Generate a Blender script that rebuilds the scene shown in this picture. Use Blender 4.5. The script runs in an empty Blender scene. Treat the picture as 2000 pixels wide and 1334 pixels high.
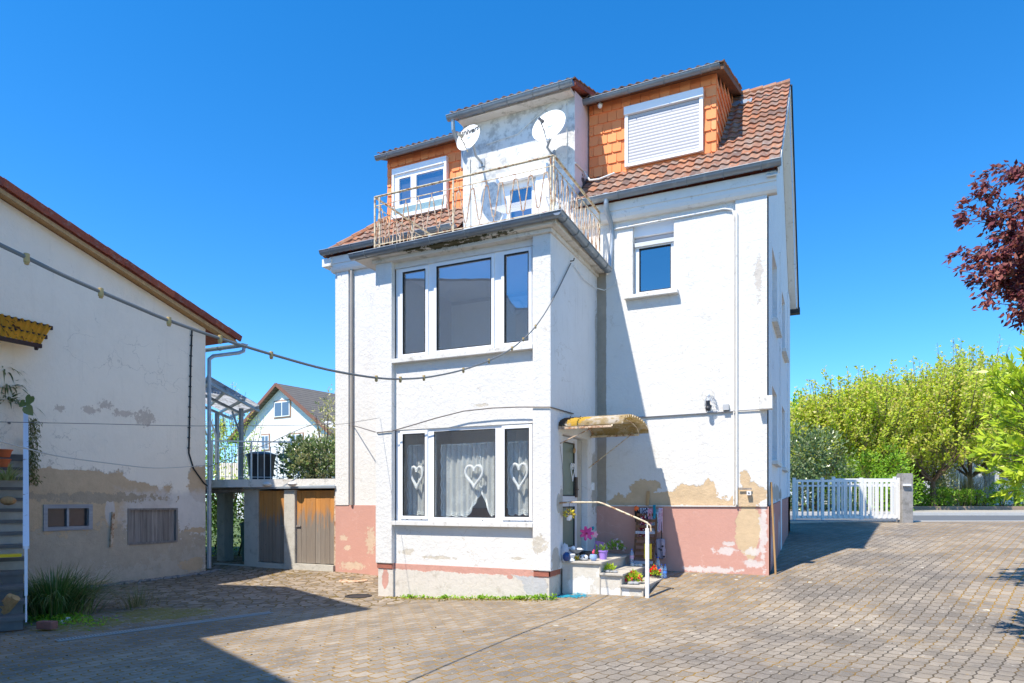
import bpy, bmesh, math, random
import numpy as np
from math import sin, cos, pi, radians, sqrt, atan2, floor
from mathutils import Vector, Matrix
random.seed(7); RNG = np.random.default_rng(11)
S = bpy.context.scene
COL = S.collection
# ------------------------------------------------------------------ camera
FPX, EYE, HZ = 1315.0, 1.6, 978.0            # focal length in px of a 2000 px wide frame, eye height, horizon row
YAW = radians(25.17)
FW = (-sin(YAW), cos(YAW)); RT = (cos(YAW), sin(YAW))
cam = bpy.data.objects.new('camera', bpy.data.cameras.new('camera')); COL.objects.link(cam)
cam.location = (0, 0, EYE); cam.rotation_euler = (pi / 2, 0, YAW)
cam.data.sensor_width = 36; cam.data.lens = FPX / 2000 * 36
cam.data.shift_y = (HZ - 667) / 2000; cam.data.clip_end = 2000; cam.data.clip_start = 0.05
S.camera = cam
# ------------------------------------------------------------------ light
SUN = Vector((0.215, 0.61, -1.0)).normalized()   # direction the light travels
w = bpy.data.worlds.new('World'); S.world = w; w.use_nodes = True
nt = w.node_tree; bg = nt.nodes['Background']
sky = nt.nodes.new('ShaderNodeTexSky'); sky.sky_type = 'NISHITA'; sky.sun_disc = False
sky.sun_elevation = math.asin(-SUN.z); sky.sun_rotation = atan2(-SUN.x, -SUN.y)
sky.air_density = 1.0; sky.dust_density = 0.0; sky.ozone_density = 3.0; sky.altitude = 1500
tcw = nt.nodes.new('ShaderNodeTexCoord'); adw = nt.nodes.new('ShaderNodeVectorMath'); adw.operation = 'ADD'; adw.inputs[1].default_value = (0, 0, .035); nt.links.new(tcw.outputs['Generated'], adw.inputs[0]); nt.links.new(adw.outputs[0], sky.inputs[0])
hs = nt.nodes.new('ShaderNodeHueSaturation'); hs.inputs['Saturation'].default_value = 1.35; hs.inputs['Value'].default_value = 0.97
nt.links.new(sky.outputs[0], hs.inputs['Color']); nt.links.new(hs.outputs[0], bg.inputs[0]); bg.inputs[1].default_value = 0.15
sl = bpy.data.lights.new('sun', 'SUN'); sl.energy = 3.6; sl.angle = radians(0.53); sl.color = (1.0, 0.93, 0.82)
so = bpy.data.objects.new('sun', sl); COL.objects.link(so); so.rotation_euler = SUN.to_track_quat('-Z', 'Y').to_euler(); so.location = (-6, -12, 25)
S.view_settings.view_transform = 'Standard'; S.view_settings.look = 'None'
S.view_settings.exposure = 1.08; S.view_settings.gamma = 1.0; S.view_settings.use_curve_mapping = False
S.render.engine = 'CYCLES'; S.cycles.max_bounces = 8; S.cycles.transparent_max_bounces = 16

# ------------------------------------------------------------------ geometry helpers
def ray(u, v):
    a = (u - 1000) / FPX
    return Vector((FW[0] + RT[0] * a, FW[1] + RT[1] * a, (HZ - v) / FPX))
def onY(u, v, Y): d = ray(u, v); t = Y / d.y; return Vector((d.x * t, Y, EYE + d.z * t))
def onX(u, v, X): d = ray(u, v); t = X / d.x; return Vector((X, d.y * t, EYE + d.z * t))
def onZ(u, v, Z): d = ray(u, v); t = (Z - EYE) / d.z; return Vector((d.x * t, d.y * t, Z))
def atT(u, v, t): d = ray(u, v); return Vector((d.x * t, d.y * t, EYE + d.z * t))
def st(s, t, z=0.0): return Vector((FW[0] * t + RT[0] * s, FW[1] * t + RT[1] * s, z))
def sm(a, b, x):
    if a == b: return 1.0 if x > a else 0.0
    k = min(1, max(0, (x - a) / (b - a))); return k * k * (3 - 2 * k)
HP = [(9.2, 0), (10.3, .07), (12.3, .33), (20, .86), (22, .97), (24, 1.0)]
def g(x, y):
    h = 0.0
    for (a, ha), (b, hb) in zip(HP, HP[1:]):
        if y >= b: h = hb
        elif y > a: h = ha + (hb - ha) * (y - a) / (b - a); break
        else: break
    h *= sm(-5.2, -3.0, x)
    L = -.115 * sm(-4.0, -7.2, x) * (1 - .8 * sm(10.5, 12.6, y) * sm(-8, -10, x))
    return h + L

class MB:
    def __init__(s): s.v = []; s.f = []
    def quad(s, a, b, c, d):
        n = len(s.v); s.v += [tuple(a), tuple(b), tuple(c), tuple(d)]; s.f.append((n, n + 1, n + 2, n + 3)); return s
    def poly(s, pts):
        n = len(s.v); s.v += [tuple(p) for p in pts]; s.f.append(tuple(range(n, n + len(pts)))); return s
    def box(s, x0, x1, y0, y1, z0, z1):
        x0, x1 = min(x0, x1), max(x0, x1); y0, y1 = min(y0, y1), max(y0, y1); z0, z1 = min(z0, z1), max(z0, z1)
        n = len(s.v)
        s.v += [(x0, y0, z0), (x1, y0, z0), (x1, y1, z0), (x0, y1, z0), (x0, y0, z1), (x1, y0, z1), (x1, y1, z1), (x0, y1, z1)]
        for q in ((0, 3, 2, 1), (4, 5, 6, 7), (0, 1, 5, 4), (1, 2, 6, 5), (2, 3, 7, 6), (3, 0, 4, 7)): s.f.append(tuple(n + i for i in q))
        return s
    def cbox(s, c, sx, sy, sz, M=None):
        n = len(s.v); c = Vector(c)
        P = [Vector((a * sx / 2, b * sy / 2, d * sz / 2)) for d in (-1, 1) for a, b in ((-1, -1), (1, -1), (1, 1), (-1, 1))]
        if M: P = [M @ p for p in P]
        s.v += [tuple(p + c) for p in P]
        for q in ((0, 3, 2, 1), (4, 5, 6, 7), (0, 1, 5, 4), (1, 2, 6, 5), (2, 3, 7, 6), (3, 0, 4, 7)): s.f.append(tuple(n + i for i in q))
        return s
    def prism(s, pts, off):
        n = len(s.v); k = len(pts); off = Vector(off)
        s.v += [tuple(Vector(p)) for p in pts] + [tuple(Vector(p) + off) for p in pts]
        s.f.append(tuple(range(n + k - 1, n - 1, -1))); s.f.append(tuple(range(n + k, n + 2 * k)))
        for i in range(k): j = (i + 1) % k; s.f.append((n + i, n + j, n + k + j, n + k + i))
        return s
    def tube(s, pts, r, k=8, r2=None, cap=True, rs=None):
        pts = [Vector(p) for p in pts]; m = len(pts)
        d = (pts[1] - pts[0]).normalized()
        up = Vector((0, 0, 1)) if abs(d.z) < .9 else Vector((1, 0, 0))
        a = d.cross(up).normalized(); base = len(s.v)
        for i, p in enumerate(pts):
            if i == 0: t = pts[1] - p
            elif i == m - 1: t = p - pts[i - 1]
            else: t = (pts[i + 1] - p).normalized() + (p - pts[i - 1]).normalized()
            t = t.normalized() if t.length > 1e-9 else d
            a = (a - t * a.dot(t)); a = a.normalized() if a.length > 1e-6 else t.orthogonal().normalized()
            b = t.cross(a)
            rr = rs[i] if rs else (r if r2 is None else r + (r2 - r) * i / (m - 1))
            for j in range(k):
                q = 2 * pi * j / k; s.v.append(tuple(p + a * (cos(q) * rr) + b * (sin(q) * rr)))
        for i in range(m - 1):
            for j in range(k):
                A = base + i * k + j; B = base + i * k + (j + 1) % k
                s.f.append((A, B, B + k, A + k))
        if cap:
            s.f.append(tuple(base + j for j in range(k))[::-1]); s.f.append(tuple(base + (m - 1) * k + j for j in range(k)))
        return s
    def bar(s, a, b, wd, ht, up=(0, 0, 1)):
        a, b = Vector(a), Vector(b); d = (b - a).normalized(); up = Vector(up)
        x = d.cross(up)
        if x.length < 1e-4: x = d.cross(Vector((0, 1, 0)))
        x.normalize(); y = x.cross(d)
        pts = [a + x * (i * wd / 2) + y * (j * ht / 2) for i, j in ((-1, -1), (1, -1), (1, 1), (-1, 1))]
        return s.prism(pts, b - a)
    def lathe(s, prof, c=(0, 0, 0), k=16, M=None):
        base = len(s.v); c = Vector(c); m = len(prof)
        for r, z in prof:
            for j in range(k):
                q = 2 * pi * j / k; p = Vector((max(r, 1e-4) * cos(q), max(r, 1e-4) * sin(q), z))
                if M: p = M @ p
                s.v.append(tuple(p + c))
        for i in range(m - 1):
            for j in range(k):
                A = base + i * k + j; B = base + i * k + (j + 1) % k; s.f.append((A, B, B + k, A + k))
        return s
    def ball(s, c, r, k=10, sx=1, sy=1, sz=1, jit=0, M=None):
        base = len(s.v); c = Vector(c); m = max(4, k // 2 + 1)
        for i in range(m + 1):
            th = pi * i / m
            for j in range(k):
                q = 2 * pi * j / k; e = 1 + random.uniform(-jit, jit)
                p = Vector((r * sx * sin(th) * cos(q) * e, r * sy * sin(th) * sin(q) * e, r * sz * cos(th) * e))
                if M: p = M @ p
                s.v.append(tuple(c + p))
        for i in range(m):
            for j in range(k):
                A = base + i * k + j; B = base + i * k + (j + 1) % k; s.f.append((A, A + k, B + k, B))
        return s
    def panel(s, axis, p, th, a0, a1, z0, z1, holes=()):
        """wall sheet on plane axis=p with thickness th, spanning a0..a1, z0..z1, with rectangular holes (a0,a1,z0,z1)"""
        def P(a, z, q): return (a, q, z) if axis == 'Y' else (q, a, z)
        A = sorted({a0, a1, *[h[0] for h in holes], *[h[1] for h in holes]}); Z = sorted({z0, z1, *[h[2] for h in holes], *[h[3] for h in holes]})
        for i in range(len(A) - 1):
            for j in range(len(Z) - 1):
                ca, cz = (A[i] + A[i + 1]) / 2, (Z[j] + Z[j + 1]) / 2
                if any(h[0] < ca < h[1] and h[2] < cz < h[3] for h in holes): continue
                for q in (p, p + th): s.quad(P(A[i], Z[j], q), P(A[i + 1], Z[j], q), P(A[i + 1], Z[j + 1], q), P(A[i], Z[j + 1], q))
        for h in list(holes) + [(a0, a1, z0, z1)]:
            s.quad(P(h[0], h[2], p), P(h[1], h[2], p), P(h[1], h[2], p + th), P(h[0], h[2], p + th))
            s.quad(P(h[0], h[3], p), P(h[1], h[3], p), P(h[1], h[3], p + th), P(h[0], h[3], p + th))
            s.quad(P(h[0], h[2], p), P(h[0], h[3], p), P(h[0], h[3], p + th), P(h[0], h[2], p + th))
            s.quad(P(h[1], h[2], p), P(h[1], h[3], p), P(h[1], h[3], p + th), P(h[1], h[2], p + th))
        return s
    def parts(s):
        p = list(range(len(s.v)))
        def find(i):
            while p[i] != i: p[i] = p[p[i]]; i = p[i]
            return i
        for f in s.f:
            r = find(f[0])
            for q in f[1:]: p[find(q)] = r
        gr = {}
        for i, f in enumerate(s.f): gr.setdefault(find(f[0]), []).append(f)
        out = []
        for fs in gr.values():
            b = MB(); mp = {}
            for f in fs:
                for q in f:
                    if q not in mp: mp[q] = len(b.v); b.v.append(s.v[q])
                b.f.append(tuple(mp[q] for q in f))
            out.append(b)
        return out
    def each(s, name, m, parent=None, **k):
        """every loose piece becomes a part of its own"""
        return [b.build(name, m, parent, **k) for b in s.parts()]
    def build(s, name, m, parent=None, smooth=False, bevel=0, fix=False):
        me = bpy.data.meshes.new(name); o = parent; off = Vector((0, 0, 0))
        while o is not None and o.parent is not None: o = o.parent
        if o is not None: off = o.location
        me.from_pydata([(a - off.x, b - off.y, c - off.z) for a, b, c in s.v], [], s.f)
        me.validate()
        if fix:
            bm = bmesh.new(); bm.from_mesh(me); bmesh.ops.remove_doubles(bm, verts=bm.verts, dist=1e-5); bmesh.ops.recalc_face_normals(bm, faces=bm.faces); bm.to_mesh(me); bm.free()
        me.materials.append(m)
        if smooth:
            me.polygons.foreach_set('use_smooth', [True] * len(me.polygons))
            try: me.set_sharp_from_angle(angle=radians(40))
            except Exception: pass
        ob = bpy.data.objects.new(name, me); COL.objects.link(ob)
        if parent is not None: ob.parent = parent
        if bevel:
            b = ob.modifiers.new('bevel', 'BEVEL'); b.width = bevel; b.segments = 2; b.limit_method = 'ANGLE'
        return ob

def thing(name, label, cat, loc=(0, 0, 0), group=None):
    o = bpy.data.objects.new(name, None); COL.objects.link(o); o.location = loc; o.empty_display_size = .2
    o['label'] = label; o['category'] = cat
    if group: o['group'] = group
    return o
def tag(o, label, cat, group=None):
    o['label'] = label; o['category'] = cat
    if group: o['group'] = group
    return o
def struct(o, kind='structure', label=None, cat=None):
    o['kind'] = kind
    if label: o['label'] = label
    if cat: o['category'] = cat
    return o
def leaves(name, P, D, size, m, parent=None, wd=.45, fold=.25, rnd=.35):
    """one mesh of small folded leaf faces: P positions, D growing directions (arrays)"""
    P = np.asarray(P, float); D = np.asarray(D, float); n = len(P)
    D /= np.linalg.norm(D, axis=1)[:, None] + 1e-9
    r = RNG.normal(size=(n, 3)) * .75 + np.array([-SUN.x, -SUN.y - .25, -SUN.z]) * 1.25; a = np.cross(D, r); a /= np.linalg.norm(a, axis=1)[:, None] + 1e-9; b = np.cross(D, a)
    L = (size * (1 + RNG.uniform(-rnd, rnd, n)))[:, None]
    v0 = P; v2 = P + D * L; mid = P + D * L * .45 - b * L * fold * .3
    v1 = mid + a * L * wd * .5 + b * L * fold * .5; v3 = mid - a * L * wd * .5 + b * L * fold * .5
    V = np.stack([v0, v1, v2, v3], 1).reshape(-1, 3)
    o = parent; off = np.zeros(3)
    while o is not None and o.parent is not None: o = o.parent
    if o is not None: off = np.array(o.location)
    V = V - off
    me = bpy.data.meshes.new(name); me.vertices.add(4 * n); me.vertices.foreach_set('co', V.ravel())
    me.loops.add(4 * n); me.loops.foreach_set('vertex_index', np.arange(4 * n, dtype=np.int32))
    me.polygons.add(n); me.polygons.foreach_set('loop_start', np.arange(0, 4 * n, 4, dtype=np.int32)); me.polygons.foreach_set('loop_total', np.full(n, 4, dtype=np.int32))
    me.update(calc_edges=True); me.materials.append(m)
    ob = bpy.data.objects.new(name, me); COL.objects.link(ob)
    if parent is not None: ob.parent = parent
    return ob

# ------------------------------------------------------------------ materials
def lin(r, g_, b):
    def f(c): c /= 255; return c / 12.92 if c <= .04045 else ((c + .055) / 1.055) ** 2.4
    return (f(r), f(g_), f(b), 1)
class NT:
    def __init__(s, name):
        s.m = bpy.data.materials.new(name); s.m.use_nodes = True; s.t = s.m.node_tree; s.b = s.t.nodes['Principled BSDF']
        s.b.inputs['Roughness'].default_value = .8; s.out = s.t.nodes['Material Output']
    def n(s, ty, **kw):
        x = s.t.nodes.new('ShaderNode' + ty)
        for k, v in kw.items(): setattr(x, k, v)
        return x
    def put(s, sock, v):
        if isinstance(v, bpy.types.NodeSocket): s.t.links.new(v, sock)
        elif v is not None:
            if isinstance(v, (tuple, list)) and len(v) == 4 and sock.type == 'VECTOR': v = v[:3]
            sock.default_value = v
    def pos(s):
        if not hasattr(s, '_p'): s._p = s.n('NewGeometry').outputs['Position']
        return s._p
    def obj(s): return s.n('TexCoord').outputs['Object']
    def isl(s):
        if not hasattr(s, '_i'): s._i = s.n('NewGeometry').outputs['Random Per Island']
        return s._i
    def noise(s, sc, det=4, vec=None, rough=.55, col=False, dist=0):
        x = s.n('TexNoise'); s.put(x.inputs['Vector'], vec if vec is not None else s.pos()); x.inputs['Scale'].default_value = sc
        x.inputs['Detail'].default_value = det; x.inputs['Roughness'].default_value = rough; x.inputs['Distortion'].default_value = dist
        return x.outputs['Color'] if col else x.outputs['Fac']
    def vor(s, sc, vec=None, feat='F1', out='Distance', rnd=1):
        x = s.n('TexVoronoi'); x.feature = feat; s.put(x.inputs['Vector'], vec if vec is not None else s.pos()); x.inputs['Scale'].default_value = sc; x.inputs['Randomness'].default_value = rnd
        return x.outputs[out]
    def wave(s, sc, vec=None, dist=0, dirn='X', det=2):
        x = s.n('TexWave'); x.bands_direction = dirn; s.put(x.inputs['Vector'], vec if vec is not None else s.pos()); x.inputs['Scale'].default_value = sc; x.inputs['Distortion'].default_value = dist; x.inputs['Detail'].default_value = det
        return x.outputs['Fac']
    def m2(s, op, a, b=0.0, c=0.0, clamp=False):
        x = s.n('Math', operation=op); x.use_clamp = clamp; s.put(x.inputs[0], a); s.put(x.inputs[1], b); s.put(x.inputs[2], c); return x.outputs[0]
    def vm(s, op, a, b=None, sc=None):
        x = s.n('VectorMath', operation=op); s.put(x.inputs[0], a)
        if b is not None: s.put(x.inputs[1], b)
        if sc is not None: s.put(x.inputs['Scale'], sc)
        return x.outputs['Value'] if op in ('LENGTH', 'DOT_PRODUCT') else x.outputs[0]
    def rng(s, x, a, b, c=0.0, d=1.0, smooth=True):
        q = s.n('MapRange'); q.interpolation_type = 'SMOOTHSTEP' if smooth else 'LINEAR'; s.put(q.inputs[0], x); q.inputs[1].default_value = a; q.inputs[2].default_value = b
        q.inputs[3].default_value = c; q.inputs[4].default_value = d; return q.outputs[0]
    def mix(s, f, a, b, mode='MIX'):
        x = s.n('Mix', data_type='RGBA', blend_type=mode); s.put(x.inputs[0], f); s.put(x.inputs[6], a); s.put(x.inputs[7], b); return x.outputs[2]
    def ramp(s, f, stops):
        x = s.n('ValToRGB'); s.put(x.inputs[0], f); e = x.color_ramp.elements
        while len(e) < len(stops): e.new(.5)
        for q, (p, c) in zip(e, stops): q.position = p; q.color = c
        return x.outputs[0]
    def sep(s, v): x = s.n('SeparateXYZ'); s.put(x.inputs[0], v); return x.outputs
    def comb(s, a, b, c): x = s.n('CombineXYZ'); s.put(x.inputs[0], a); s.put(x.inputs[1], b); s.put(x.inputs[2], c); return x.outputs[0]
    def map(s, v, loc=(0, 0, 0), rot=(0, 0, 0), sc=(1, 1, 1)):
        x = s.n('Mapping'); s.put(x.inputs[0], v); x.inputs[1].default_value = loc; x.inputs[2].default_value = rot; x.inputs[3].default_value = sc; return x.outputs[0]
    def bump(s, h, st=.5, d=.01, nrm=None):
        x = s.n('Bump'); x.inputs['Strength'].default_value = st; x.inputs['Distance'].default_value = d; s.put(x.inputs['Height'], h)
        if nrm is not None: s.put(x.inputs['Normal'], nrm)
        return x.outputs[0]
    def fin(s, col=None, rough=None, nrm=None, metal=None, alpha=None, spec=None):
        if col is not None: s.put(s.b.inputs['Base Color'], col)
        if rough is not None: s.put(s.b.inputs['Roughness'], rough)
        if nrm is not None: s.put(s.b.inputs['Normal'], nrm)
        if metal is not None: s.put(s.b.inputs['Metallic'], metal)
        if alpha is not None: s.put(s.b.inputs['Alpha'], alpha)
        if spec is not None: s.put(s.b.inputs['Specular IOR Level'], spec)
        return s.m
def plain(name, c, rough=.6, metal=0, var=.12, sc=6, bump=0, spec=None, dirt=None, dsc=3, dth=(.55, .75)):
    t = NT(name); f = t.noise(sc, 5); d = tuple(x * (1 - var) for x in c[:3]) + (1,); l = tuple(min(1, x * (1 + var)) for x in c[:3]) + (1,)
    col = t.mix(f, d, l)
    if dirt: col = t.mix(t.rng(t.noise(dsc, 8, rough=.7), *dth), col, dirt)
    return t.fin(col, rough, t.bump(t.noise(sc * 8, 4), .4, bump) if bump else None, metal, spec=spec)
def ellmask(t, A, Bz, ells, k=.5, sc=2.5, seed=0.0, edge=.03, raw=False):
    """union of noise-edged ellipses in (A,Z) wall coordinates"""
    pv = t.vm('ADD', t.pos(), (seed, seed * .7, seed * 1.3))
    n1 = t.m2('ADD', t.m2('MULTIPLY', t.m2('SUBTRACT', t.noise(sc, 8, vec=pv, rough=.68), .5), k * 3.6), t.m2('MULTIPLY', t.m2('SUBTRACT', t.noise(sc * 7, 4, vec=pv, rough=.7), .5), k * 1.1))
    res = None
    for e_ in ells:
        a, z, ra, rz = e_[:4]
        da = t.m2('DIVIDE', t.m2('SUBTRACT', A, a), ra); dz = t.m2('DIVIDE', t.m2('SUBTRACT', Bz, z), rz)
        if len(e_) > 4: d = t.m2('MAXIMUM', t.m2('ABSOLUTE', da), t.m2('ABSOLUTE', dz))
        else: d = t.m2('SQRT', t.m2('ADD', t.m2('MULTIPLY', da, da), t.m2('MULTIPLY', dz, dz)))
        res = d if res is None else t.m2('MINIMUM', res, d)
    if raw: return t.m2('ADD', res, n1)
    return t.rng(t.m2('ADD', res, n1), 1 - edge, 1 + edge, 1, 0)
# ------------------------------------------------------------------ shared materials
WHITE = (.69, .67, .635, 1); BEIGE = (.58, .43, .27, 1); CEM = (.48, .45, .40, 1); RED = (.55, .295, .235, 1)
YF, XR, XL, YB = 12.3, -.95, -10.24, 19.3
def pxF(u, v, ru, rv, Y=YF, *k):
    c = onY(u, v, Y); a = onY(u + ru, v, Y); b = onY(u, v + rv, Y)
    return (c.x, c.z, abs(a.x - c.x), abs(b.z - c.z)) + k
def plaster(name, axis='X', base=WHITE, layers=(), dirt=.35, grain=.012, k=.45, blot=(.56, .72), stain=(.42, .37, .30, 1)):
    """rough painted render; layers = (colour, mask list, noise strength, noise scale)"""
    t = NT(name); s = t.sep(t.pos()); A, Z = s[0 if axis == 'X' else 1], s[2]
    n = t.noise(1.3, 8, rough=.7)
    col = t.mix(t.rng(n, .35, .75), base, tuple(c * .94 for c in base[:3]) + (1,))
    sp = t.rng(t.noise(26, 3), .70, .76); big = t.rng(t.noise(.9, 5), .45, .65)
    col = t.mix(t.m2('MULTIPLY', t.m2('MULTIPLY', sp, big), dirt), col, stain)
    chips = t.rng(t.noise(4.2, 9, rough=.72), blot[0], blot[1]); col = t.mix(t.m2('MULTIPLY', chips, dirt), col, stain)
    h = t.m2('ADD', t.m2('ADD', t.m2('MULTIPLY', t.noise(38, 6, rough=.6), .7), t.m2('MULTIPLY', t.rng(t.noise(15, 5, rough=.65), .4, .62), .9)), t.m2('MULTIPLY', t.noise(4, 4), 1.6))
    col = t.mix(t.m2('MULTIPLY', t.rng(t.noise(2.0, 6, vec=t.map(t.pos(), sc=(4, 4, .45)), rough=.7), .54, .72), dirt * .8), col, tuple(x * .72 for x in base[:3]) + (1,))
    # fine wandering paint cracks
    cr = t.vor(1.7, vec=t.vm('ADD', t.pos(), t.vm('SCALE', t.noise(3, 5, col=True), sc=.55)), feat='DISTANCE_TO_EDGE')
    crm = t.m2('MULTIPLY', t.rng(cr, .004, .012, 1, 0), t.rng(t.noise(.8, 3), .52, .62))
    col = t.mix(t.m2('MULTIPLY', crm, .42), col, stain)
    for i, (c, ells, kk, sc) in enumerate(layers):
        soft = max(c[:3]) > .6 and c != BEIGE
        dd = ellmask(t, A, Z, ells, kk, sc, seed=3.7 * i + 1, raw=True)
        m = t.rng(dd, .80 if soft else .97, 1.12 if soft else 1.03, .75 if soft else 1, 0)
        rim = t.m2('MULTIPLY', t.rng(dd, 1.0, 1.10, 1, 0), t.rng(t.noise(3.5, 5), .45, .6))
        if not soft: col = t.mix(t.m2('MULTIPLY', rim, .55), col, (.20, .16, .12, 1))
        cc = t.mix(t.noise(5, 7, rough=.7), tuple(x * .72 for x in c[:3]) + (1,), tuple(min(1, x * 1.22) for x in c[:3]) + (1,))
        col = t.mix(m, col, cc); h = t.m2('SUBTRACT', h, t.m2('MULTIPLY', m, 1.4))
    return t.fin(col, .88, t.bump(h, .38, grain * .75), spec=.25)
CL = [pxF(1300, 974, 105, 15), pxF(1355, 966, 48, 20), pxF(1212, 980, 26, 10), pxF(1262, 952, 35, 14), pxF(1462, 978, 34, 34), pxF(1400, 985, 60, 7), pxF(1385, 958, 14, 20)]
M_front = plaster('front_plaster', 'X', layers=[(BEIGE, CL, .55, 3.0), ((.36, .31, .25, 1), [pxF(1174, 765, 10, 245, YF, 'r')], .10, 7), ((.40, .36, .31, 1), [pxF(1480, 540, 10, 38)], 1.0, 5)])
M_frontp = plaster('corner_plaster', 'X', layers=[(BEIGE, [pxF(1462, 972, 32, 30), pxF(1455, 935, 12, 20)], .6, 3.2), ((.55, .50, .44, 1), [pxF(1482, 540, 7, 40)], 1.5, 6)])
M_red = plaster('red_plinth_plaster', 'X', base=RED, dirt=.25, grain=.004, stain=(.62, .42, .36, 1), layers=[
    (BEIGE, [pxF(1462, 1035, 24, 62)], .35, 3.2), ((.66, .63, .60, 1), [pxF(1490, 1040, 7, 70), pxF(1415, 1075, 22, 8), pxF(1470, 1078, 20, 8), pxF(1425, 1062, 10, 5), pxF(1468, 1100, 16, 9), pxF(1390, 1112, 60, 6)], 1.0, 9),
    ((.60, .45, .33, 1), [pxF(672, 1050, 7, 6), pxF(680, 1070, 6, 5), pxF(725, 1055, 8, 25), pxF(690, 1105, 25, 7)], 1.1, 12)])
M_side = plaster('side_plaster', 'Y', base=(.78, .78, .78, 1), dirt=.3, layers=[(CEM, [(12.9, 1.6, .5, .25), (14.5, 1.75, 1.2, .16)], .7, 2.5)])
M_sidered = plaster('side_red_plaster', 'Y', base=(.50, .24, .20, 1), dirt=.5, stain=(.45, .36, .34, 1), layers=[((.55, .53, .52, 1), [(13.6, .9, .12, .5), (14.9, 1.0, .13, .35), (13.0, .75, .1, .2)], .9, 4)])
B0 = 9.925
M_bay = plaster('bay_plaster', 'X', layers=[((.55, .50, .42, 1), [pxF(788, 1078, 12, 6, B0), pxF(1052, 1065, 14, 16, B0), pxF(935, 790, 14, 3, B0), pxF(1005, 1092, 12, 3, B0), pxF(850, 1090, 30, 3, B0)], 1.1, 11)], dirt=.22)
M_bayside = plaster('bay_side_plaster', 'Y', base=(.74, .73, .72, 1), dirt=.5, blot=(.58, .75), layers=[(CEM, [(10.42, 1.55, .10, .22), (12.1, 1.95, .13, .55), (10.15, .62, .16, .22), (12.24, 3.2, .05, 2.2, 'r')], .6, 4)])
M_bayplinth = plaster('bay_plinth_render', 'X', base=(.62, .57, .50, 1), dirt=.6, grain=.008, stain=(.36, .31, .24, 1), blot=(.5, .7), layers=[
    ((.47, .47, .47, 1), [pxF(1040, 1140, 24, 26, B0), pxF(1015, 1120, 18, 14, B0)], .5, 4), ((.76, .75, .73, 1), [pxF(1010, 1118, 16, 7, B0)], .8, 6),
    (RED, [(-5.7, .47, 1.75, .095, 'r'), pxF(750, 1130, 6, 22, B0), pxF(992, 1128, 6, 5, B0), pxF(1000, 1108, 12, 18, B0)], .42, 4)])
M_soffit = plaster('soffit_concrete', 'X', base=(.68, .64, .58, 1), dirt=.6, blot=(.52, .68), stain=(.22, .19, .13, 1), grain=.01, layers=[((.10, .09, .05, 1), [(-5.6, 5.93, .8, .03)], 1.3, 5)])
M_dormw = plaster('grey_stained_plaster', 'X', base=(.70, .70, .69, 1), dirt=.75, blot=(.46, .62), stain=(.34, .34, .34, 1), layers=[])
M_pink = plaster('pinkish_plaster', 'Y', base=(.74, .62, .64, 1), dirt=.5, layers=[((.10, .09, .10, 1), [(12.95, 7.75, .30, .35)], .8, 3)])
M_pvc = plain('white_pvc', (.82, .82, .83, 1), .35, var=.03, spec=.5)
M_sill = plain('painted_sill', (.66, .64, .60, 1), .6, var=.1, dirt=(.30, .27, .22, 1), dsc=9, dth=(.5, .75))
M_zinc = plain('weathered_zinc', (.22, .25, .28, 1), .42, metal=.55, var=.25, sc=4, dirt=(.34, .37, .39, 1), dsc=6)
M_zincl = plain('pale_zinc', (.33, .37, .41, 1), .45, metal=.4, var=.2, sc=5, dirt=(.5, .52, .52, 1), dsc=8)
M_dark = plain('dark_rubber', (.02, .02, .02, 1), .6)
M_blackp = plain('black_plastic', (.025, .025, .03, 1), .4)
M_cornice = plain('painted_timber_cornice', (.72, .70, .66, 1), .6, var=.06, dirt=(.40, .36, .30, 1), dsc=7, dth=(.55, .75))
M_room = plain('room_plaster', (.86, .84, .80, 1), .9, var=.05)
M_floorb = plain('room_floor', (.30, .17, .08, 1), .6, var=.2)
def glass(name, k, tint=(.75, .8, .8, 1), rough=.004, gc=(1, 1, 1, 1)):
    t = NT(name); g1 = t.n('BsdfGlossy'); g1.inputs[0].default_value = gc; g1.inputs[1].default_value = rough
    tr = t.n('BsdfTransparent'); tr.inputs[0].default_value = tint
    fr = t.n('LayerWeight'); fr.inputs[0].default_value = .35
    f = t.m2('ADD', t.m2('MULTIPLY', fr.outputs['Fresnel'], .6), k, clamp=True); f = t.m2('MULTIPLY', f, t.m2('SUBTRACT', 1.0, t.n('NewGeometry').outputs['Backfacing']))
    nb = t.bump(t.noise(1.6, 2), .05, .02); t.put(g1.inputs['Normal'], nb)
    x = t.n('MixShader'); t.put(x.inputs[0], f); t.t.links.new(tr.outputs[0], x.inputs[1]); t.t.links.new(g1.outputs[0], x.inputs[2]); t.t.links.new(x.outputs[0], t.out.inputs[0]); return t.m
M_glass = glass('window_glass', .12, (.96, .97, .96, 1)); M_glassr = glass('reflective_glass', .27, (.93, .94, .95, 1), gc=(.85, .92, 1, 1)); M_glassd = glass('coated_glass', .28, (.6, .65, .68, 1))
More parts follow.
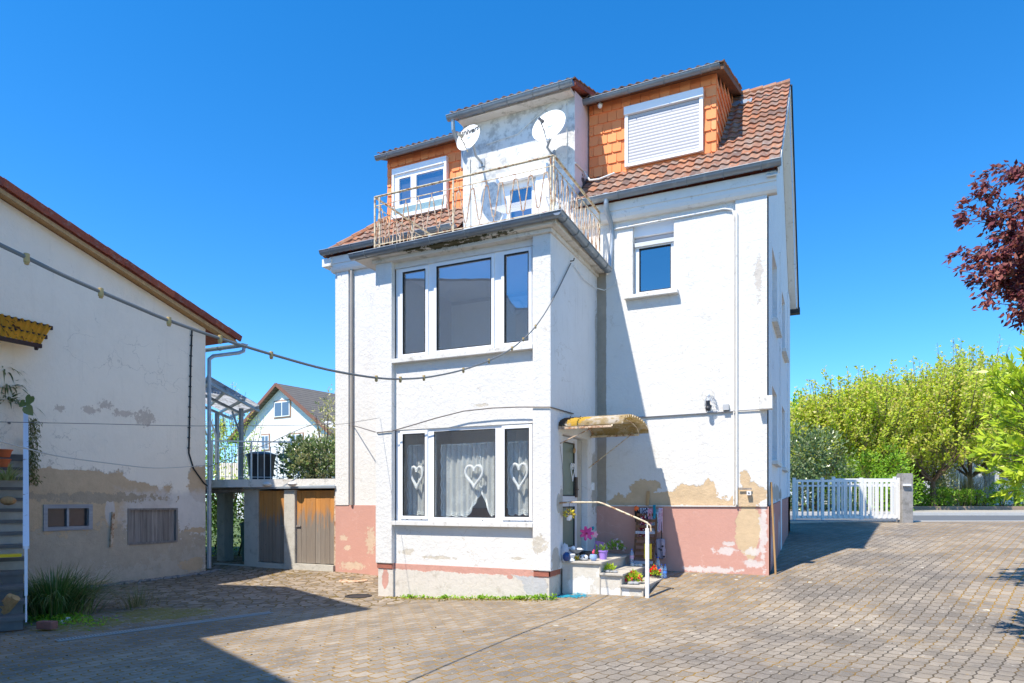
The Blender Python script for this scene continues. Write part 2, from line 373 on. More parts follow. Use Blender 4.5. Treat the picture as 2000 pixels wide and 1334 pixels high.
# roof tiles: each tile is its own island
def tile_mat(name, cols, lich=.5):
    t = NT(name); i = t.isl(); c = t.ramp(i, [(k / (len(cols) - 1), x) for k, x in enumerate(cols)])
    n = t.noise(9, 7, rough=.7); c = t.mix(t.m2('MULTIPLY', t.rng(n, .5, .68), lich), c, (.30, .27, .23, 1)); c = t.mix(t.m2('MULTIPLY', t.rng(t.noise(17, 5), .62, .7), lich), c, (.11, .09, .08, 1))
    c = t.mix(t.m2('MULTIPLY', t.rng(t.noise(2.2, 4), .70, .74), .9), c, (.50, .30, .03, 1))
    return t.fin(c, .85, t.bump(t.noise(60, 4), .5, .004))
M_tile = tile_mat('old_pantiles', [(.26, .10, .055, 1), (.36, .14, .065, 1), (.13, .08, .065, 1), (.28, .125, .07, 1), (.22, .15, .12, 1), (.40, .17, .08, 1)], .9)
M_shingle = tile_mat('orange_shingles', [(.84, .26, .09, 1), (.90, .32, .12, 1), (.78, .22, .075, 1), (.92, .37, .15, 1)], .05)
M_verge = tile_mat('red_verge_tiles', [(.30, .065, .03, 1), (.22, .05, .028, 1), (.36, .085, .035, 1)], .35)
def rusty(name, base, amt=(.42, .58)):
    t = NT(name); c = t.mix(t.rng(t.noise(11, 7, rough=.75), *amt), base, t.mix(t.noise(30, 3), (.20, .07, .025, 1), (.38, .17, .06, 1)))
    return t.fin(c, .75, t.bump(t.noise(50, 3), .4, .003))
M_rust = rusty('rusty_cream_paint', (.66, .57, .40, 1), (.46, .62)); M_rust2 = rusty('rusty_red_bars', (.60, .46, .33, 1), (.42, .62)); M_rustw = rusty('chipped_white_paint', (.78, .76, .72, 1), (.66, .72))
# blinds
def slat_mat(name, base, per, amt=.5):
    t = NT(name); z = t.sep(t.pos())[2]; f = t.m2('FRACT', t.m2('DIVIDE', z, per))
    c = t.mix(t.rng(f, .02, .26, 1, 0, False), base, tuple(x * amt for x in base[:3]) + (1,))
    return t.fin(c, .5, t.bump(t.m2('PINGPONG', f, .5), .6, .012))
M_blind = slat_mat('roller_shutter_slats', (.44, .435, .46, 1), .062, .42)
# wood
def wood(name, c1, c2, axis='Z', plank=None, rough=.8):
    t = NT(name); sc = {'Z': (14, 14, .9), 'X': (.9, 14, 14), 'Y': (14, .9, 14)}[axis]
    v = t.map(t.pos(), sc=sc); f = t.noise(1.6, 8, vec=v, rough=.65, dist=.6)
    c = t.mix(t.rng(f, .3, .7), c1, c2); c = t.mix(t.m2('MULTIPLY', t.isl(), .45), c, tuple(x * .55 for x in c1[:3]) + (1,))
    return t.fin(c, rough, t.bump(f, .6, .006))
M_greywood = wood('weathered_grey_wood', (.20, .17, .15, 1), (.36, .32, .29, 1)); M_brownwood = wood('brown_wood', (.13, .055, .025, 1), (.27, .13, .06, 1)); M_palewood = wood('pale_wood', (.42, .24, .10, 1), (.58, .36, .16, 1))
def door_wood():
    t = NT('two_tone_door_boards'); v = t.map(t.pos(), sc=(13, 13, .8)); f = t.noise(1.7, 8, vec=v, rough=.65, dist=.5)
    grey = t.mix(f, (.13, .11, .09, 1), (.34, .29, .24, 1)); org = t.mix(f, (.40, .13, .02, 1), (.72, .34, .08, 1))
    z = t.sep(t.pos())[2]; n = t.noise(2.3, 6, vec=t.map(t.pos(), sc=(5, 5, .8)))
    m = t.rng(t.m2('ADD', z, t.m2('MULTIPLY', n, 1.5)), 1.75, 2.2); c = t.mix(m, grey, org)
    kn = t.rng(t.vor(3.3, vec=t.map(t.pos(), sc=(2.5, 2.5, 1))), .03, .07, 1, 0); c = t.mix(kn, c, (.09, .04, .02, 1))
    c = t.mix(t.m2('MULTIPLY', t.isl(), .3), c, (.12, .08, .05, 1))
    return t.fin(c, .8, t.bump(f, .7, .006))
M_doorwood = door_wood()
M_stone = plain('terrazzo_steps', (.47, .43, .37, 1), .75, var=.18, sc=60, dirt=(.22, .20, .17, 1), dsc=5, dth=(.5, .75), bump=.002)
M_conc = plaster('rough_concrete', 'X', base=(.50, .47, .41, 1), dirt=.6, blot=(.48, .68), stain=(.27, .25, .21, 1), grain=.006)
M_concl = plaster('pale_step_render', 'X', base=(.60, .56, .49, 1), dirt=.5, blot=(.45, .65), stain=(.45, .41, .35, 1), grain=.006, layers=[((.74, .73, .70, 1), [(-3.65, .18, .22, .22), (-3.1, .12, .3, .08), (-3.3, .45, .12, .1)], .9, 4)])
M_dim = plain('dim_interior', (.10, .10, .11, 1), .9)  # gloom of unlit rooms put into the base colour, for backings behind panes
M_concd = plaster('weathered_pillar_concrete', 'X', base=(.34, .32, .30, 1), dirt=.7, blot=(.45, .65), stain=(.16, .15, .13, 1), grain=.01)
M_bark = plain('bark', (.11, .075, .05, 1), .9, var=.4, sc=14, bump=.02)
def leafmat(name, cols, tr=.35, rough=.45):
    t = NT(name); c = t.ramp(t.isl(), [(k / (len(cols) - 1), x) for k, x in enumerate(cols)])
    t.fin(c, rough, spec=.4); tl = t.n('BsdfTranslucent'); t.put(tl.inputs[0], t.mix(.35, c, (.9, 1, .3, 1), 'MULTIPLY'))
    x = t.n('MixShader'); x.inputs[0].default_value = tr; t.t.links.new(t.b.outputs[0], x.inputs[1]); t.t.links.new(tl.outputs[0], x.inputs[2]); t.t.links.new(x.outputs[0], t.out.inputs[0]); return t.m
M_lf_cherry = leafmat('cherry_leaves', [(.36, .50, .03, 1), (.58, .68, .05, 1), (.70, .78, .07, 1), (.70, .58, .17, 1), (.46, .60, .04, 1), (.74, .58, .30, 1)], .55)
M_lf_laurel = leafmat('laurel_leaves', [(.26, .42, .03, 1), (.46, .60, .04, 1), (.60, .70, .06, 1), (.34, .50, .03, 1)], .4, .3)
M_lf_dark = leafmat('dark_glossy_leaves', [(.05, .09, .025, 1), (.09, .15, .04, 1), (.14, .20, .07, 1), (.26, .30, .15, 1)], .2, .3)
M_lf_green = leafmat('fresh_green_leaves', [(.15, .32, .02, 1), (.26, .46, .03, 1), (.36, .54, .05, 1)], .4)
M_lf_plum = leafmat('plum_leaves', [(.09, .018, .03, 1), (.16, .03, .045, 1), (.26, .065, .055, 1), (.34, .13, .09, 1)], .3, .6)
M_lf_pale = leafmat('cream_buds', [(.42, .42, .20, 1), (.50, .46, .24, 1), (.30, .34, .12, 1)], .3)
M_lf_grass = leafmat('grass_blades', [(.05, .12, .02, 1), (.08, .17, .03, 1), (.13, .21, .05, 1), (.28, .26, .12, 1)], .3)
M_lf_dry = leafmat('dry_grass', [(.35, .28, .14, 1), (.28, .24, .12, 1), (.14, .17, .05, 1)], .3)
M_moss = plain('moss', (.16, .15, .02, 1), .95, var=.5, sc=20)
def sol(name, r, g_, b, rough=.5, **k): return plain(name, lin(r, g_, b), rough, var=.08, **k)
# ------------------------------------------------------------------ ground
def paving():
    t = NT('yard_paving'); P = t.pos(); a0 = radians(73.3)
    q = t.map(P, rot=(0, 0, -a0)); s = t.sep(q)
    wob = t.noise(.35, 3, col=True); x, y = s[0], s[1]
    L, W = .20, .138
    tri = lambda v, per: t.m2('SUBTRACT', t.m2('MULTIPLY', t.m2('PINGPONG', v, per / 2), 2 / per), .5)   # -.5..+.5
    xx = t.m2('ADD', x, t.m2('MULTIPLY', tri(y, W), .020)); yy = t.m2('ADD', y, t.m2('MULTIPLY', tri(x, L), .022))
    vec = t.vm('ADD', t.comb(xx, yy, 0.0), t.vm('SCALE', t.noise(30, 3, col=True), sc=.006))
    br = t.n('TexBrick'); t.put(br.inputs['Vector'], vec); br.offset = .5; br.inputs['Scale'].default_value = 1
    br.inputs['Brick Width'].default_value = L; br.inputs['Row Height'].default_value = W; br.inputs['Mortar Size'].default_value = .0085; br.inputs['Mortar Smooth'].default_value = .2; br.inputs['Bias'].default_value = 0
    br.inputs['Color1'].default_value = (0, 0, 0, 1); br.inputs['Color2'].default_value = (1, 1, 1, 1); br.inputs['Mortar'].default_value = (.5, .5, .5, 1)
    per = t.sep(br.outputs['Color'])[0]; mort = br.outputs['Fac']
    ps = t.sep(P); X, Y = ps[0], ps[1]
    stone = t.mix(per, (.235, .195, .15, 1), (.345, .29, .225, 1))
    stone = t.mix(t.rng(t.noise(.55, 5), .38, .62), stone, t.mix(per, (.15, .13, .108, 1), (.22, .188, .155, 1)))
    stone = t.mix(t.m2('MULTIPLY', t.rng(t.noise(45, 5, rough=.8), .45, .75), .45), stone, (.40, .375, .34, 1))
    stone = t.mix(t.m2('MULTIPLY', t.rng(t.noise(9, 8, rough=.75), .52, .66), .5), stone, (.13, .12, .105, 1))
    stone = t.mix(t.m2('MULTIPLY', t.rng(t.noise(.9, 7, rough=.75, dist=1.2), .52, .66), .33), stone, (.13, .11, .09, 1))
    # lichen blotches, thicker on the drive
    li = t.vor(3.1, vec=t.vm('ADD', P, t.vm('SCALE', t.noise(8, 4, col=True), sc=.12))); lm = t.m2('MULTIPLY', t.rng(li, .10, .14, 1, 0), t.rng(t.noise(.8, 4), .5, .58))
    lm = t.m2('MULTIPLY', lm, t.rng(Y, 6.5, 9)); stone = t.mix(lm, stone, (.50, .47, .38, 1))
    li2 = t.vor(11, vec=t.vm('ADD', P, t.vm('SCALE', t.noise(20, 3, col=True), sc=.05))); lm2 = t.m2('MULTIPLY', t.rng(li2, .12, .2, 1, 0), t.rng(t.noise(1.4, 5), .48, .6)); stone = t.mix(t.m2('MULTIPLY', lm2, .6), stone, (.48, .45, .40, 1))
    # moss in joints: strong at left, at the right edge and behind; thin in the middle
    left = t.rng(t.m2('ADD', X, t.m2('MULTIPLY', Y, -.25)), -5.2, -3.2, 1, 0); right = t.rng(X, 1.6, 3.6)
    mossy = t.m2('ADD', t.m2('MULTIPLY', t.m2('MAXIMUM', left, right), .95), .22); mm = t.rng(t.m2('ADD', t.noise(1.3, 5), mossy), .66, .92)
    joint = t.mix(mm, t.mix(t.noise(12, 3), (.055, .046, .036, 1), (.11, .09, .065, 1)), t.mix(t.noise(5, 4), (.20, .13, .02, 1), (.36, .19, .035, 1)))
    col = t.mix(mort, stone, joint)
    # old irregular cobbles in front of the sheds
    vc = t.vm('ADD', t.map(P, rot=(0, 0, .45), sc=(1, .75, 1)), t.vm('SCALE', t.noise(4, 3, col=True), sc=.06))
    ve = t.vor(6.2, vec=vc, feat='DISTANCE_TO_EDGE', rnd=.75); vcol = t.sep(t.vor(6.2, vec=vc, out='Color', rnd=.75))[0]
    cj = t.rng(ve, .02, .09, 1, 0); cst = t.mix(vcol, (.15, .125, .10, 1), (.36, .30, .24, 1)); cst = t.mix(t.rng(t.noise(10, 6), .5, .7), cst, (.26, .17, .07, 1))
    cc = t.mix(cj, cst, t.mix(t.noise(6, 4), (.09, .065, .03, 1), (.20, .13, .03, 1)))
    d1 = t.m2('ADD', t.m2('MULTIPLY', X, -.48), Y)              # line of the drain, roughly
    cm = t.m2('MULTIPLY', t.rng(t.m2('ADD', d1, t.m2('MULTIPLY', t.noise(2, 3), .3)), 12.1, 12.2), t.rng(X, -6.4, -6.2, 1, 0))
    col = t.mix(cm, col, cc)
    damp = ellmask(t, X, Y, [(-7.0, 9.35, .9, .12), (-8.2, 11.1, .5, .1)], .6, 3); 
    # green-brown moss bed along the old barn
    mb = t.m2('MULTIPLY', ellmask(t, X, Y, [(-9.1, 7.0, .75, .55), (-9.4, 5.9, .5, .5)], .9, 2.2, 5), t.rng(t.noise(16, 4), .3, .6)); col = t.mix(t.m2('MULTIPLY', mb, .85), col, t.mix(t.noise(9, 4), (.10, .11, .01, 1), (.30, .24, .03, 1)))
    h = t.m2('ADD', t.m2('MULTIPLY', t.mix(cm, mort, cj), -1.0), t.m2('MULTIPLY', t.noise(50, 4), .25))
    h = t.m2('ADD', h, t.m2('MULTIPLY', mm, t.m2('MULTIPLY', mort, .5)))
    return t.fin(col, .9, t.bump(h, .5, .010), spec=.2)
M_pave = paving()
b = MB(); NS, NTT = 170, 112; s0, s1, t0, t1 = -27, 24, -8, 19.9
for j in range(NTT + 1):
    for i in range(NS + 1):
        p = st(s0 + (s1 - s0) * i / NS, t0 + (t1 - t0) * j / NTT); b.v.append((p.x, p.y, g(p.x, p.y)))
for j in range(NTT):
    for i in range(NS): a = j * (NS + 1) + i; b.f.append((a, a + 1, a + NS + 2, a + NS + 1))
yard = struct(b.build('paved_yard', M_pave, smooth=True))
M_asph = plain('asphalt', (.115, .12, .125, 1), .85, var=.12, sc=30, dirt=(.15, .155, .155, 1), dsc=1.2, bump=.003)
M_pvm = plain('concrete_pavement', (.36, .33, .29, 1), .9, var=.12, sc=2, dirt=(.26, .24, .20, 1), dsc=5)
M_kerb = plain('kerb_stone', (.50, .48, .44, 1), .85, var=.15, sc=5)
M_soil = plain('soil_and_litter', (.16, .115, .07, 1), .95, var=.5, sc=6, dirt=(.28, .2, .11, 1), dsc=4, bump=.03)
M_grassg = plain('rough_grass', (.09, .13, .03, 1), .95, var=.5, sc=3, dirt=(.16, .15, .05, 1), dsc=1.5, bump=.05)
def strip(name, ta, tb, za, zb, m, sa=-40, sb=60):
    b = MB(); b.prism([st(sa, ta, za - .6), st(sa, ta, za), st(sa, tb, zb), st(sa, tb, zb - .6)], st(sb - sa, 0)); return b.build(name, m)
struct(strip('road', 19.905, 27.5, 1.0, 1.0, M_asph, -6, 90)); struct(strip('kerb', 27.505, 27.66, 1.12, 1.12, M_kerb, -6, 90)); struct(strip('pavement', 27.665, 34.6, 1.115, 1.13, M_pvm, -6, 90))
struct(strip('road_edge_stones', 19.78, 19.9, 1.008, 1.012, M_kerb, 3.4, 40))
b = MB(); n = 60
for j in range(n + 1):
    for i in range(n + 1):
        s = -320 + 640 * i / n; t = -80 + 640 * j / n; p = st(s, t)
        b.v.append((p.x, p.y, (1.02 * sm(-6, 4, s) if t > 33 else -.7) - .06))
for j in range(n):
    for i in range(n): a = j * (n + 1) + i; b.f.append((a, a + 1, a + n + 2, a + n + 1))
struct(b.build('terrain', M_grassg, smooth=True))
b = MB(); b.quad(st(-26, 19.9, -.02), st(-4, 19.9, -.02), st(-4, 36, -.05), st(-26, 36, -.05)); struct(b.build('garden_grass', M_grassg))

# ------------------------------------------------------------------ main house
H = thing('residential_house', 'tall white rendered house with red plinth, orange dormers and glazed bay under a balcony', 'house', (-5.5, 14.0, 0))
def W2(u0, u1, vt, vb, Y, ur=None):
    """opening rectangle (x0,x1,z0,z1) from left/right columns and rows read at column ur"""
    ur = u1 if ur is None else ur
    return (onY(u0, 900, Y).x, onY(u1, 900, Y).x, onY(ur, vb, Y).z, onY(ur, vt, Y).z)
WIN1 = W2(1231, 1316, 423, 568, YF)
ZT = 7.15; ZP = 1.5
# bay interval on the main wall stays closed by the bay; the front wall is a sheet with the window hole
b = MB(); b.panel('Y', YF, .3, XL, XR, ZP - .05, ZT, [WIN1]); b.build('front_wall', M_front, H)
b = MB(); x0, x1 = onY(1437, 700, YF).x, XR
b.box(x0, x1 + .002, YF - .05, YF + .001, ZP, ZT - .31); b.box(XL - .001, onY(684, 700, YF).x - .02, YF - .04, YF + .001, ZP, ZT - .31); b.each('corner_pilaster', M_frontp, H)
PLY = .025
b = MB(); b.box(XL - .01, -7.37, YF - PLY, YF + .3, -.5, ZP); b.box(-4.0, XR + .03, YF - PLY, YF + .3, -.5, ZP); b.each('plinth', M_red, H)
b = MB(); b.box(onY(1190, 900, YF).x, onY(1437, 900, YF).x, YF - .05, YF - .0249, ZP - .004, ZP + .016); b.build('plinth_ledge', M_sill, H)
# side wall with gable
yA0, yA1 = 13.45, 14.75; yB0, yB1 = 16.2, 17.5
holes = [(yA0, yA1, 5.0, 6.35), (yB0, yB1, 5.0, 6.35), (yA0, yA1, 2.35, 3.75), (yB0, yB1, 2.35, 3.75)]
b = MB(); b.panel('X', XR, -.3, YF, YB, .2, 6.9, holes); b.prism([(XR, YF + .0, 6.9), (XR, YB, 6.9), (XR, YB, 7.0), (XR, 15.85, 10.35), (XR, YF + .0, 7.1)], (-.3, 0, 0)); b.build('side_wall', M_side, H)
b = MB(); b.panel('X', XL, .3, YF, YB, -.4, 6.9); b.prism([(XL, YF, 6.9), (XL, YB, 6.9), (XL, YB - .2, 7.05), (XL, YF + .2, 7.1)], (.3, 0, 0)); b.build('left_wall', M_side, H)
b = MB(); b.panel('Y', YB, -.3, XL, XR, -.4, 7.0); b.build('rear_wall', M_side, H)
b = MB(); b.prism([(XR - .1, YF, -.3), (XR - .1, YB, -.3), (XR - .1, YB, 1.72), (XR - .1, YF, 1.5)], (.13, 0, 0)); b.build('side_plinth', M_sidered, H)
b = MB(); b.box(XR - .1, XR + .035, 15.4, 15.75, .4, 6.9); b.box(XR - .1, XR + .03, 18.4, 19.3, .4, 6.9); b.each('side_pilaster', M_side, H)
for (ya, yb, za, zb) in holes:
    b = MB(); f = .07; xx = XR - .16
    b.box(xx, xx - .05, ya, ya + f, za, zb); b.box(xx, xx - .05, yb - f, yb, za, zb); b.box(xx, xx - .05, ya + f, yb - f, za, za + f); b.box(xx, xx - .05, ya + f, yb - f, zb - f, zb); wn = b.build('window', M_pvc, H)
    MB().box(xx - .01, xx - .03, ya + f, yb - f, za + f, zb - f).build('pane', M_glassd, wn)
    MB().box(XR - .1, XR + .1, ya - .06, yb + .06, za - .07, za - .001).build('sill', M_sill, wn)
b = MB(); b.box(XL + .3, XR - .3, YF + .3, YB - .3, 3.9, 3.98); b.box(XL + .3, XR - .3, YF + .3, YB - .3, 7.0, 7.05); b.box(XL + .3, XR - .3, YF + 2.5, YF + 2.6, 4, 7); b.box(-7.2, -4.2, YF + .301, YF + 1.6, 4.5, 4.55); b.build('upper_floor', M_room, H)

def pvc_window(hole, Y, splits, name='window', glassm=None, depth=.07, fr=.055, sashes=None, parent=None, lab=None, drip=True):
    """PVC frame with glazed fields; splits: list of (x0,x1) of the glass fields, sashes: indexes that carry an extra casement frame"""
    x0, x1, z0, z1 = hole; b = MB()
    xs = [x0] + [q for s_ in splits for q in s_] + [x1]
    b.box(x0, x1, Y, Y + depth, z0, z0 + fr * 1.3); b.box(x0, x1, Y, Y + depth, z1 - fr, z1)
    edges = []
    for i, (a, c) in enumerate(splits):
        edges.append((a, c))
    prev = x0
    for (a, c) in splits: b.box(prev, a, Y, Y + depth, z0 + fr * 1.3, z1 - fr); prev = c
    b.box(prev, x1, Y, Y + depth, z0 + fr * 1.3, z1 - fr)
    o = b.build(name, M_pvc, parent or H)
    if lab: o['label'] = lab
    for i, (a, c) in enumerate(splits):
        za, zc = z0 + fr * 1.3, z1 - fr
        if sashes is None or i in sashes:
            s_ = MB(); w_ = .055; ex = .035; yy = Y - .022; A, Cc, ZA, ZC = a - ex, c + ex, za - ex, zc + ex
            s_.box(A, A + w_ + .0, yy, Y + .05, ZA, ZC); s_.box(Cc - w_, Cc, yy, Y + .05, ZA, ZC); s_.box(A + w_, Cc - w_, yy, Y + .05, ZA, ZA + w_); s_.box(A + w_, Cc - w_, yy, Y + .05, ZC - w_, ZC)
            s_.build('casement', M_pvc, o, bevel=.004); g_ = MB()
            e = .012; q = w_ - ex
            for bx in ((a + q, a + q + e, za + q, zc - q), (c - q - e, c - q, za + q, zc - q), (a + q + e, c - q - e, za + q, za + q + e), (a + q + e, c - q - e, zc - q - e, zc - q)): g_.box(bx[0], bx[1], yy - .002, Y + .02, bx[2], bx[3])
            g_.build('gasket', M_dark, o); MB().box(a + q, c - q, Y + .015, Y + .02, za + q, zc - q).build('pane', glassm or M_glass, o)
        else:
            g_ = MB(); e = .012
            for bx in ((a, a + e, za, zc), (c - e, c, za, zc), (a + e, c - e, za, za + e), (a + e, c - e, zc - e, zc)): g_.box(bx[0], bx[1], Y - .003, Y + .02, bx[2], bx[3])
            g_.build('gasket', M_dark, o); MB().box(a, c, Y + .02, Y + .025, za, zc).build('pane', glassm or M_glass, o)
        if drip:
            d_ = MB()
            for k in (.2, .8): xq = a + (c - a) * k; d_.box(xq - .014, xq + .014, Y - .006, Y, z0 + .022, z0 + .030)
            d_.each('drain_cap', M_blackp, o)
    return o
# right upper window with shutter box
x0, x1, z0, z1 = WIN1; Y = YF + .13
xa, xb = onY(1242, 500, YF).x, x1
w1 = pvc_window((x0 + .05, x1, z0, z1 - .37), Y, [(x0 + .12, x1 - .055)], glassm=M_glassd, parent=H, lab='narrow single window with half lowered white shutter')
b = MB(); b.box(x0 + .03, x1, Y - .03, Y + .1, z1 - .22, z1); b.build('shutter_box', M_pvc, w1)
b = MB(); b.box(x0 + .05, x1 - .01, Y + .02, Y + .04, z1 - .40, z1 - .22); b.build('roller_shutter', M_blind, w1)
b = MB(); b.prism([(x0 + .07, Y - .07, z1 - .42), (x0 + .07, Y - .085, z1 - .35), (x0 + .07, Y - .02, z1 - .33), (x0 + .07, Y - .01, z1 - .41)], (x1 - x0 - .07, 0, 0)); b.build('blind_rail', M_pvc, w1)
b = MB(); b.box(x0 - .09, x1 + .09, YF - .12, YF + .12, z0 - .07, z0 + .0); b.build('sill', M_sill, w1, bevel=.008)
b = MB(); b.box(x0 - .0, x0 + .045, YF + .002, YF + .3, z0, z1); b.build('reveal_board', M_greywood if False else M_sill, w1)

# ---- bay
BX0, BX1 = -7.38, -3.99; BZ0, BZ1 = .48, 5.92; YR = B0 + .10
pl0, pl1 = onY(765, 900, B0).x, onY(1040, 900, B0).x
LOW = W2(776, 1040, 826, 1021, YR, 1040); UPP = W2(777, 1038.5, 479, 675, YR, 1038.5)
LOW = (pl0, pl1 + .0, LOW[2], LOW[3]); UPP = (pl0, pl1 + .0, UPP[2], UPP[3])
b = MB(); b.box(BX0, pl0, B0, B0 + .3, BZ0, BZ1); b.box(pl1, BX1 - .001, B0, B0 + .3, BZ0, BZ1); b.each('bay_pillar', M_bay, H, bevel=.012)
b = MB(); b.panel('Y', YR, .2, pl0, pl1, BZ0, BZ1 - .0, [LOW, UPP]); b.build('bay_front_wall', M_bay, H)
DY0, DY1 = 10.47, 11.74
b = MB(); b.panel('X', BX1, -.2, B0 + .004, YF + .02, BZ0, BZ1, [(DY0, DY1, .62, 2.72)]); b.build('bay_side_wall', M_bayside, H)
b = MB(); b.panel('X', BX0, .2, B0 + .3, YF, BZ0, BZ1); b.build('bay_side_wall', M_bay, H)
pi_ = .035
b = MB(); b.box(BX0 + pi_, pl0 - .0, B0 + pi_, YF, -.5, BZ0); b.box(pl0, pl1, B0 + pi_ + .05, YF, -.5, BZ0 + .0); b.box(pl1, BX1 - pi_, B0 + pi_, YF, -.5, BZ0); b.build('bay_plinth', M_bayplinth, H)
M_redline = plaster('red_soffit_edge', 'X', base=(.36, .13, .09, 1), dirt=.6, stain=(.3, .2, .15, 1))
b = MB(); b.box(BX0 + .02, pl0 - .01, B0 + .02, B0 + .0349, BZ0 - .09, BZ0 - .001); b.box(pl1 + .01, BX1 - .02, B0 + .02, B0 + .0349, BZ0 - .09, BZ0 - .001); b.box(BX1 - .0349, BX1 - .02, B0 + .02, 10.42, BZ0 - .09, BZ0 - .001); b.each('plinth_paint_band', M_redline, H)
b = MB(); b.box(BX0 + .2, BX1 - .2, YR + .2, YF, .55, .62); b.box(BX0 + .2, BX1 - .2, YR + .2, YF, 3.15, 3.3); b.box(BX0 + .2, BX1 - .2, YF - .02, YF - .001, .62, 5.7); b.box(BX0 + .2, BX1 - .2, YR + .2, YF, 5.78, 5.88); b.build('bay_room', M_room, H)
b = MB(); b.box(BX0 + .201, BX1 - .201, YR + .2, YF - .021, .62, .635); b.box(BX0 + .6, BX1 - .9, YF - .7, YF - .03, .64, 1.45); b.build('bay_cabinet', M_floorb, H)
XS = lambda pairs, Y: [(onY(a, 900, Y).x, onY(c, 900, Y).x) for a, c in pairs]
wl = pvc_window((LOW[0], LOW[1], LOW[2], LOW[3]), YR + .03, XS([(784, 831), (846, 966), (983, 1035)], YR), sashes=(0, 2), glassm=M_glass, lab='three part ground floor bay window with lace curtains behind')
wu = pvc_window((UPP[0], UPP[1], UPP[2], UPP[3]), YR + .03, XS([(784, 832), (850, 961), (982, 1034)], YR), glassm=M_glassr, lab='three part upper bay window reflecting the sky')
for hole, wn in ((LOW, wl), (UPP, wu)):
    MB().box(hole[0], hole[1] + .0, YR - .11, YR + .03, hole[2] - .075, hole[2]).build('sill', M_sill, wn, bevel=.006)
b = MB(); b.lathe([(0, 0), (.14, .01), (.15, .04), (.12, .08), (0, .1)], (0, 0, 0), 20, Matrix.Rotation(pi / 2, 3, 'X')); 
lm = atT(996, 592, 13.2); b.v = [(x + lm.x, y + YF - .03, z + lm.z) for x, y, z in b.v]; b.build('wall_lamp', sol('opal_glass', 235, 238, 240), H, smooth=True)
# door in the bay side
xd = BX1 - .13; b = MB(); fz0, fz1 = .66, 2.70
ya, yb = DY0 + .02, 11.40
b.box(xd, xd + .05, ya, ya + .09, fz0, fz1); b.box(xd, xd + .05, yb - .13, yb, fz0, fz1); b.box(xd, xd + .05, ya + .09, yb - .13, fz1 - .09, fz1); b.box(xd, xd + .05, ya + .09, yb - .13, 1.50, 1.68); b.box(xd, xd + .05, ya + .09, yb - .13, fz0, fz0 + .14)
dr = b.build('entrance_door', plain('door_paint', (.62, .63, .66, 1), .5, var=.05), H, bevel=.004)
M_obs = NT('wired_green_glass'); c = M_obs.mix(M_obs.noise(3, 5), (.16, .20, .15, 1), (.25, .29, .23, 1)); M_obs = M_obs.fin(c, .22, M_obs.bump(M_obs.vor(90), .4, .002), spec=.6)
for (za, zb) in ((1.68, fz1 - .09), (fz0 + .14, 1.50)):
    MB().box(xd + .015, xd + .03, ya + .09, yb - .13, za, zb).build('pane', M_obs, dr); g_ = MB()
    for bx in ((ya + .09, ya + .105, za, zb), (yb - .145, yb - .13, za, zb), (ya + .105, yb - .145, za, za + .015), (ya + .105, yb - .145, zb - .015, zb)): g_.box(xd + .03, xd + .053, *bx)
    g_.build('gasket', M_dark, dr)
b = MB(); b.box(xd + .05, xd + .075, yb - .12, yb - .03, 1.66, 2.02); b.tube([(xd + .09, yb - .08, 1.8), (xd + .11, yb - .1, 1.8), (xd + .11, yb - .22, 1.8)], .011); b.build('handle', plain('bronze_lock_plate', (.12, .08, .06, 1), .4, metal=.5), dr)
b = MB(); b.box(xd - .02, xd + .02, yb + .001, DY1 - .02, fz0, fz1 + .0); b.build('side_board', M_conc, dr)
b = MB(); b.box(xd - .3, xd - .02, ya, DY1, .62, .64); b.build('threshold', M_dark, dr)
b = MB(); p = onX(1157, 950, BX1); b.box(BX1, BX1 + .03, p.y - .04, p.y + .04, p.z - .07, p.z + .07); bell = b.build('doorbell', M_pvc, H)
# ---- balcony slab, gutters
M_slab = M_soffit
SX0, SX1, SY0 = -7.72, -3.84, 9.77; SZ0, SZ1 = 5.92, 6.06
b = MB(); b.box(SX0, SX1, SY0, YF, SZ0, SZ1); b.box(BX0 - .04, BX1 + .04, B0 - .05, YF, SZ0 - .07, SZ0 - .0005); b.build('balcony_slab', M_slab, H, bevel=.01)
def gutter(name, a, c, r=.075, parent=None, nb=4, out=(0, -1, 0), mat=None):
    """half round gutter from a to c with straps; out points away from the wall"""
    a, c, out = Vector(a), Vector(c), Vector(out); b = MB(); k = 9; base = 0; th = .008
    for (rr, flip) in ((r, 0), (r - th, 1)):
        for p in (a, c):
            for j in range(k):
                q = pi * j / (k - 1); b.v.append(tuple(p + out * (-cos(q) * rr) + Vector((0, 0, -sin(q) * rr * 1.05))))
    for j in range(k - 1): b.f.append((j, j + 1, k + j + 1, k + j)); b.f.append((2 * k + j + 1, 2 * k + j, 3 * k + j, 3 * k + j + 1))
    b.f.append((0, k, 3 * k, 2 * k)); b.f.append((k - 1, 2 * k - 1, 4 * k - 1, 3 * k - 1))
    b.tube([a + out * r, c + out * r], .012, 6)
    for p, s_ in ((a, 0), (c, k)): b.poly([b.v[s_ + j] for j in range(k)])
    o = b.build(name, mat or M_zinc, parent or H, smooth=True)
    for i in range(nb):
        p = a + (c - a) * ((i + .5) / nb); s_ = MB(); s_.tube([p + out * (-cos(pi * j / 8) * (r + .006)) + Vector((0, 0, -sin(pi * j / 8) * (r * 1.05 + .006))) for j in range(9)], .009, 4); s_.build('strap', M_zinc, o)
    return o
gutter('gutter', (onY(686, 505, 9.70).x, 9.69, 5.99), (-3.70, 9.69, 6.04), parent=H, nb=6); gutter('gutter', (-3.76, 9.62, 6.05), (-3.76, 12.25, 5.96), out=(1, 0, 0), parent=H, nb=5)
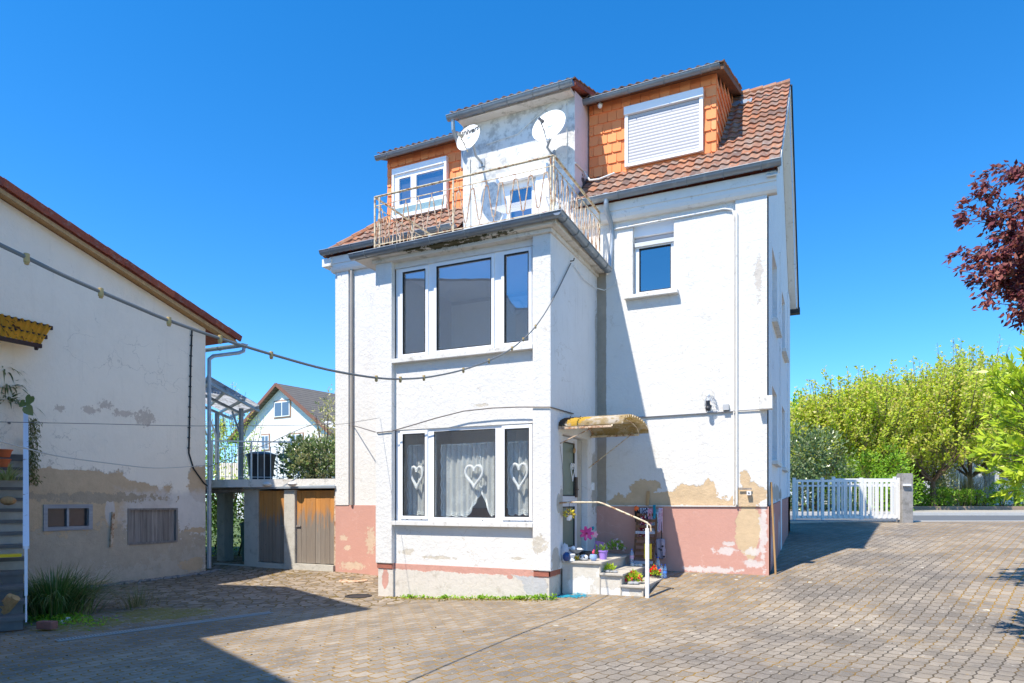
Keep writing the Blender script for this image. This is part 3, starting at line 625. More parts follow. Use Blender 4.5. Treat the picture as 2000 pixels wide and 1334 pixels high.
# balcony railing
R0, R1, RY = -7.33, -3.90, 9.84; zb_, zt_ = SZ1, SZ1 + .96
rl = None
def rail_side(a, c, n, posts, first):
    a, c = Vector(a), Vector(c); d = (c - a); L = d.length; u_ = d.normalized(); z = Vector((0, 0, 1)); b = MB()
    b.bar(a + z * .96, c + z * .96, .045, .014); b.bar(a + z * .955 + u_ * 0, c + z * .955, .012, .03)
    b.bar(a + z * .80, c + z * .80, .014, .012); b.bar(a + z * .10, c + z * .10, .014, .012)
    for k in posts: b.bar(a + d * k, a + d * k + z * .96, .024, .024, up=(0, 1, 0) if abs(u_.y) < .5 else (1, 0, 0))
    s_ = MB(); P = L / n
    for i in range(n):
        o = a + u_ * (P * (i + .5)); w_, nn = P * .42, P * .10; lo, hi = z * .19, z * .72
        pts = [o - u_ * w_ + lo, o - u_ * nn + hi, o + u_ * nn + hi, o + u_ * w_ + lo]
        for p, q in zip(pts, pts[1:]): s_.bar(p, q, .016, .014, up=(0, 1, 0) if abs(u_.y) < .5 else (1, 0, 0))
        s_.bar(o + hi, o + z * .80, .01, .01, up=(0, 1, 0) if abs(u_.y) < .5 else (1, 0, 0))
        e = o + u_ * (P * .5)
        if i < n - 1: s_.bar(e - u_ * (P * .09) + lo, e + u_ * (P * .09) + lo, .012, .01); s_.bar(e + lo, e + z * .10, .01, .01, up=(0, 1, 0) if abs(u_.y) < .5 else (1, 0, 0))
    return b, s_
RAIL = None
for (a, c, n, posts) in (((R0, RY, zb_), (R1, RY, zb_), 13, (0, .03, .47, .985, 1)), ((R1, RY + .03, zb_), (R1, 12.2, zb_), 10, (.99,)), ((R0, RY + .03, zb_), (R0, 12.2, zb_), 10, (.5, .99))):
    b, s_ = rail_side(a, c, n, posts, 0); o = b.build('balcony_railing', M_rust, H); s_.build('zigzag_bars', M_rust2, o)

# ---- cornice, eaves gutters
CRX = onY(1140, 400, 12.0).x
def cornice(xa, xb):
    b = MB(); b.prism([(xa, YF + .05, 6.83), (xa, YF - .07, 6.83), (xa, YF - .11, 6.87), (xa, YF - .13, 6.93), (xa, YF - .13, 7.0), (xa, YF - .15, 7.0), (xa, YF - .15, 7.16), (xa, YF + .05, 7.16)], (xb - xa, 0, 0)); return b.build('cornice', M_cornice, H)
cornice(XL - .08, -6.95); cornice(-4.42, XR + .16)
gutter('gutter', (XL - .22, YF - .26, 7.27), (-6.95, YF - .26, 7.29), parent=H, nb=6, r=.085); gutter('gutter', (-4.42, YF - .26, 7.24), (XR + .24, YF - .26, 7.27), parent=H, nb=6, r=.085)
b = MB(); b.box(XL + .0, XL - .25, YF - .2, YF + 4.5, 6.95, 7.12); b.build('side_cornice', M_cornice, H)

# ---- roof
RZ, RYR = 10.62, 15.75; EY, EZ = YF - .22, 7.18
SL = (RZ - EZ) / (RYR - EY)
def roofz(y): return EZ + (y - EY) * SL
ud = Vector((0, 1, SL)).normalized(); nd = Vector((0, -SL, 1)).normalized()
def tiles(name, parent, O, xd, up, nrm, width, length, keep, tw=.165, tl=.29, mat=None, amp=.030):
    O, xd, up, nrm = Vector(O), Vector(xd), Vector(up), Vector(nrm); b = MB(); nx = max(1, round(width / tw)); ny = max(1, round(length / tl)); tw = width / nx; tl = length / ny; K = 7
    for j in range(ny):
        for i in range(nx):
            c = O + xd * (tw * (i + .5)) + up * (tl * (j + .5))
            if not keep(c): continue
            base = len(b.v); sh = random.uniform(-.006, .006); lf = random.uniform(0, .006)
            for (s_, hh, ex) in ((0, .036, -.03), (1, .004, .0)):
                for k in range(K):
                    q = k / (K - 1); prof = amp * (.5 + .5 * cos(2 * pi * (q - .18)))
                    b.v.append(tuple(O + xd * (tw * (i - .02 + 1.04 * q) + sh) + up * (tl * (j + s_) + ex) + nrm * (prof + hh + lf)))
            for k in range(K): v = b.v[base + k]; b.v.append(tuple(Vector(v) - nrm * .022))
            for k in range(K - 1): b.f.append((base + k, base + k + 1, base + K + k + 1, base + K + k)); b.f.append((base + 2 * K + k, base + 2 * K + k + 1, base + k + 1, base + k))
    return b.build(name, mat or M_tile, parent, smooth=True)
VX = XR + .20
RL = (RYR - EY) / ud.y
b = MB(); e1 = -.02
hipx = -7.35
for xa_, xb_, ys_ in ((VX - .03, -4.36, YF - .06), (-4.36, -6.93, YF + .3), (-6.93, hipx, YF - .06)):
    zs_ = EZ + (ys_ - EY) * (RZ - EZ) / (RYR - EY)
    b.prism([(xa_, ys_, zs_ - .03), (xa_, RYR, RZ - .06), (xa_, 19.6, 6.82), (xa_, 19.6, 6.72), (xa_, RYR, RZ - .16), (xa_, ys_, zs_ - .12)], (xb_ - xa_, 0, 0))
roof = b.build('roof', M_verge, H)
b = MB(); ez = EZ + .0
for ya, za, yb_, zb2 in ((EY, EZ - .06, RYR, RZ - .10), (19.6, 6.7, RYR, RZ - .10)): b.bar((VX, ya, za), (VX, yb_, zb2), .03, .10, up=(0, 0, 1)); b.bar((VX - .11, ya, za - .06), (VX - .11, yb_, zb2 - .06), .17, .02)
b.build('verge_soffit', M_cornice, roof)
b = MB()
for ya, za, yb_, zb2 in ((19.66, 6.75, RYR, RZ - .03),): b.bar((VX + .02, ya, za), (VX + .02, yb_, zb2), .05, .09)
b.box(VX - .25, VX + .06, 19.5, 19.75, 6.62, 6.76); b.build('rear_verge_edge', M_dark, roof)
DRX1 = -1.90; DRX0 = -4.40; DLX0 = onY(757, 400, 13.06).x; DLX1 = -6.9; DY = 13.06
def keepR(c):
    if DRX0 - .05 < c.x < DRX1 + .02 and c.y > DY + .05: return False
    return c.x < VX + .02 and c.x > DRX0 - .02
tiles('roof_tiles', roof, (DRX0, EY, EZ), (1, 0, 0), ud, nd, VX - DRX0, RL, keepR)
hipd = Vector((hipx - (XL - .2), RYR - EY, RZ - EZ))
def keepL(c):
    k = (c.y - EY) / (RYR - EY)
    if c.x < (XL - .2) + (hipx - XL + .2) * k: return False
    if c.x > DLX0 + .05 and c.y > DY + .05: return False
    return c.x < DLX1
tiles('roof_tiles', roof, (XL - .2, EY, EZ), (1, 0, 0), ud, nd, DLX1 - XL + .2, RL, keepL)
b = MB(); b.poly([(XL - .2, EY, EZ), (hipx, RYR, RZ), (hipx, RYR, RZ - .1), (XL - .2, 19.6, 6.8)]); b.poly([(XL - .2, EY, EZ), (XL - .2, 19.6, 6.8), (hipx, RYR, RZ)]); b.poly([(XL - .2, EY + .05, EZ + .01), (hipx + .02, RYR, RZ - .02), (hipx + .6, RYR, RZ - .02), (DLX1, EY + .05, EZ + .01)]); b.build('hip_face', M_verge, roof)
b = MB(); n = 14
for i in range(n):
    p = Vector((XL - .2, EY, EZ + .03)) + hipd * (i / n); q = Vector((XL - .2, EY, EZ + .03)) + hipd * ((i + 1.08) / n); b.tube([p, q], .09, 8, r2=.075)
b.build('hip_tiles', M_tile, roof)
b = MB(); n = 24
for i in range(n):
    xa = VX - (VX - hipx) * i / n; xb = VX - (VX - hipx) * (i + 1.06) / n; b.tube([(xa, RYR, RZ + .01), (xb, RYR, RZ + .0)], .10, 8, r2=.088)
b.build('ridge_tiles', M_tile, roof)
p = onY(1447, 212, RYR - .5); b = MB(); b.cbox((p.x + .02, RYR - .55, roofz(RYR - .55) + .06), .42, .02, .30, Matrix.Rotation(-(pi / 2 - math.atan(SL)), 3, 'X')); b.build('lead_patch', M_zincl, roof)

# ---- dormers
def shingles(b, a0, a1, z0, z1, P, keep, tw=.20, tl=.215):
    ny = round((z1 - z0) / tl); tl = (z1 - z0) / ny; nx = round((a1 - a0) / tw); tw = (a1 - a0) / nx
    for j in range(ny):
        for i in range(-1, nx + 1):
            x_ = a0 + tw * i; x2 = x_ + tw
            if j % 2: x_ += tw * .5; x2 += tw * .5
            x_ = max(a0, x_); x2 = min(a1, x2)
            if x2 - x_ < .03: continue
            z_ = z0 + tl * j
            if not keep((x_ + x2) / 2, z_ + tl / 2): continue
            o = .026 + random.uniform(-.002, .003); gp = .004
            n = len(b.v); r = tw * .24
            outl = [(x_ + gp + r, z_), (x_ + gp + r * .35, z_ + r * .18), (x_ + gp, z_ + r * .75), (x_ + gp, z_ + tl * 1.1), (x2 - gp, z_ + tl * 1.1), (x2 - gp, z_)]
            F = []
            for (a, zz) in outl: F.append(P(a, zz, o * (1 - (zz - z_) / (tl * 1.1)) + .004))
            B_ = [P(a, zz, 0.0) for (a, zz) in outl]
            k = len(F); b.v += F + B_; b.f.append(tuple(range(n, n + k)))
            for q in range(k): w_ = (q + 1) % k; b.f.append((n + q, n + k + q, n + k + w_, n + w_))
def dormer(xa, xb, Y, zb, zt, wrect, label, sideR=True, closed=True):
    b = MB(); b.box(xa, xb, Y, Y + .12, zb - .3, zt); 
    ridge_y = Y + (RZ - zt) / .30
    for x_, in (((xa + .1),), ((xb - .1),)): b.prism([(x_ - .1, Y + .12, zb - .3), (x_ - .1, RYR, RZ - .3), (x_ - .1, RYR, RZ - .25), (x_ - .1, Y + .12, zt)], (.2 if x_ < xb - .2 else .1, 0, 0))
    D = b.build('dormer', M_shingle, H); D['label'] = label
    c = MB(); x0_, x1_, z0_, z1_ = wrect
    shingles(c, xa, xb, zb, zt, lambda a, z, o: (a, Y - o, z), lambda a, z: not (x0_ - .03 < a < x1_ + .03 and z0_ - .05 < z < z1_ + .03))
    if sideR:
        sl_ = (RZ - .02 - zt) / (RYR - Y)
        shingles(c, Y, RYR, zb - .1, RZ, lambda a, z, o: (xb + o, a, z), lambda a, z: roofz(a) + .0 < z < zt + (a - Y) * sl_ - .08)
    c.build('shingle_cladding', M_shingle, D)
    r = MB(); ya = Y - .22; sl_ = (RZ + .02 - zt) / (RYR - Y); zf = zt - .22 * sl_
    r.prism([(xa - .08, ya, zf), (xa - .08, RYR, RZ + .0), (xa - .08, RYR, RZ + .1), (xa - .08, ya, zf + .10)], (xb - xa + .24 if sideR else xb - xa + .08, 0, 0)); r.build('dormer_roof', M_brownwood, D)
    u2 = Vector((0, 1, sl_)).normalized(); n2 = Vector((0, -sl_, 1)).normalized()
    tiles('dormer_tiles', D, (xa - .1, ya, zf + .10), (1, 0, 0), u2, n2, xb - xa + (.27 if sideR else .1), (RYR - ya) / u2.y, lambda c_: True)
    gutter('gutter', (xa - .12, ya - .06, zf + .03), (xb + (.10 if sideR else 0), ya - .06, zf + .06), parent=D, nb=4, r=.07)
    return D
zt = 9.62
WR = W2(1222, 1374, 176, 297, DY - .02, 1374)
DR = dormer(DRX0, DRX1, DY, 7.93, zt, WR, 'wide orange shingled dormer with closed white shutter', True)
def shutter_window(W, Y, D):
    x0, x1, z0, z1 = W; b = MB(); f = .065; b.box(x0, x0 + f, Y - .10, Y, z0, z1 - .161); b.box(x1 - f, x1, Y - .10, Y, z0, z1 - .161); b.box(x0 - .01, x1 + .01, Y - .13, Y, z1 - .16, z1 + .0)
    o = b.build('shutter_frame', M_pvc, D, bevel=.005); MB().box(x0 + f, x1 - f, Y - .07, Y - .04, z0 + .06, z1 - .16).build('roller_shutter', M_blind, D); MB().box(x0 + f, x1 - f, Y - .09, Y - .03, z0, z0 + .06).build('shutter_rail', M_pvc, D)
shutter_window(WR, DY, DR)
WLr = W2(770, 876, 308, 408, DY - .02, 876)
DLm = dormer(DLX0, DLX1, DY, 7.85, 9.60, WLr, 'smaller orange shingled dormer with two part window', False)
x0, x1, z0, z1 = WLr; b = MB(); Y = DY - .12
b.box(x0, x0 + .05, Y, DY, z0 + .061, z1 - .141); b.box(x1 - .05, x1, Y, DY, z0 + .061, z1 - .141); b.box(x0, x1, Y, DY, z1 - .14, z1 + .001); b.box(x0 + .05, x1 - .05, Y + .04, DY, z1 - .24, z1 - .14); b.build('window_surround', M_pvc, DLm)
b = MB(); b.box(x0 + .05, x1 - .05, Y + .02, Y + .03, z0 + .06, z0 + .22); b.build('marbled_panel', plain('marbled_glass', (.22, .33, .36, 1), .3, var=.5, sc=30), DLm)
b = MB(); b.box(x0, x1, Y - .02, DY, z0 - .02, z0 + .06); b.build('window_sill', M_pvc, DLm)
b = MB(); q0, q1 = x0 + .05, x1 - .05; zz0, zz1 = z0 + .22, z1 - .24; m_ = q0 + (q1 - q0) * .40
for bx in ((q0, q0 + .13, zz0, zz1), (m_ - .10, m_ + .05, zz0, zz1), (q1 - .05, q1, zz0, zz1), (q0 + .13, m_ - .10, zz0, zz0 + .08), (m_ + .05, q1 - .05, zz0, zz0 + .10)): b.box(bx[0], bx[1], Y + .04, Y + .09, bx[2], bx[3])
b.build('window_frame', M_pvc, DLm); MB().box(q0 + .1, q1 - .02, Y + .06, Y + .065, zz0 + .05, zz1 + .02).build('window_pane', M_glassr, DLm); MB().box(q0 + .1, q1 - .02, Y + .11, DY - .001, zz0 + .05, zz1).build('window_backing', M_dim, DLm)
# central dormer flush with the wall
CX0, CX1 = -6.90, onY(1123, 250, YF).x; CZ = 9.52
DH = W2(977, 1046, 345, 440, YF, 1046); DH = (DH[0], DH[1], SZ1, 8.02)
b = MB(); b.panel('Y', YF - .02, .2, CX0, CX1, SZ1 - .05, CZ, [DH]); CDM = b.build('central_dormer', M_dormw, H); CDM['label'] = 'grey stained plaster dormer with balcony door and dishes'
b = MB(); b.prism([(CX1 - .004, YF + .18, 6.5), (CX1 - .004, YF - .018, 6.5), (CX1 - .004, YF - .018, CZ), (CX1 - .004, DY + .3, CZ + .2), (CX1 - .004, DY + .3, 6.9)], (-.15, 0, 0)); b.v = [(x + .008, y, z) for x, y, z in b.v]; b.build('dormer_cheek', M_pink, CDM)
b = MB(); b.prism([(CX0 + .004, YF + .18, 6.5), (CX0 + .004, YF, 6.5), (CX0 + .004, YF, CZ), (CX0 + .004, 15.6, RZ - .1), (CX0 + .004, 15.6, 9.6)], (.15, 0, 0)); b.build('dormer_cheek', M_dormw, CDM)
r = MB(); ya = YF - .30; sl_ = (RZ + .04 - CZ) / (RYR - YF); zf = CZ - .2 * sl_
r.prism([(CX0 - .12, ya, zf), (CX0 - .12, RYR, RZ + .05), (CX0 - .12, RYR, RZ + .15), (CX0 - .12, ya, zf + .08)], (CX1 - CX0 + .24, 0, 0)); r.build('dormer_roof', M_verge, CDM)
u2 = Vector((0, 1, sl_)).normalized(); n2 = Vector((0, -sl_, 1)).normalized()
tiles('dormer_tiles', CDM, (CX0 - .12, ya, zf + .08), (1, 0, 0), u2, n2, CX1 - CX0 + .24, 3.4, lambda c_: True)
b = MB(); b.box(CX0, CX1, YF - .26, YF - .02, CZ - .12, CZ - .06); b.build('eaves_board', M_soffit, CDM)
gutter('gutter', (CX0 - .16, ya - .07, zf + .0), (CX1 + .10, ya - .07, zf + .03), parent=CDM, nb=5, r=.08)
b = MB(); b.tube([(CX0 - .05, ya - .06, zf - .06), (CX0 - .05, ya - .04, zf - .26), (CX0 - .07, ya + .2, zf - .42), (CX0 - .07, YF + .1, 9.0), (CX0 - .07, YF + .1, 8.6)], .04, 10); b.build('downpipe', M_zincl, CDM, smooth=True)
b = MB(); p = .05; b.tube([(CX1 - .17, YF - .04, CZ - .25), (CX1 - .15, YF - .04, CZ - .2), (CX1 - .15, YF - .04, 7.6)], .012, 6); b.tube([onY(950, 282, YF - .04), onY(1010, 262, YF - .04), onY(1090, 190, YF - .04), onY(1106, 190, YF - .04)], .008, 5); b.tube([onY(917, 310, YF - .04), onY(918, 440, YF - .04)], .015, 6); b.build('cable_conduit', M_cornice, CDM)
# balcony door
x0, x1, z0, z1 = DH; b = MB(); Y = YF + .04
b.box(x0, x0 + .20, Y, Y + .07, z0, z1); b.box(x1 - .1, x1, Y, Y + .07, z0, z1); b.box(x0 + .2, x1 - .1, Y, Y + .07, z1 - .12, z1); b.box(x0 + .2, x1 - .1, Y, Y + .07, z0, z0 + .14)
bd = b.build('balcony_door', M_pvc, H); MB().box(x0 + .2, x1 - .1, Y + .03, Y + .035, z0 + .14, z1 - .12).build('pane', M_glassr, bd)
M_blind2 = slat_mat('venetian_blind', (.72, .72, .74, 1), .06, .3); MB().box(x0 + .2, x1 - .1, Y + .05, Y + .06, z0 + .14, z0 + 1.05).build('venetian_blind', M_blind2, bd)
MB().box(x0 - .04, x1 + .30, YF - .10, YF - .02, z1, z1 + .19).build('shutter_box', M_pvc, bd)
MB().box(x0, x1, YF + .17, YF + .9, z0, z1).build('dark_hallway', M_dim, bd)  # closed box coloured dark in place of an unlit hallway
b = MB(); b.box(x1 + .02, x1 + .30, YF - .045, YF - .021, z0, z1 - .001); b.build('white_panel', M_pvc, bd)
# downpipes
b = MB(); P0 = Vector((onY(1184, 380, YF - .26).x, YF - .26, 7.16)); b.lathe([(.075, .12), (.07, .06), (.045, -.02), (.045, -.06)], P0, 12); b.tube([P0 + Vector((0, 0, -.03)), P0 + Vector((.0, .02, -.16)), P0 + Vector((.03, .2, -.34)), P0 + Vector((.04, .26, -.48)), P0 + Vector((.03, .26, -.75)), P0 + Vector((.0, .18, -1.25))], .045, 10); b.build('downpipe', M_zincl, H, smooth=True)
b = MB(); P0 = Vector((onY(840, 440, YF - .26).x, YF - .26, 7.16)); b.tube([P0, P0 + Vector((0, .03, -.25)), P0 + Vector((.0, .2, -.5)), (P0.x, YF - .1, SZ1 + .05)], .045, 10); b.build('downpipe', M_zincl, H, smooth=True)
b = MB(); xq = onY(687, 700, YF - .04).x; b.tube([(xq, YF - .045, 6.85), (xq, YF - .045, 1.5)], .035, 10); b.build('downpipe', plain('stained_pipe', (.33, .30, .26, 1), .7, var=.2), H, smooth=True)
# conduits on the right wall
b = MB(); xc = onY(1433, 700, YF - .06).x; xd_ = xc + .05
pt = onY(1200, 412, YF - .03); pt2 = onY(1415, 375, YF - .03)
b.tube([(pt.x, YF - .03, 6.70), (pt2.x, YF - .03, 6.72), (xc - .03, YF - .03, 6.68), (xc, YF - .03, 6.58), (xc, YF - .03, ZP + .03)], .016, 6); b.tube([(xd_, YF - .075, 6.6), (xd_, YF - .075, ZP + .03)], .02, 6); b.build('cable_conduit', M_cornice, H, smooth=True)
b = MB(); pa, pb = onY(1200, 818, YF - .02), onY(1433, 803, YF - .02); b.tube([(-3.7, YF - .02, pa.z), (pb.x, YF - .02, pb.z)], .018, 6); pc = onY(1490, 800, YF - .07); b.tube([(pb.x, YF - .075, pb.z), (pc.x, YF - .075, pb.z)], .012, 6); b.build('cable_conduit', plain('grey_conduit', (.33, .33, .34, 1), .6), H)
b = MB(); p = onY(1418, 800, YF - .05); b.box(p.x - .05, p.x + .05, YF - .08, YF - .001, p.z - .01, p.z + .09); b.build('cable_box', plain('grey_plastic', (.42, .43, .44, 1), .5), H)
b = MB(); p = onY(1463, 963, YF - .1); b.box(p.x - .035, p.x + .035, YF - .13, YF - .051, p.z - .035, p.z + .035); b.build('socket_box', M_pvc, H); b = MB(); b.lathe([(0.001, 0), (.014, 0), (.014, -.004)], (0, 0, 0), 10, Matrix.Rotation(-pi / 2, 3, 'X')); b.v = [(x + p.x, y + YF - .134, z + p.z) for x, y, z in b.v]; b.build('socket_hole', M_dark, H)
b = MB(); pa = onY(1443, 955, YF - .1); b.bar((pa.x, YF - .09, pa.z), (pa.x + .21, YF - .09, pa.z), .012, .03); b.build('hasp', M_greywood, H)
p = onY(1172, 206, DY - .15); b = MB(); b.ball((p.x, DY - .15, p.z), .05, 10, sz=1.2); b.tube([(p.x, DY - .12, p.z + .04), (p.x, DY, p.z + .1)], .02); b.build('eaves_sensor', M_pvc, H, smooth=True)
b = MB(); P = [onX(1124, 318, CX1 + .03), onY(1140, 335, DY - .3), onY(1152, 352, DY - .4), onY(1170, 350, DY - .4), onY(1200, 338, DY - .3)]; b.tube(P, .018, 6); b.build('loose_cable', M_cornice, H, smooth=True)
# ------------------------------------------------------------------ neighbour building behind the camera (throws the big yard shadow, shows in the glass)
SO = Vector((SUN.x / -SUN.z, SUN.y / -SUN.z))
def src(u, v, h, z=-.1): p = onZ(u, v, z); return (p.x - SO.x * (h - z), p.y - SO.y * (h - z))
hN = 7.5
foot = [src(760, 1460, hN), src(385, 1245, hN), src(725, 1190, hN), src(555, 1145, hN), (-13.1, 5.2), (-13.1, -14), (-1.5, -14)]
NB = thing('neighbour_building', 'plain rendered building beside the yard entrance, mirrored in the bay glass', 'building', (-9, -3, 0))
b = MB(); b.prism([(x, y, -.5) for x, y in foot], (0, 0, hN + .5)); b.build('wall', plaster('neighbour_render', base=(.86, .86, .86, 1), dirt=.1), NB)
b = MB(); b.prism([(x, y, hN + .001) for x, y in foot], (0, 0, .06)); b.build('roof', M_zincl, NB)
b = MB(); b.box(-10.75, -9.95, -.4, .3, hN, hN + .95); b.box(-10.85, -9.85, -.5, .4, hN + .95, hN + 1.05); b.build('chimney', plaster('chimney_render', base=(.35, .3, .25, 1)), NB)
# ------------------------------------------------------------------ barn on the left
XB = -13.3; BYC = 11.3
def bz(y): return 7.17 - .301 * (y - 6.79)
BN = thing('old_barn', 'old barn with grey-white gable wall, crumbling clay base and red verge tiles', 'barn', (XB, 8, 0))
def pxB(u, v, ru, rv, *k):
    c = onX(u, v, XB); a = onX(u + ru, v, XB); e = onX(u, v + rv, XB); return (c.y, c.z, abs(a.y - c.y), abs(e.z - c.z)) + k
CLAY = (.56, .41, .265, 1); GREY = (.50, .425, .335, 1); GREYL = (.62, .575, .54, 1)
M_barn = plaster('barn_wall', 'Y', base=(.86, .77, .645, 1), dirt=.25, blot=(.60, .8), grain=.012, stain=(.36, .32, .27, 1), layers=[
    ((.60, .50, .41, 1), [pxB(175, 800, 14, 6), pxB(283, 815, 16, 14), pxB(240, 808, 20, 6), pxB(115, 798, 8, 7), pxB(205, 790, 10, 6)], 1.4, 12),
    (CLAY, [pxB(60, 1060, 170, 135, 'r'), pxB(210, 958, 62, 32), pxB(120, 930, 110, 14), pxB(250, 960, 55, 22), pxB(395, 945, 26, 36), pxB(270, 1010, 60, 60, 'r')], .28, 2.6),
    (GREYL, [pxB(330, 1020, 82, 62, 'r'), pxB(215, 1000, 10, 30)], .22, 2.2),
    (GREY, [pxB(240, 1110, 170, 50, 'r'), pxB(150, 1075, 50, 14), pxB(140, 1090, 40, 30)], .35, 2.2),
    ((.47, .385, .29, 1), [pxB(200, 1070, 190, 40)], .9, 4),
    ((.40, .32, .23, 1), [pxB(190, 972, 120, 9)], 1.0, 7),
    (CLAY, [pxB(375, 1105, 22, 12), pxB(385, 1035, 20, 5), pxB(180, 1150, 60, 12)], .8, 4)])
h1 = (onX(84, 1000, XB).y, onX(180, 1000, XB).y, onX(180, 1034, XB).z, onX(180, 985, XB).z)
h2 = (onX(249, 1000, XB).y, onX(347, 1000, XB).y, onX(347, 1058, XB).z, onX(347, 992, XB).z)
b = MB(); zl = 3.4; b.panel('X', XB, -.4, -2, BYC, -.5, zl, [h1, h2]); b.prism([(XB, BYC, zl), (XB, BYC, bz(BYC) - .16), (XB, 1.0, bz(1.0) - .16), (XB, -2, bz(1.0) - .16 - .9), (XB, -2, zl)], (-.4, 0, 0)); b.build('gable_wall', M_barn, BN)
b = MB(); b.panel('Y', BYC, -.3, -24, XB - .4, -.5, 5.3); b.build('rear_wall', M_barn, BN)
b = MB(); xo = XB + .27; b.prism([(xo - .05, 12.0, bz(12.0) - .12), (xo - .05, 1.0, bz(1.0) - .12), (xo - .05, -8, bz(1.0) - 2.8), (xo - .05, -8, bz(1.0) - 2.68), (xo - .05, 1.0, bz(1.0) + .0), (xo - .05, 12.0, bz(12.0) + .0)], (-11, 0, 0)); b.build('roof', M_verge, BN)
b = MB(); y = 12.12; ang = math.atan(.301)
while y > .5:
    c = Vector((xo, y - .2, bz(y - .2) + .0)); M = Matrix.Rotation(-ang - .028, 3, 'X'); b.cbox(c + Vector((0, 0, random.uniform(-.006, .006))), .05 + random.uniform(0, .006), .405, .145, M); b.cbox(c + Vector((-.14, 0, .075)), .30, .405, .025, M); y -= .375
b.build('verge_tiles', M_verge, BN, bevel=.006)
b = MB(); b.bar((xo - .04, 12.0, bz(12.0) - .155), (xo - .04, 1.0, bz(1.0) - .155), .05, .07); b.bar((XB + .12, 11.9, bz(11.9) - .13), (XB + .12, 1.0, bz(1.0) - .13), .28, .02); b.build('barge_board', M_palewood, BN)
gutter('gutter', (XB + .32, 12.2, bz(12.2) - .08), (-20, 12.2, bz(12.2) - .08), parent=BN, out=(0, 1, 0), nb=4, mat=M_zincl)
b = MB(); q0 = Vector((XB + .28, 12.2, bz(12.2) - .16)); q1 = Vector((XB + .03, BYC + .08, 4.95)); b.tube([q0, q0 + Vector((0, -.02, -.10)), q0 + Vector((-.05, -.12, -.16)), q1 + Vector((.0, .12, .10)), q1, (q1.x, q1.y, 4.5), (q1.x, q1.y, 2.1)], .045, 10); b.tube([(q1.x, q1.y, 2.1), (q1.x, q1.y, 0)], .05, 8); b.build('downpipe', M_zincl, BN, smooth=True)
b = MB(); pts = [onX(375, 645, XB + .02), onX(373, 700, XB + .02), onX(371, 800, XB + .02), onX(369, 885, XB + .02), onX(378, 915, XB + .02), onX(398, 943, XB + .02), onX(406, 950, XB + .02)]; b.tube(pts, .018, 6)
for k in range(12): p = onX(374 - k * .5, 655 + k * 20, XB + .03); b.cbox(p, .03, .06, .02)
b.build('rubber_cable', M_dark, BN, smooth=True)
b = MB(); p = onX(56, 862, XB + .12); b.tube([(p.x, p.y, p.z), (p.x, p.y, onX(56, 928, XB + .1).z)], .035, 8); b.lathe([(.0, .03), (.075, .02), (.075, 0), (.04, -.01)], p, 12); b.build('vent_pipe', M_zincl, BN, smooth=True)
b = MB(); M_gf = wood('grey_painted_frame', (.30, .30, .32, 1), (.44, .44, .46, 1), 'Y')
ya, yb, za, zb = h1; f = .075; X = XB - .03
b.box(X - .05, XB + .02, ya, ya + f, za, zb); b.box(X - .05, XB + .02, yb - f, yb, za, zb); b.box(X - .05, XB + .02, ya + f, yb - f, za, za + f); b.box(X - .05, XB + .02, ya + f, yb - f, zb - f, zb); b.box(X - .04, XB - .01, (ya + yb) / 2 - .02, (ya + yb) / 2 + .02, za + f, zb - f)
wn = b.build('window', M_gf, BN); wn['label'] = 'small two pane window in grey frame'; MB().box(X - .03, X - .025, ya + f, yb - f, za + f, zb - f).build('pane', plain('dusty_dark_glass', (.035, .04, .045, 1), .25, var=.5, sc=5, spec=.6), wn)
MB().box(X - .5, X - .06, ya, yb, za, zb).build('backing', M_dark, wn)
b = MB(); ya, yb, za, zb = h2; n = 8
for i in range(n):
    a_ = ya + .04 + (yb - ya - .08) * i / n; c_ = ya + .04 + (yb - ya - .08) * (i + 1) / n - .006; b.box(XB - .04 - random.uniform(0, .01), XB - .07, a_, c_, za + .03, zb - .04)
sh = b.build('plank_shutter', M_greywood, BN); b = MB()
b.box(XB - .08, XB + .01, ya, ya + .04, za, zb); b.box(XB - .08, XB + .01, yb - .04, yb, za, zb); b.box(XB - .08, XB + .01, ya + .04, yb - .04, zb - .04, zb); b.box(XB - .08, XB + .02, ya + .04, yb - .04, za - .01, za + .03); b.build('shutter_frame', M_greywood, sh); MB().box(XB - .4, XB - .1, ya, yb, za, zb).build('backing', M_dark, sh)
p = onX(218, 1030, XB + .04); b = MB(); b.bar(onX(221, 1000, XB + .03), onX(217, 1068, XB + .03), .05, .05); b.build('rusty_post', M_rust2, BN)
# small rubble and base ledge of the barn
b = MB()
for k in range(150):
    y_ = random.uniform(8.2, 11.6); x_ = XB + .06 + abs(random.gauss(0, .10)); r = random.uniform(.018, .05); b.ball((x_, y_, g(x_, y_) + r * .4), r, 6, sy=1.3, sz=.7, jit=.2)
struct(tag(b.build('rubble', plain('rubble_stone', (.27, .25, .23, 1), .9, var=.35, sc=9)), 'loose grey stones strewn along the foot of the barn wall', 'rubble'), 'stuff')
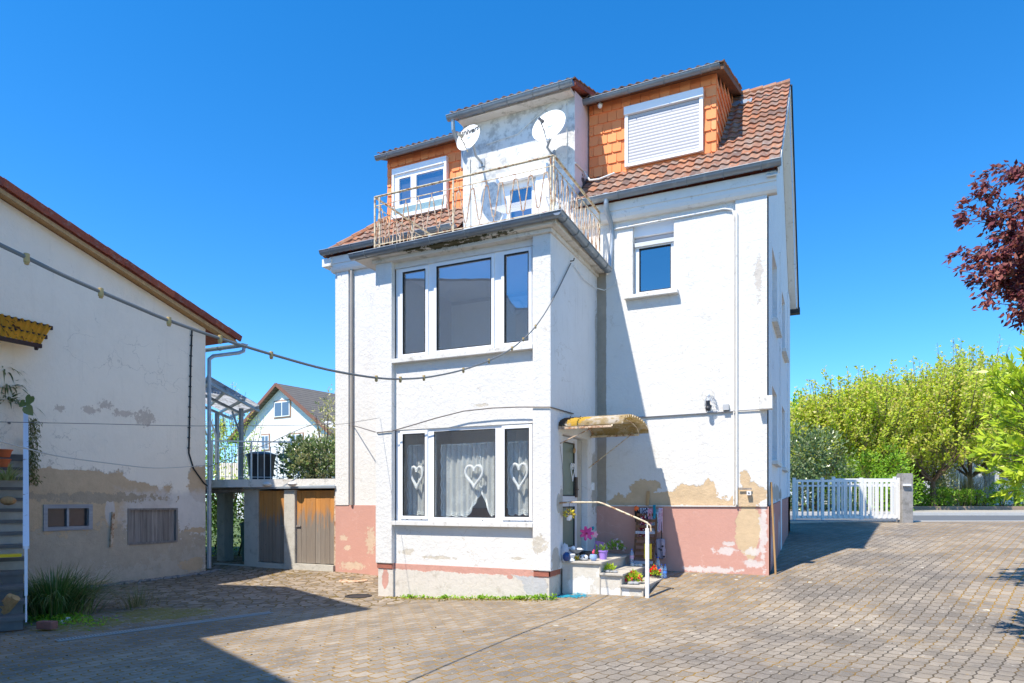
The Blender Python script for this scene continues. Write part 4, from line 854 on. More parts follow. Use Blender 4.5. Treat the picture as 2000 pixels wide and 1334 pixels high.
# ------------------------------------------------------------------ passage, sheds, terrace
SH = thing('garden_shed', 'low shed with two weathered plank doors between barn and house', 'shed', (-11.5, 12.5, 0))
Ys = 12.35
X505, X548, X578, X655 = [onY(u, 1000, Ys).x for u in (505, 559, 579, 656)]; X478 = onY(478, 1000, Ys).x
zt_ = 1.86
def planks(xa, xb, n, za, zb, name):
    b = MB()
    for i in range(n):
        a_ = xa + (xb - xa) * i / n; c_ = xa + (xb - xa) * (i + 1) / n - .005; b.box(a_, c_, Ys + random.uniform(-.005, .005), Ys + .03, za + random.uniform(-.0, .015), zb)
    return b.build(name, M_doorwood, SH)
d1 = planks(X505 + .02, X548 - .02, 6, .10, zt_ - .02, 'door'); d2 = planks(X578 + .01, X655 - .03, 8, .12, zt_ - .02, 'door'); d2['label'] = 'wider plank door beside the house'; d1['label'] = 'narrow plank door beside the passage'
for dd, xx in ((d1, X548 - .09), (d2, X578 + .09)): MB().box(xx - .09, xx + .05, Ys - .03, Ys - .006, .98, 1.01).build('latch', M_greywood, dd)
b = MB(); b.box(X548 - .01, X578, Ys - .06, Ys + .1, -.1, zt_); b.box(X478, X505, Ys - .02, Ys + .6, -.1, zt_ + .1); b.each('pillar', M_conc, SH)
b = MB(); b.box(X505, X578, Ys - .08, Ys + .1, -.2, .09); b.box(X578, X655, Ys - .10, Ys + .1, -.2, .11); b.each('threshold', M_conc, SH)
b = MB(); b.box(X655 - .025, X655 + .03, Ys - .03, Ys + .05, -.2, 1.95); b.build('corner_bar', M_rust2, SH)
b = MB(); b.prism([(X478 + .1, Ys - .14, zt_ + .03), (X478 + .1, Ys - .14, zt_ + .075), (X478 + .1, Ys + .5, zt_ + .16), (X478 + .1, Ys + .5, zt_ + .0)], (XL - X478 - .08, 0, 0)); b.build('roof_sheet', M_zincl, SH)
MB().box(X505, X655, Ys + .6, Ys + .7, -.1, 1.9).build('rear_wall', M_dark, SH)
TR = thing('raised_terrace', 'raised concrete terrace over the passage, carried on stout posts', 'terrace', (-13, 14, 0))
b = MB(); b.prism([(-15.5, 11.95, 1.93), (-13.3, 11.95, 1.93), (-10.3, 12.62, 1.93), (-10.3, 19.5, 1.93), (-15.5, 19.5, 1.93)], (0, 0, .19)); b.build('slab', M_soffit, TR)
b = MB(); xx = onY(437, 1000, 13.2).x; b.box(xx - .14, xx + .14, 13.1, 13.4, -.1, 1.93); b.box(-12.2, -11.9, 17, 17.3, -.1, 1.93); b.each('post', M_conc, TR)
p = [onY(405, 0, Ys), onY(478, 0, Ys)]; b = MB(); b.tube([(p[0].x, Ys - .05, 1.84), (p[1].x, Ys - .05, 1.86)], .06, 8); b.build('beam', M_greywood, TR)
b = MB(); b.box(p[0].x + .2, p[1].x, Ys, Ys + .12, -.1, -.0); b.build('threshold', M_conc, TR)
def bar_rail(name, label, A, Bq, h, n, lean=0.0, parent=None, skip=0):
    A, Bq = Vector(A), Vector(Bq); d = Bq - A; t_ = thing(name, label, 'railing', A); z = Vector((0, 0, 1)); u_ = d.normalized()
    b = MB(); b.bar(A + z * h, Bq + z * h, .05, .03); b.build('top_rail', M_rustw, t_)
    b = MB(); b.bar(A + z * (h - .13), Bq + z * (h - .13), .025, .012); b.build('middle_rail', M_rustw, t_); b = MB(); b.bar(A + z * .08, Bq + z * .08, .025, .012); b.build('bottom_rail', M_rustw, t_)
    for i in range(n + 1):
        q = A + d * (i / n); th = .03 if i % 6 == 0 else .014; b = MB(); b.bar(q, q + z * (h if i % 6 == 0 else h - .13) + u_ * lean, th, th, up=(0, 1, 0)); b.build('post' if i % 6 == 0 else 'bar', M_rustw, t_)
    return t_
bar_rail('terrace_railing', 'white bar railing along the terrace edge above the passage', (-13.95, 12.05, 2.12), (-11.75, 13.75, 2.12), .98, 18)
bar_rail('railing_section', 'loose section of white railing leaning behind the terrace railing', (-12.9, 13.9, 2.12), (-11.9, 14.4, 2.12), .85, 12, lean=.15)
# picket fence on the terrace
t_ = thing('picket_fence', 'low white picket fence at the back of the terrace', 'fence', atT(430, 930, 21).to_tuple())
for i in range(12):
    p = atT(431 + i * 3.6, 0, 21); b = MB(); b.box(p.x - .025, p.x + .025, p.y - .01, p.y + .01, 2.12, 2.78); b.build('picket', M_rustw, t_)
pa, pb = atT(428, 0, 21.05), atT(474, 0, 21.05); b = MB(); b.bar((pa.x, pa.y, 2.65), (pb.x, pb.y, 2.65), .02, .05); b.build('rail', M_rustw, t_)
MB().prism([st(-12, 18.6, 1.93), st(-6.2, 18.6, 1.93), st(-6.2, 23, 1.93), st(-12, 23, 1.93)], (0, 0, .18)).build('slab', M_soffit, TR)
# corrugated awning over the terrace
AW = thing('terrace_canopy', 'translucent corrugated canopy on grey steel posts over the terrace', 'canopy', (-14, 15, 2.1))
M_poly = NT('dirty_corrugated_plastic'); c = M_poly.mix(M_poly.rng(M_poly.noise(3, 7, rough=.7), .4, .65), (.62, .64, .66, 1), (.30, .30, .29, 1)); M_poly.fin(c, .5)
tl = M_poly.n('BsdfTranslucent'); M_poly.put(tl.inputs[0], c); mx = M_poly.n('MixShader'); mx.inputs[0].default_value = .5; M_poly.t.links.new(M_poly.b.outputs[0], mx.inputs[1]); M_poly.t.links.new(tl.outputs[0], mx.inputs[2]); M_poly.t.links.new(mx.outputs[0], M_poly.out.inputs[0]); M_poly = M_poly.m
A, Bq, C_, D_ = atT(405, 733, 15.9), atT(507, 792, 18.2), atT(452, 810, 21.5), atT(380, 778, 19.4)
def sheet(A, Bq, C_, D_, n, amp, m, name, parent, seg=6):
    b = MB(); nn = n * seg; N_ = (Bq - A).cross(D_ - A).normalized()
    for i in range(nn + 1):
        q = i / nn; o = N_ * (amp * sin(2 * pi * n * q)); b.v.append(tuple(A.lerp(D_, q) + o)); b.v.append(tuple(Bq.lerp(C_, q) + o))
    for i in range(nn): b.f.append((2 * i, 2 * i + 1, 2 * i + 3, 2 * i + 2))
    return b.build(name, m, parent, smooth=True)
sheet(A, Bq, C_, D_, 26, .02, M_poly, 'corrugated_sheet', AW)
dn = Vector((0, 0, -.07)); b = MB()
for q in (.03, .35, .68, .97): b.bar(A.lerp(Bq, q) + dn, D_.lerp(C_, q) + dn, .05, .07)
for q in (.02, .5, .98): b.bar(A.lerp(D_, q) + dn * 2, Bq.lerp(C_, q) + dn * 2, .05, .07)
b.build('rafters', M_zinc, AW)
for (u, t, zt2) in ((471, 18.6, A.lerp(Bq, .8).z - .1), (424, 20, 4.2)):
    p = atT(u, 0, t); b = MB(); b.box(p.x - .045, p.x + .045, p.y - .045, p.y + .045, 2.12, zt2); b.build('post', M_zinc, AW)
    b = MB(); b.bar((p.x, p.y, zt2 - .8), (p.x - .45, p.y + .1, zt2 - .05), .04, .04); b.build('brace', M_zinc, AW)
# things on the terrace
def can(name, label, cat, c, r0, r1, h, m, k=20, group=None, lid=True):
    o = thing(name, label, cat, c, group); b = MB(); b.lathe([(.001, 0), (r0, 0), (r1, h), (r1 * 1.05, h), (r1 * 1.05, h + .03), (r1 * .9, h + .03), (r1 * .88, h * .2)], c, k); b.build('body', m, o, smooth=True)
    if lid: b = MB(); b.lathe([(r1 * 1.08, h + .03), (r1 * 1.06, h + .07), (r1 * .6, h + .13), (.001, h + .15)], c, k); b.build('lid', m, o, smooth=True)
    return o
p = atT(510, 0, 17.6); can('rain_barrel', 'black rain barrel behind the railing on the terrace', 'barrel', (p.x, p.y, 2.12), .28, .36, .62, M_blackp, lid=True)
p = atT(455, 0, 15.6); can('rubbish_bin', 'dark bin standing in the shaded passage', 'bin', (p.x, Ys + 1.6, -.02), .30, .36, .85, plain('dark_green_plastic', (.01, .05, .035, 1), .4))
p = atT(418, 0, 17); can('rubbish_bin', 'green bin half hidden behind the barn corner in the passage', 'bin', (p.x, Ys + 1.1, -.02), .26, .32, .95, plain('teal_plastic', (.01, .09, .07, 1), .4))
for (u, r, lb) in ((521, .10, 'rounded stone on the shed roof, the left one'), (570, .10, 'flatter stone on the shed roof beside the shrub')):
    p = onY(u, 945, Ys - .2); b = MB(); b.ball((p.x, Ys - .18, zt_ + .135), r, 10, sx=1.25, sz=.6, jit=.06); tag(b.build('stone', M_sill, smooth=True), lb, 'stone', 'stones weighing down the shed roof')
# ------------------------------------------------------------------ far house
FH = thing('distant_house', 'white gabled house with brown tiled roof and brick chimney in the background', 'house', st(-20.5, 62, 0).to_tuple())
rd = Vector((5, 8)).normalized()
def fp(a, r, z):   # a along the gable, r along the ridge
    s = -20.6 + rd.x * r + rd.y * a; t = 60 + rd.y * r - rd.x * a; return st(s, t, z)
zA, zE = 12.0, 7.6; hw = 6.2; M_fw = plaster('far_house_render', base=(.78, .77, .75, 1), dirt=.4, grain=.02)
b = MB(); b.prism([fp(-hw, 0, -1), fp(hw, 0, -1), fp(hw, 0, zE + .2), fp(0, 0, zA - .35), fp(-hw, 0, zE + .2)], fp(0, 14, 0) - fp(0, 0, 0)); b.build('wall', M_fw, FH)
M_fr = NT('grey_brown_roof_rows'); z = M_fr.sep(M_fr.pos())[2]; f = M_fr.m2('FRACT', M_fr.m2('MULTIPLY', z, 4.2)); c = M_fr.mix(M_fr.noise(1.5, 6), (.13, .115, .10, 1), (.21, .185, .16, 1)); c = M_fr.mix(M_fr.rng(f, 0, .3, 1, 0), c, (.05, .04, .035, 1)); M_fr = M_fr.fin(c, .9, M_fr.bump(f, .8, .08))
b = MB()
for s_ in (-1, 1): b.prism([fp(0, -.5, zA), fp(s_ * (hw + .7), -.5, zE - .35), fp(s_ * (hw + .7), -.5, zE - .55), fp(0, -.5, zA - .22)], fp(0, 15, 0) - fp(0, 0, 0))
b.build('roof', M_fr, FH)
b = MB()
for s_ in (-1, 1): b.bar(fp(0, -.55, zA - .1), fp(s_ * (hw + .7), -.55, zE - .45), .08, .3)
b.build('barge_board', plain('brown_board', (.20, .09, .06, 1), .7), FH)
q = fp(.9, 8.2, 11.0); b = MB(); b.cbox(q + Vector((0, 0, .7)), .8, .8, 2.0); rc = b.build('chimney', plain('red_brick', (.34, .09, .05, 1), .9, var=.3), FH)
def pl_int(u, v):  # on the gable plane
    d = ray(u, v); o = fp(0, 0, 0); n_ = (fp(0, 1, 0) - o); n_.z = 0; k = Vector((o.x, o.y, 0)).dot(n_) / (d.x * n_.x + d.y * n_.y); return Vector((d.x * k, d.y * k, EYE + d.z * k))
ga = (fp(1, 0, 0) - fp(0, 0, 0)); gr_ = (fp(0, 1, 0) - fp(0, 0, 0)) * -1
for (u0, u1, v0, v1, lab) in ((537, 567, 784, 814, 'gable window'), (512, 526, 850, 878, 'small lower window'), (567, 592, 848, 876, 'curtained lower window')):
    a_ = (pl_int(u0, 900) - fp(0, 0, EYE)).dot(ga); c_ = (pl_int(u1, 900) - fp(0, 0, EYE)).dot(ga); zA_, zB_ = pl_int((u0 + u1) / 2, v1).z, pl_int((u0 + u1) / 2, v0).z
    def bx(a0, a1, z0, z1, o0, o1): return MB().prism([fp(a0, -o0, z0), fp(a1, -o0, z0), fp(a1, -o0, z1), fp(a0, -o0, z1)], gr_ * (o1 - o0))
    o = bx(a_ - .12, c_ + .12, zA_ - .12, zB_ + .12, .0, .04).build('window', plain('brown_reveal_' + str(u0), (.34, .20, .13, 1), .8), FH)
    bx(a_, c_, zA_, zB_, .04, .09).build('frame', M_pvc, o); m_ = (a_ + c_) / 2
    bx(a_ + .1, m_ - .06, zA_ + .1, zB_ - .1, .09, .11).build('pane', M_glassr2 if False else plain('dark_pane_%d' % u0, (.10, .14, .20, 1), .1, spec=1), o); bx(m_ + .06, c_ - .1, zA_ + .1, zB_ - .1, .09, .11).build('pane', bpy.data.materials['dark_pane_%d' % u0], o)
# ------------------------------------------------------------------ outside stair
SD = Vector((-.875, .484)); SP = Vector((SD.y, -SD.x))   # up the stair / to its right side seen from below
S0 = Vector((-9.62, 5.30)); 
ST = thing('outdoor_stair', 'steep outside stair with dark treads and white chipped handrail against the barn', 'stair', (S0.x, S0.y, 0))
n = 14; rise, run = .175, .285; M_tread = plain('dark_concrete', (.15, .145, .14, 1), .85, var=.3, sc=8); M_riser = plain('light_riser', (.48, .42, .34, 1), .9, var=.4, sc=5)  # one dark tone for all treads and the lowest risers
def sp(a, c, z): q = S0 + SD * a + SP * -c; return Vector((q.x, q.y, z))   # c>0: away from the railing
side = -1
def sq(a, c, z): q = S0 + SD * a - Vector((SD.y, -SD.x)) * c; return Vector((q.x, q.y, z))
for i in range(n):
    z = rise * (i + 1) - .1; a_ = run * i
    b = MB(); b.prism([sq(a_ - .03, -.05, z - .05), sq(a_ - .03, 1.1, z - .05), sq(a_ + run, 1.1, z - .05), sq(a_ + run, -.05, z - .05)], (0, 0, .05)); b.build('tread', M_tread, ST)
    b = MB(); b.prism([sq(a_ + .0, .0, z - rise), sq(a_ + .0, 1.05, z - rise), sq(a_ + .05, 1.05, z - rise), sq(a_ + .05, .0, z - rise)], (0, 0, rise - .05)); b.build('riser', M_riser if i > 3 else M_tread, ST)
hr = [sq(-.05, -.03, .10), sq(.0, -.03, 1.0), sq(run * n, -.03, 1.0 + rise * n * .97)]
b = MB(); b.bar(hr[0] + Vector((0, 0, .25)), hr[1], .035, .05, up=(SD.x, SD.y, 0)); b.tube([hr[0] - Vector((0, 0, .1)), hr[0] + Vector((0, 0, .3))], .012, 6); b.bar(hr[1] - Vector((0, 0, .02)), hr[2], .07, .045); b.bar(hr[1] - Vector((0, 0, .5)), hr[2] - Vector((0, 0, .5)), .03, .03)
for i in range(1, 15): k = i / 15; q = hr[1].lerp(hr[2], k); b.bar(q - Vector((0, 0, .85)), q, .02, .03, up=(SD.x, SD.y, 0))
b.build('handrail', rusty('white_flaking_paint', (.70, .72, .78, 1), (.60, .66)), ST)
b = MB(); b.prism([sq(run * n, -.05, 2.35), sq(run * n, 1.3, 2.35), sq(run * n + 1.0, 1.3, 2.35), sq(run * n + 1.0, -.05, 2.35)], (0, 0, .08)); b.build('landing', M_tread, ST)
b = MB(); b.prism([sq(.9, .02, .80), sq(.9, .8, .80), sq(1.12, .8, .80), sq(1.12, .02, .80)], (0, 0, .035)); tag(b.build('yellow_mat', sol('yellow_rubber', 240, 205, 20)), 'bright yellow strip lying on a stair tread', 'mat')
# yellow canopy at the stair head
YC = thing('yellow_canopy', 'small canopy of mossy yellow corrugated sheets on dark timber beside the stair top', 'canopy', (XB, 7, 4))
M_yel = NT('mossy_yellow_plastic'); nz = M_yel.noise(5, 7, vec=M_yel.map(M_yel.pos(), sc=(1, 3, 1)), rough=.7); c = M_yel.mix(M_yel.rng(nz, .54, .6), (1.0, .50, .04, 1), (.16, .06, .02, 1)); M_yel.fin(c, .6)
tl = M_yel.n('BsdfTranslucent'); M_yel.put(tl.inputs[0], c); mx = M_yel.n('MixShader'); mx.inputs[0].default_value = .7; M_yel.t.links.new(M_yel.b.outputs[0], mx.inputs[1]); M_yel.t.links.new(tl.outputs[0], mx.inputs[2]); M_yel.t.links.new(mx.outputs[0], M_yel.out.inputs[0]); M_yel = M_yel.m
a1 = onX(102, 636, XB + .02); o1 = onX(80, 672, XB + .5)
a0 = Vector((XB + .02, a1.y - 2.2, a1.z)); o0 = Vector((XB + .5, a1.y - 2.2, o1.z))
sheet(a0, o0, o1, a1, 20, .015, M_yel, 'corrugated_sheet', YC); dn = Vector((0, 0, -.05)); b = MB()
for k in (.0, .5, .97): b.bar(a1.lerp(o1, k) + dn, a0.lerp(o0, k) + dn, .05, .07)
for k in (.05, .4, .75): b.bar(a1.lerp(a0, k) + dn * 2, o1.lerp(o0, k) + dn * 2, .05, .06)
b.build('timber_frame', plain('dark_timber', (.045, .02, .015, 1), .8), YC)
# plants by the stair
def blades(name, label, cat, c, n, L, spread, m, wd=.05, droop=.5, pot=None, group=None, up=1.0):
    c = Vector(c); b = MB(); o = thing(name, label, cat, c, group)
    for i in range(n):
        th = random.uniform(0, 2 * pi); r0 = abs(random.gauss(0, .3)) * spread; l = L * random.uniform(.6, 1.1); out = Vector((cos(th), sin(th), 0)); p = c + out * r0; k = 5; tilt = random.uniform(.1, 1.0) * droop; w_ = wd * random.uniform(.6, 1.1); sd = Vector((-sin(th), cos(th), 0)); base = len(b.v)
        for j in range(k):
            q = j / (k - 1); pos = p + out * (l * q * tilt * (.5 + q * .8)) + Vector((0, 0, l * (q * up - tilt * .55 * q * q * q))); ww = w_ * (1 - q) ** .7 * .5; b.v += [tuple(pos - sd * ww), tuple(pos + sd * ww)]
        for j in range(k - 1): b.f.append((base + 2 * j, base + 2 * j + 1, base + 2 * j + 3, base + 2 * j + 2))
    b.build('foliage', m, o)
    return o
p = onZ(112, 1205, -.1); gp = (p.x - .35, p.y + .15, -.1); blades('grass_clump', 'big tuft of arching green grass at the foot of the stair', 'grass clump', gp, 1300, .82, .85, M_lf_grass, .020, 1.25)
blades('grass_clump', 'yellowish seedy grass straggling beside the barn wall', 'grass clump', (gp[0] + .5, gp[1] + 1.0, -.1), 160, .45, .7, M_lf_dry, .01, 1.2)
b = MB()
for k in range(60): x_, y_ = p.x - 1.0 + random.random() * 1.5, p.y - .5 + random.random() * .7; 
P = []; Dd = []
for k in range(1500):
    x_ = random.gauss(p.x + .05, .45); y_ = random.gauss(p.y - .12, .16); P.append((x_, y_, g(x_, y_) + random.uniform(0, .05))); Dd.append((random.gauss(0, 1), random.gauss(0, 1), .6))
struct(tag(leaves('weeds', P, Dd, .045, M_lf_green), 'low green weeds spreading in front of the bottom stair tread', 'weeds'), 'stuff')
b = MB(); q = onZ(92, 1222, -.05); b.cbox((q.x, q.y, -.04), .22, .12, .10, Matrix.Rotation(.3, 3, 'Z')); tag(b.build('brick', plain('old_brick', (.24, .10, .08, 1), .9, var=.3), bevel=.008), 'broken red brick lying by the bottom stair tread', 'brick')
for (u, v, r, lb) in ((122, 1215, .035, 'small grey stone right beside the red brick'), (133, 1210, .045, 'larger pale stone farthest from the red brick')):
    q = onZ(u, v, -.08); b = MB(); b.ball(q, r, 8, sz=.8, jit=.08); tag(b.build('stone', M_sill, smooth=True), lb, 'stone')
def pot(name, label, c, r, h, m, cat='flower pot', group=None, square=False):
    o = thing(name, label, cat, c, group); b = MB(); b.lathe([(.001, 0), (r * .72, 0), (r * .95, h * .85), (r * 1.06, h * .86), (r * 1.06, h), (r * .9, h), (r * .88, h * .9), (.001, h * .9)], c, 4 if square else 18); b.build('pot', m, o, smooth=not square); return o
M_terra = sol('terracotta', 190, 95, 50, .8)
def plant(name, label, c, r, h, m, n=160, ls=.06, cat='plant', group=None, flowers=None, fs=.03, flat=1.0):
    c = Vector(c); o = thing(name, label, cat, c, group); P = []; Dd = []
    for k in range(n):
        v = Vector((random.gauss(0, 1), random.gauss(0, 1), abs(random.gauss(0, 1)) * flat)).normalized(); q = random.uniform(.3, 1); P.append(c + Vector((v.x * r * q, v.y * r * q, v.z * h * q))); Dd.append(v + Vector((0, 0, .3)))
    leaves('foliage', P, Dd, ls, m, o)
    if flowers:
        P = []; Dd = []
        for k in range(flowers[1]):
            v = Vector((random.gauss(0, 1), random.gauss(0, 1), abs(random.gauss(.6, .8)))).normalized(); cc = c + Vector((v.x * r, v.y * r, v.z * h * 1.02))
            for j in range(7): P.append(cc); Dd.append(v * .5 + Vector((random.gauss(0, .7), random.gauss(0, .7), random.gauss(0, .7))))
        leaves('flowers', P, Dd, fs, flowers[0], o, wd=.9)
    return o
# upper stair plants
zL = 2.43
pp = sq(run * n * 1.0, .2, 2.0)
q = atT(12, 0, 12.2); c0 = Vector((q.x, q.y, 3.0))
pot('planter', 'grey square planter beside the stair handrail', (c0.x, c0.y - .05, onX(8, 845, c0.x).z - .02), .2, .2, plain('grey_planter', (.12, .125, .14, 1), .6), square=True)
o = thing('yucca_palm', 'spiky palm with drooping striped leaves at the stair top', 'palm', (c0.x, c0.y, 2.45)); b = MB(); b.tube([(c0.x - .05, c0.y, 2.45), (c0.x, c0.y, 2.9), (c0.x + .06, c0.y, 3.2), (c0.x, c0.y, 3.55)], .03); b.tube([(c0.x - .05, c0.y, 2.9), (c0.x - .15, c0.y + .1, 3.4), (c0.x - .1, c0.y, 3.8)], .025); b.build('stem', M_bark, o)
b = MB()
for (cx, cy, cz) in ((c0.x, c0.y, 3.55), (c0.x - .1, c0.y, 3.85), (c0.x + .05, c0.y, 3.3)):
    for i in range(110):
        th = random.uniform(0, 2 * pi); l = random.uniform(.35, .6); out = Vector((cos(th), sin(th), 0)); sd = Vector((-sin(th), cos(th), 0)); base = len(b.v); ti = random.uniform(.3, 1.2)
        for j in range(6): s_ = j / 5; pos = Vector((cx, cy, cz)) + out * (l * s_ * ti) + Vector((0, 0, l * (s_ * (1.1 - ti * .4) - s_ ** 2.4 * ti * .9))); ww = .026 * (1 - s_) ** .6; b.v += [tuple(pos - sd * ww), tuple(pos + sd * ww)]
        for j in range(5): b.f.append((base + 2 * j, base + 2 * j + 1, base + 2 * j + 3, base + 2 * j + 2))
b.build('foliage', leafmat('striped_palm_leaves', [(.05, .09, .03, 1), (.12, .16, .06, 1), (.25, .25, .12, 1)], .3), o)
o = thing('philodendron', 'two big heart shaped leaves reaching past the handrail top', 'plant', (c0.x + .15, c0.y + .1, 2.9)); b = MB()
for (u, v, s_, a) in ((58, 780, .13, .4), (55, 800, .15, -.7), (45, 788, .10, .9)):
    c_ = atT(u, v, 11.4); n_ = len(b.v); rt_ = Vector((RT[0], RT[1], 0)); up_ = Vector((0, 0, 1)); M = Matrix.Rotation(a, 3, Vector((FW[0], FW[1], 0)))
    pts = [(0, -.9), (.35, -.5), (.62, 0), (.55, .4), (.25, .6), (0, .42), (-.25, .6), (-.55, .4), (-.62, 0), (-.35, -.5)]
    b.v.append(tuple(c_ + Vector((FW[0], FW[1], 0)) * .02))
    for x_, y_ in pts: b.v.append(tuple(c_ + (M @ (rt_ * x_ + up_ * y_)) * s_))
    for k in range(10): b.f.append((n_, n_ + 1 + k, n_ + 1 + (k + 1) % 10))
b.build('foliage', M_lf_dark, o)
P = []; Dd = []; 
for k in range(900):
    z = random.uniform(1.9, 3.1); q = sq(run * n * .95 - (3.1 - z) * .25, -.12, z); P.append((q.x + random.gauss(0, .05), q.y + random.gauss(0, .05), z)); Dd.append((random.gauss(.3, .5), random.gauss(0, .5), -.8))
o = thing('trailing_plant', 'mossy trailing plant hanging down beside the handrail top', 'plant', q.to_tuple()); leaves('foliage', P, Dd, .07, leafmat('trailing_leaves', [(.10, .12, .03, 1), (.2, .2, .06, 1)], .3), o, wd=.25)
for (u, v, t, r, lb) in ((6, 893, 11.3, .13, 'terracotta bowl with dark plant by the upper treads'), (5, 912, 11.0, .11, 'second terracotta pot just below the bowl')):
    q = atT(u, v, t); o = pot('flower_pot', lb, q, r, .13, M_terra, group='pots on the outdoor stair')
blades('spider_plant', 'striped spider plant spilling over the stair beside the handrail', 'plant', atT(14, 938, 10.8), 90, .38, .25, leafmat('spider_leaves', [(.2, .28, .06, 1), (.5, .5, .22, 1)], .3), .02, 1.5)
q = atT(16, 978, 10.5); b = MB(); b.ball(q, .1, 10, sx=1.3, sz=.7, jit=.05); tag(b.build('field_stone', M_palewood, smooth=True), 'round sandy field stone sitting on a middle stair tread', 'stone')
for (u, v, lb) in ((6, 1182, 'split log leaning on the lowest treads'), (15, 1185, 'second split log beside the handrail post')):
    q = atT(u, v, 9.0); b = MB(); b.tube([q + Vector((-.08, 0, -.08)), q + Vector((.10, .05, .12))], .055, 7); tag(b.build('split_log', M_palewood), lb, 'log', 'split logs on the stair')
# drain channel
A, Bq = onZ(110, 1250, -.1), onZ(530, 1195, -.1); d = (Bq - A); L = d.length; u_ = d / L; sd = Vector((-u_.y, u_.x, 0)); b = MB(); n_ = int(L / .035)
def gz(p, h=.0): return Vector((p.x, p.y, g(p.x, p.y) + h))
for i in range(n_): q = A + u_ * (i * L / n_); b.bar(gz(q - sd * .05, .012), gz(q + sd * .05, .012), .014, .008)
for s_ in (-1, 1):
    for i in range(12): b.bar(gz(A + u_ * (L * i / 12) + sd * .055 * s_, .010), gz(A + u_ * (L * (i + 1) / 12) + sd * .055 * s_, .010), .012, .014)
tag(b.build('drain_channel', plain('galvanised_grate', (.36, .36, .36, 1), .5, metal=.2)), 'long galvanised drain grate set across the shaded paving', 'drain grate')
for (u, v, r, lb) in ((700, 1163, .24, 'sunken dark drain cover near the bay corner'), (690, 1135, .30, 'rusty manhole cover between sheds and bay')):
    q = onZ(u, v, -.1); b = MB(); b.lathe([(r, -.01), (r, .012), (r * .85, .014), (r * .84, .004), (.001, .004)], (q.x, q.y, g(q.x, q.y)), 24); tag(b.build('manhole_cover', M_rust2 if v < 1150 else M_dark), lb, 'manhole cover')
# ------------------------------------------------------------------ gate and pillar
GT = 19.3
def gp_(u, dt=0): return atT(u, 0, GT + dt)
PL = thing('gate_pillar', 'squat rough concrete pillar holding the white gate', 'pillar', gp_(1767).to_tuple()[:2] + (.9,))
c = gp_(1767); b = MB(); Mz = Matrix.Rotation(YAW, 3, 'Z'); b.cbox((c.x, c.y, 1.60), .31, .31, 1.5, Mz); b.cbox((c.x, c.y, 2.365), .29, .29, .03, Mz); b.build('post', M_concd, PL, bevel=.02)
b = MB(); q = gp_(1764, -.2); b.bar((q.x, q.y, 2.05), (q.x + .2, q.y + .09, 2.05), .05, .06); b.build('hinge_bracket', M_rustw, PL)
def gate(name, label, us, ue, dt, zb, zt, posts, n, off=0):
    o = thing(name, label, 'gate', gp_((us + ue) / 2, dt).to_tuple()[:2] + (zb,), 'white gate leaves'); z = lambda p, h: Vector((p.x, p.y, h))
    A, Bq = gp_(us, dt), gp_(ue, dt)
    for nm, h, hh in (('top_rail', zt - .03, .07), ('bottom_rail', zb + .04, .08), ('middle_rail', zt - .17, .05)): b = MB(); b.bar(z(A, h), z(Bq, h), .035, hh); b.build(nm, M_rustw, o)
    for k in posts: q = A.lerp(Bq, k); b = MB(); b.bar(z(q, zb - .03), z(q, zt + .06), .08, .06, up=(FW[0], FW[1], 0)); b.build('post', M_rustw, o)
    for i in range(n):
        q = A.lerp(Bq, (i + .5 + off) / n)
        if any(abs((i + .5 + off) / n - k) < .018 for k in posts): continue
        d_ = Vector((FW[0], FW[1], 0)) * -.03; b = MB(); b.bar(z(q, zb + .02) + d_, z(q, zt - .06) + d_, .050, .018, up=(FW[0], FW[1], 0)); b.build('picket', M_rustw, o)
gate('yard_gate', 'white wooden picket gate between house corner and concrete pillar, standing in front', 1551, 1756, 0, 1.09, 2.20, (.0, .27, .64, 1.0), 20)
gate('yard_gate', 'second gate leaf of narrower white pickets, just behind the front one', 1628, 1750, .55, 1.12, 2.25, (.0, .98), 14, .3)
# leaning broom stick
p = onX(1506, 1108, XR + .28); b = MB(); b.tube([(XR + .13, YF + .10, g(XR + .13, YF)), (XR + .055, YF + .12, 1.92)], .018, 8); tag(b.build('wooden_pole', M_palewood, smooth=True), 'long wooden pole leaning on the shaded house corner', 'pole')
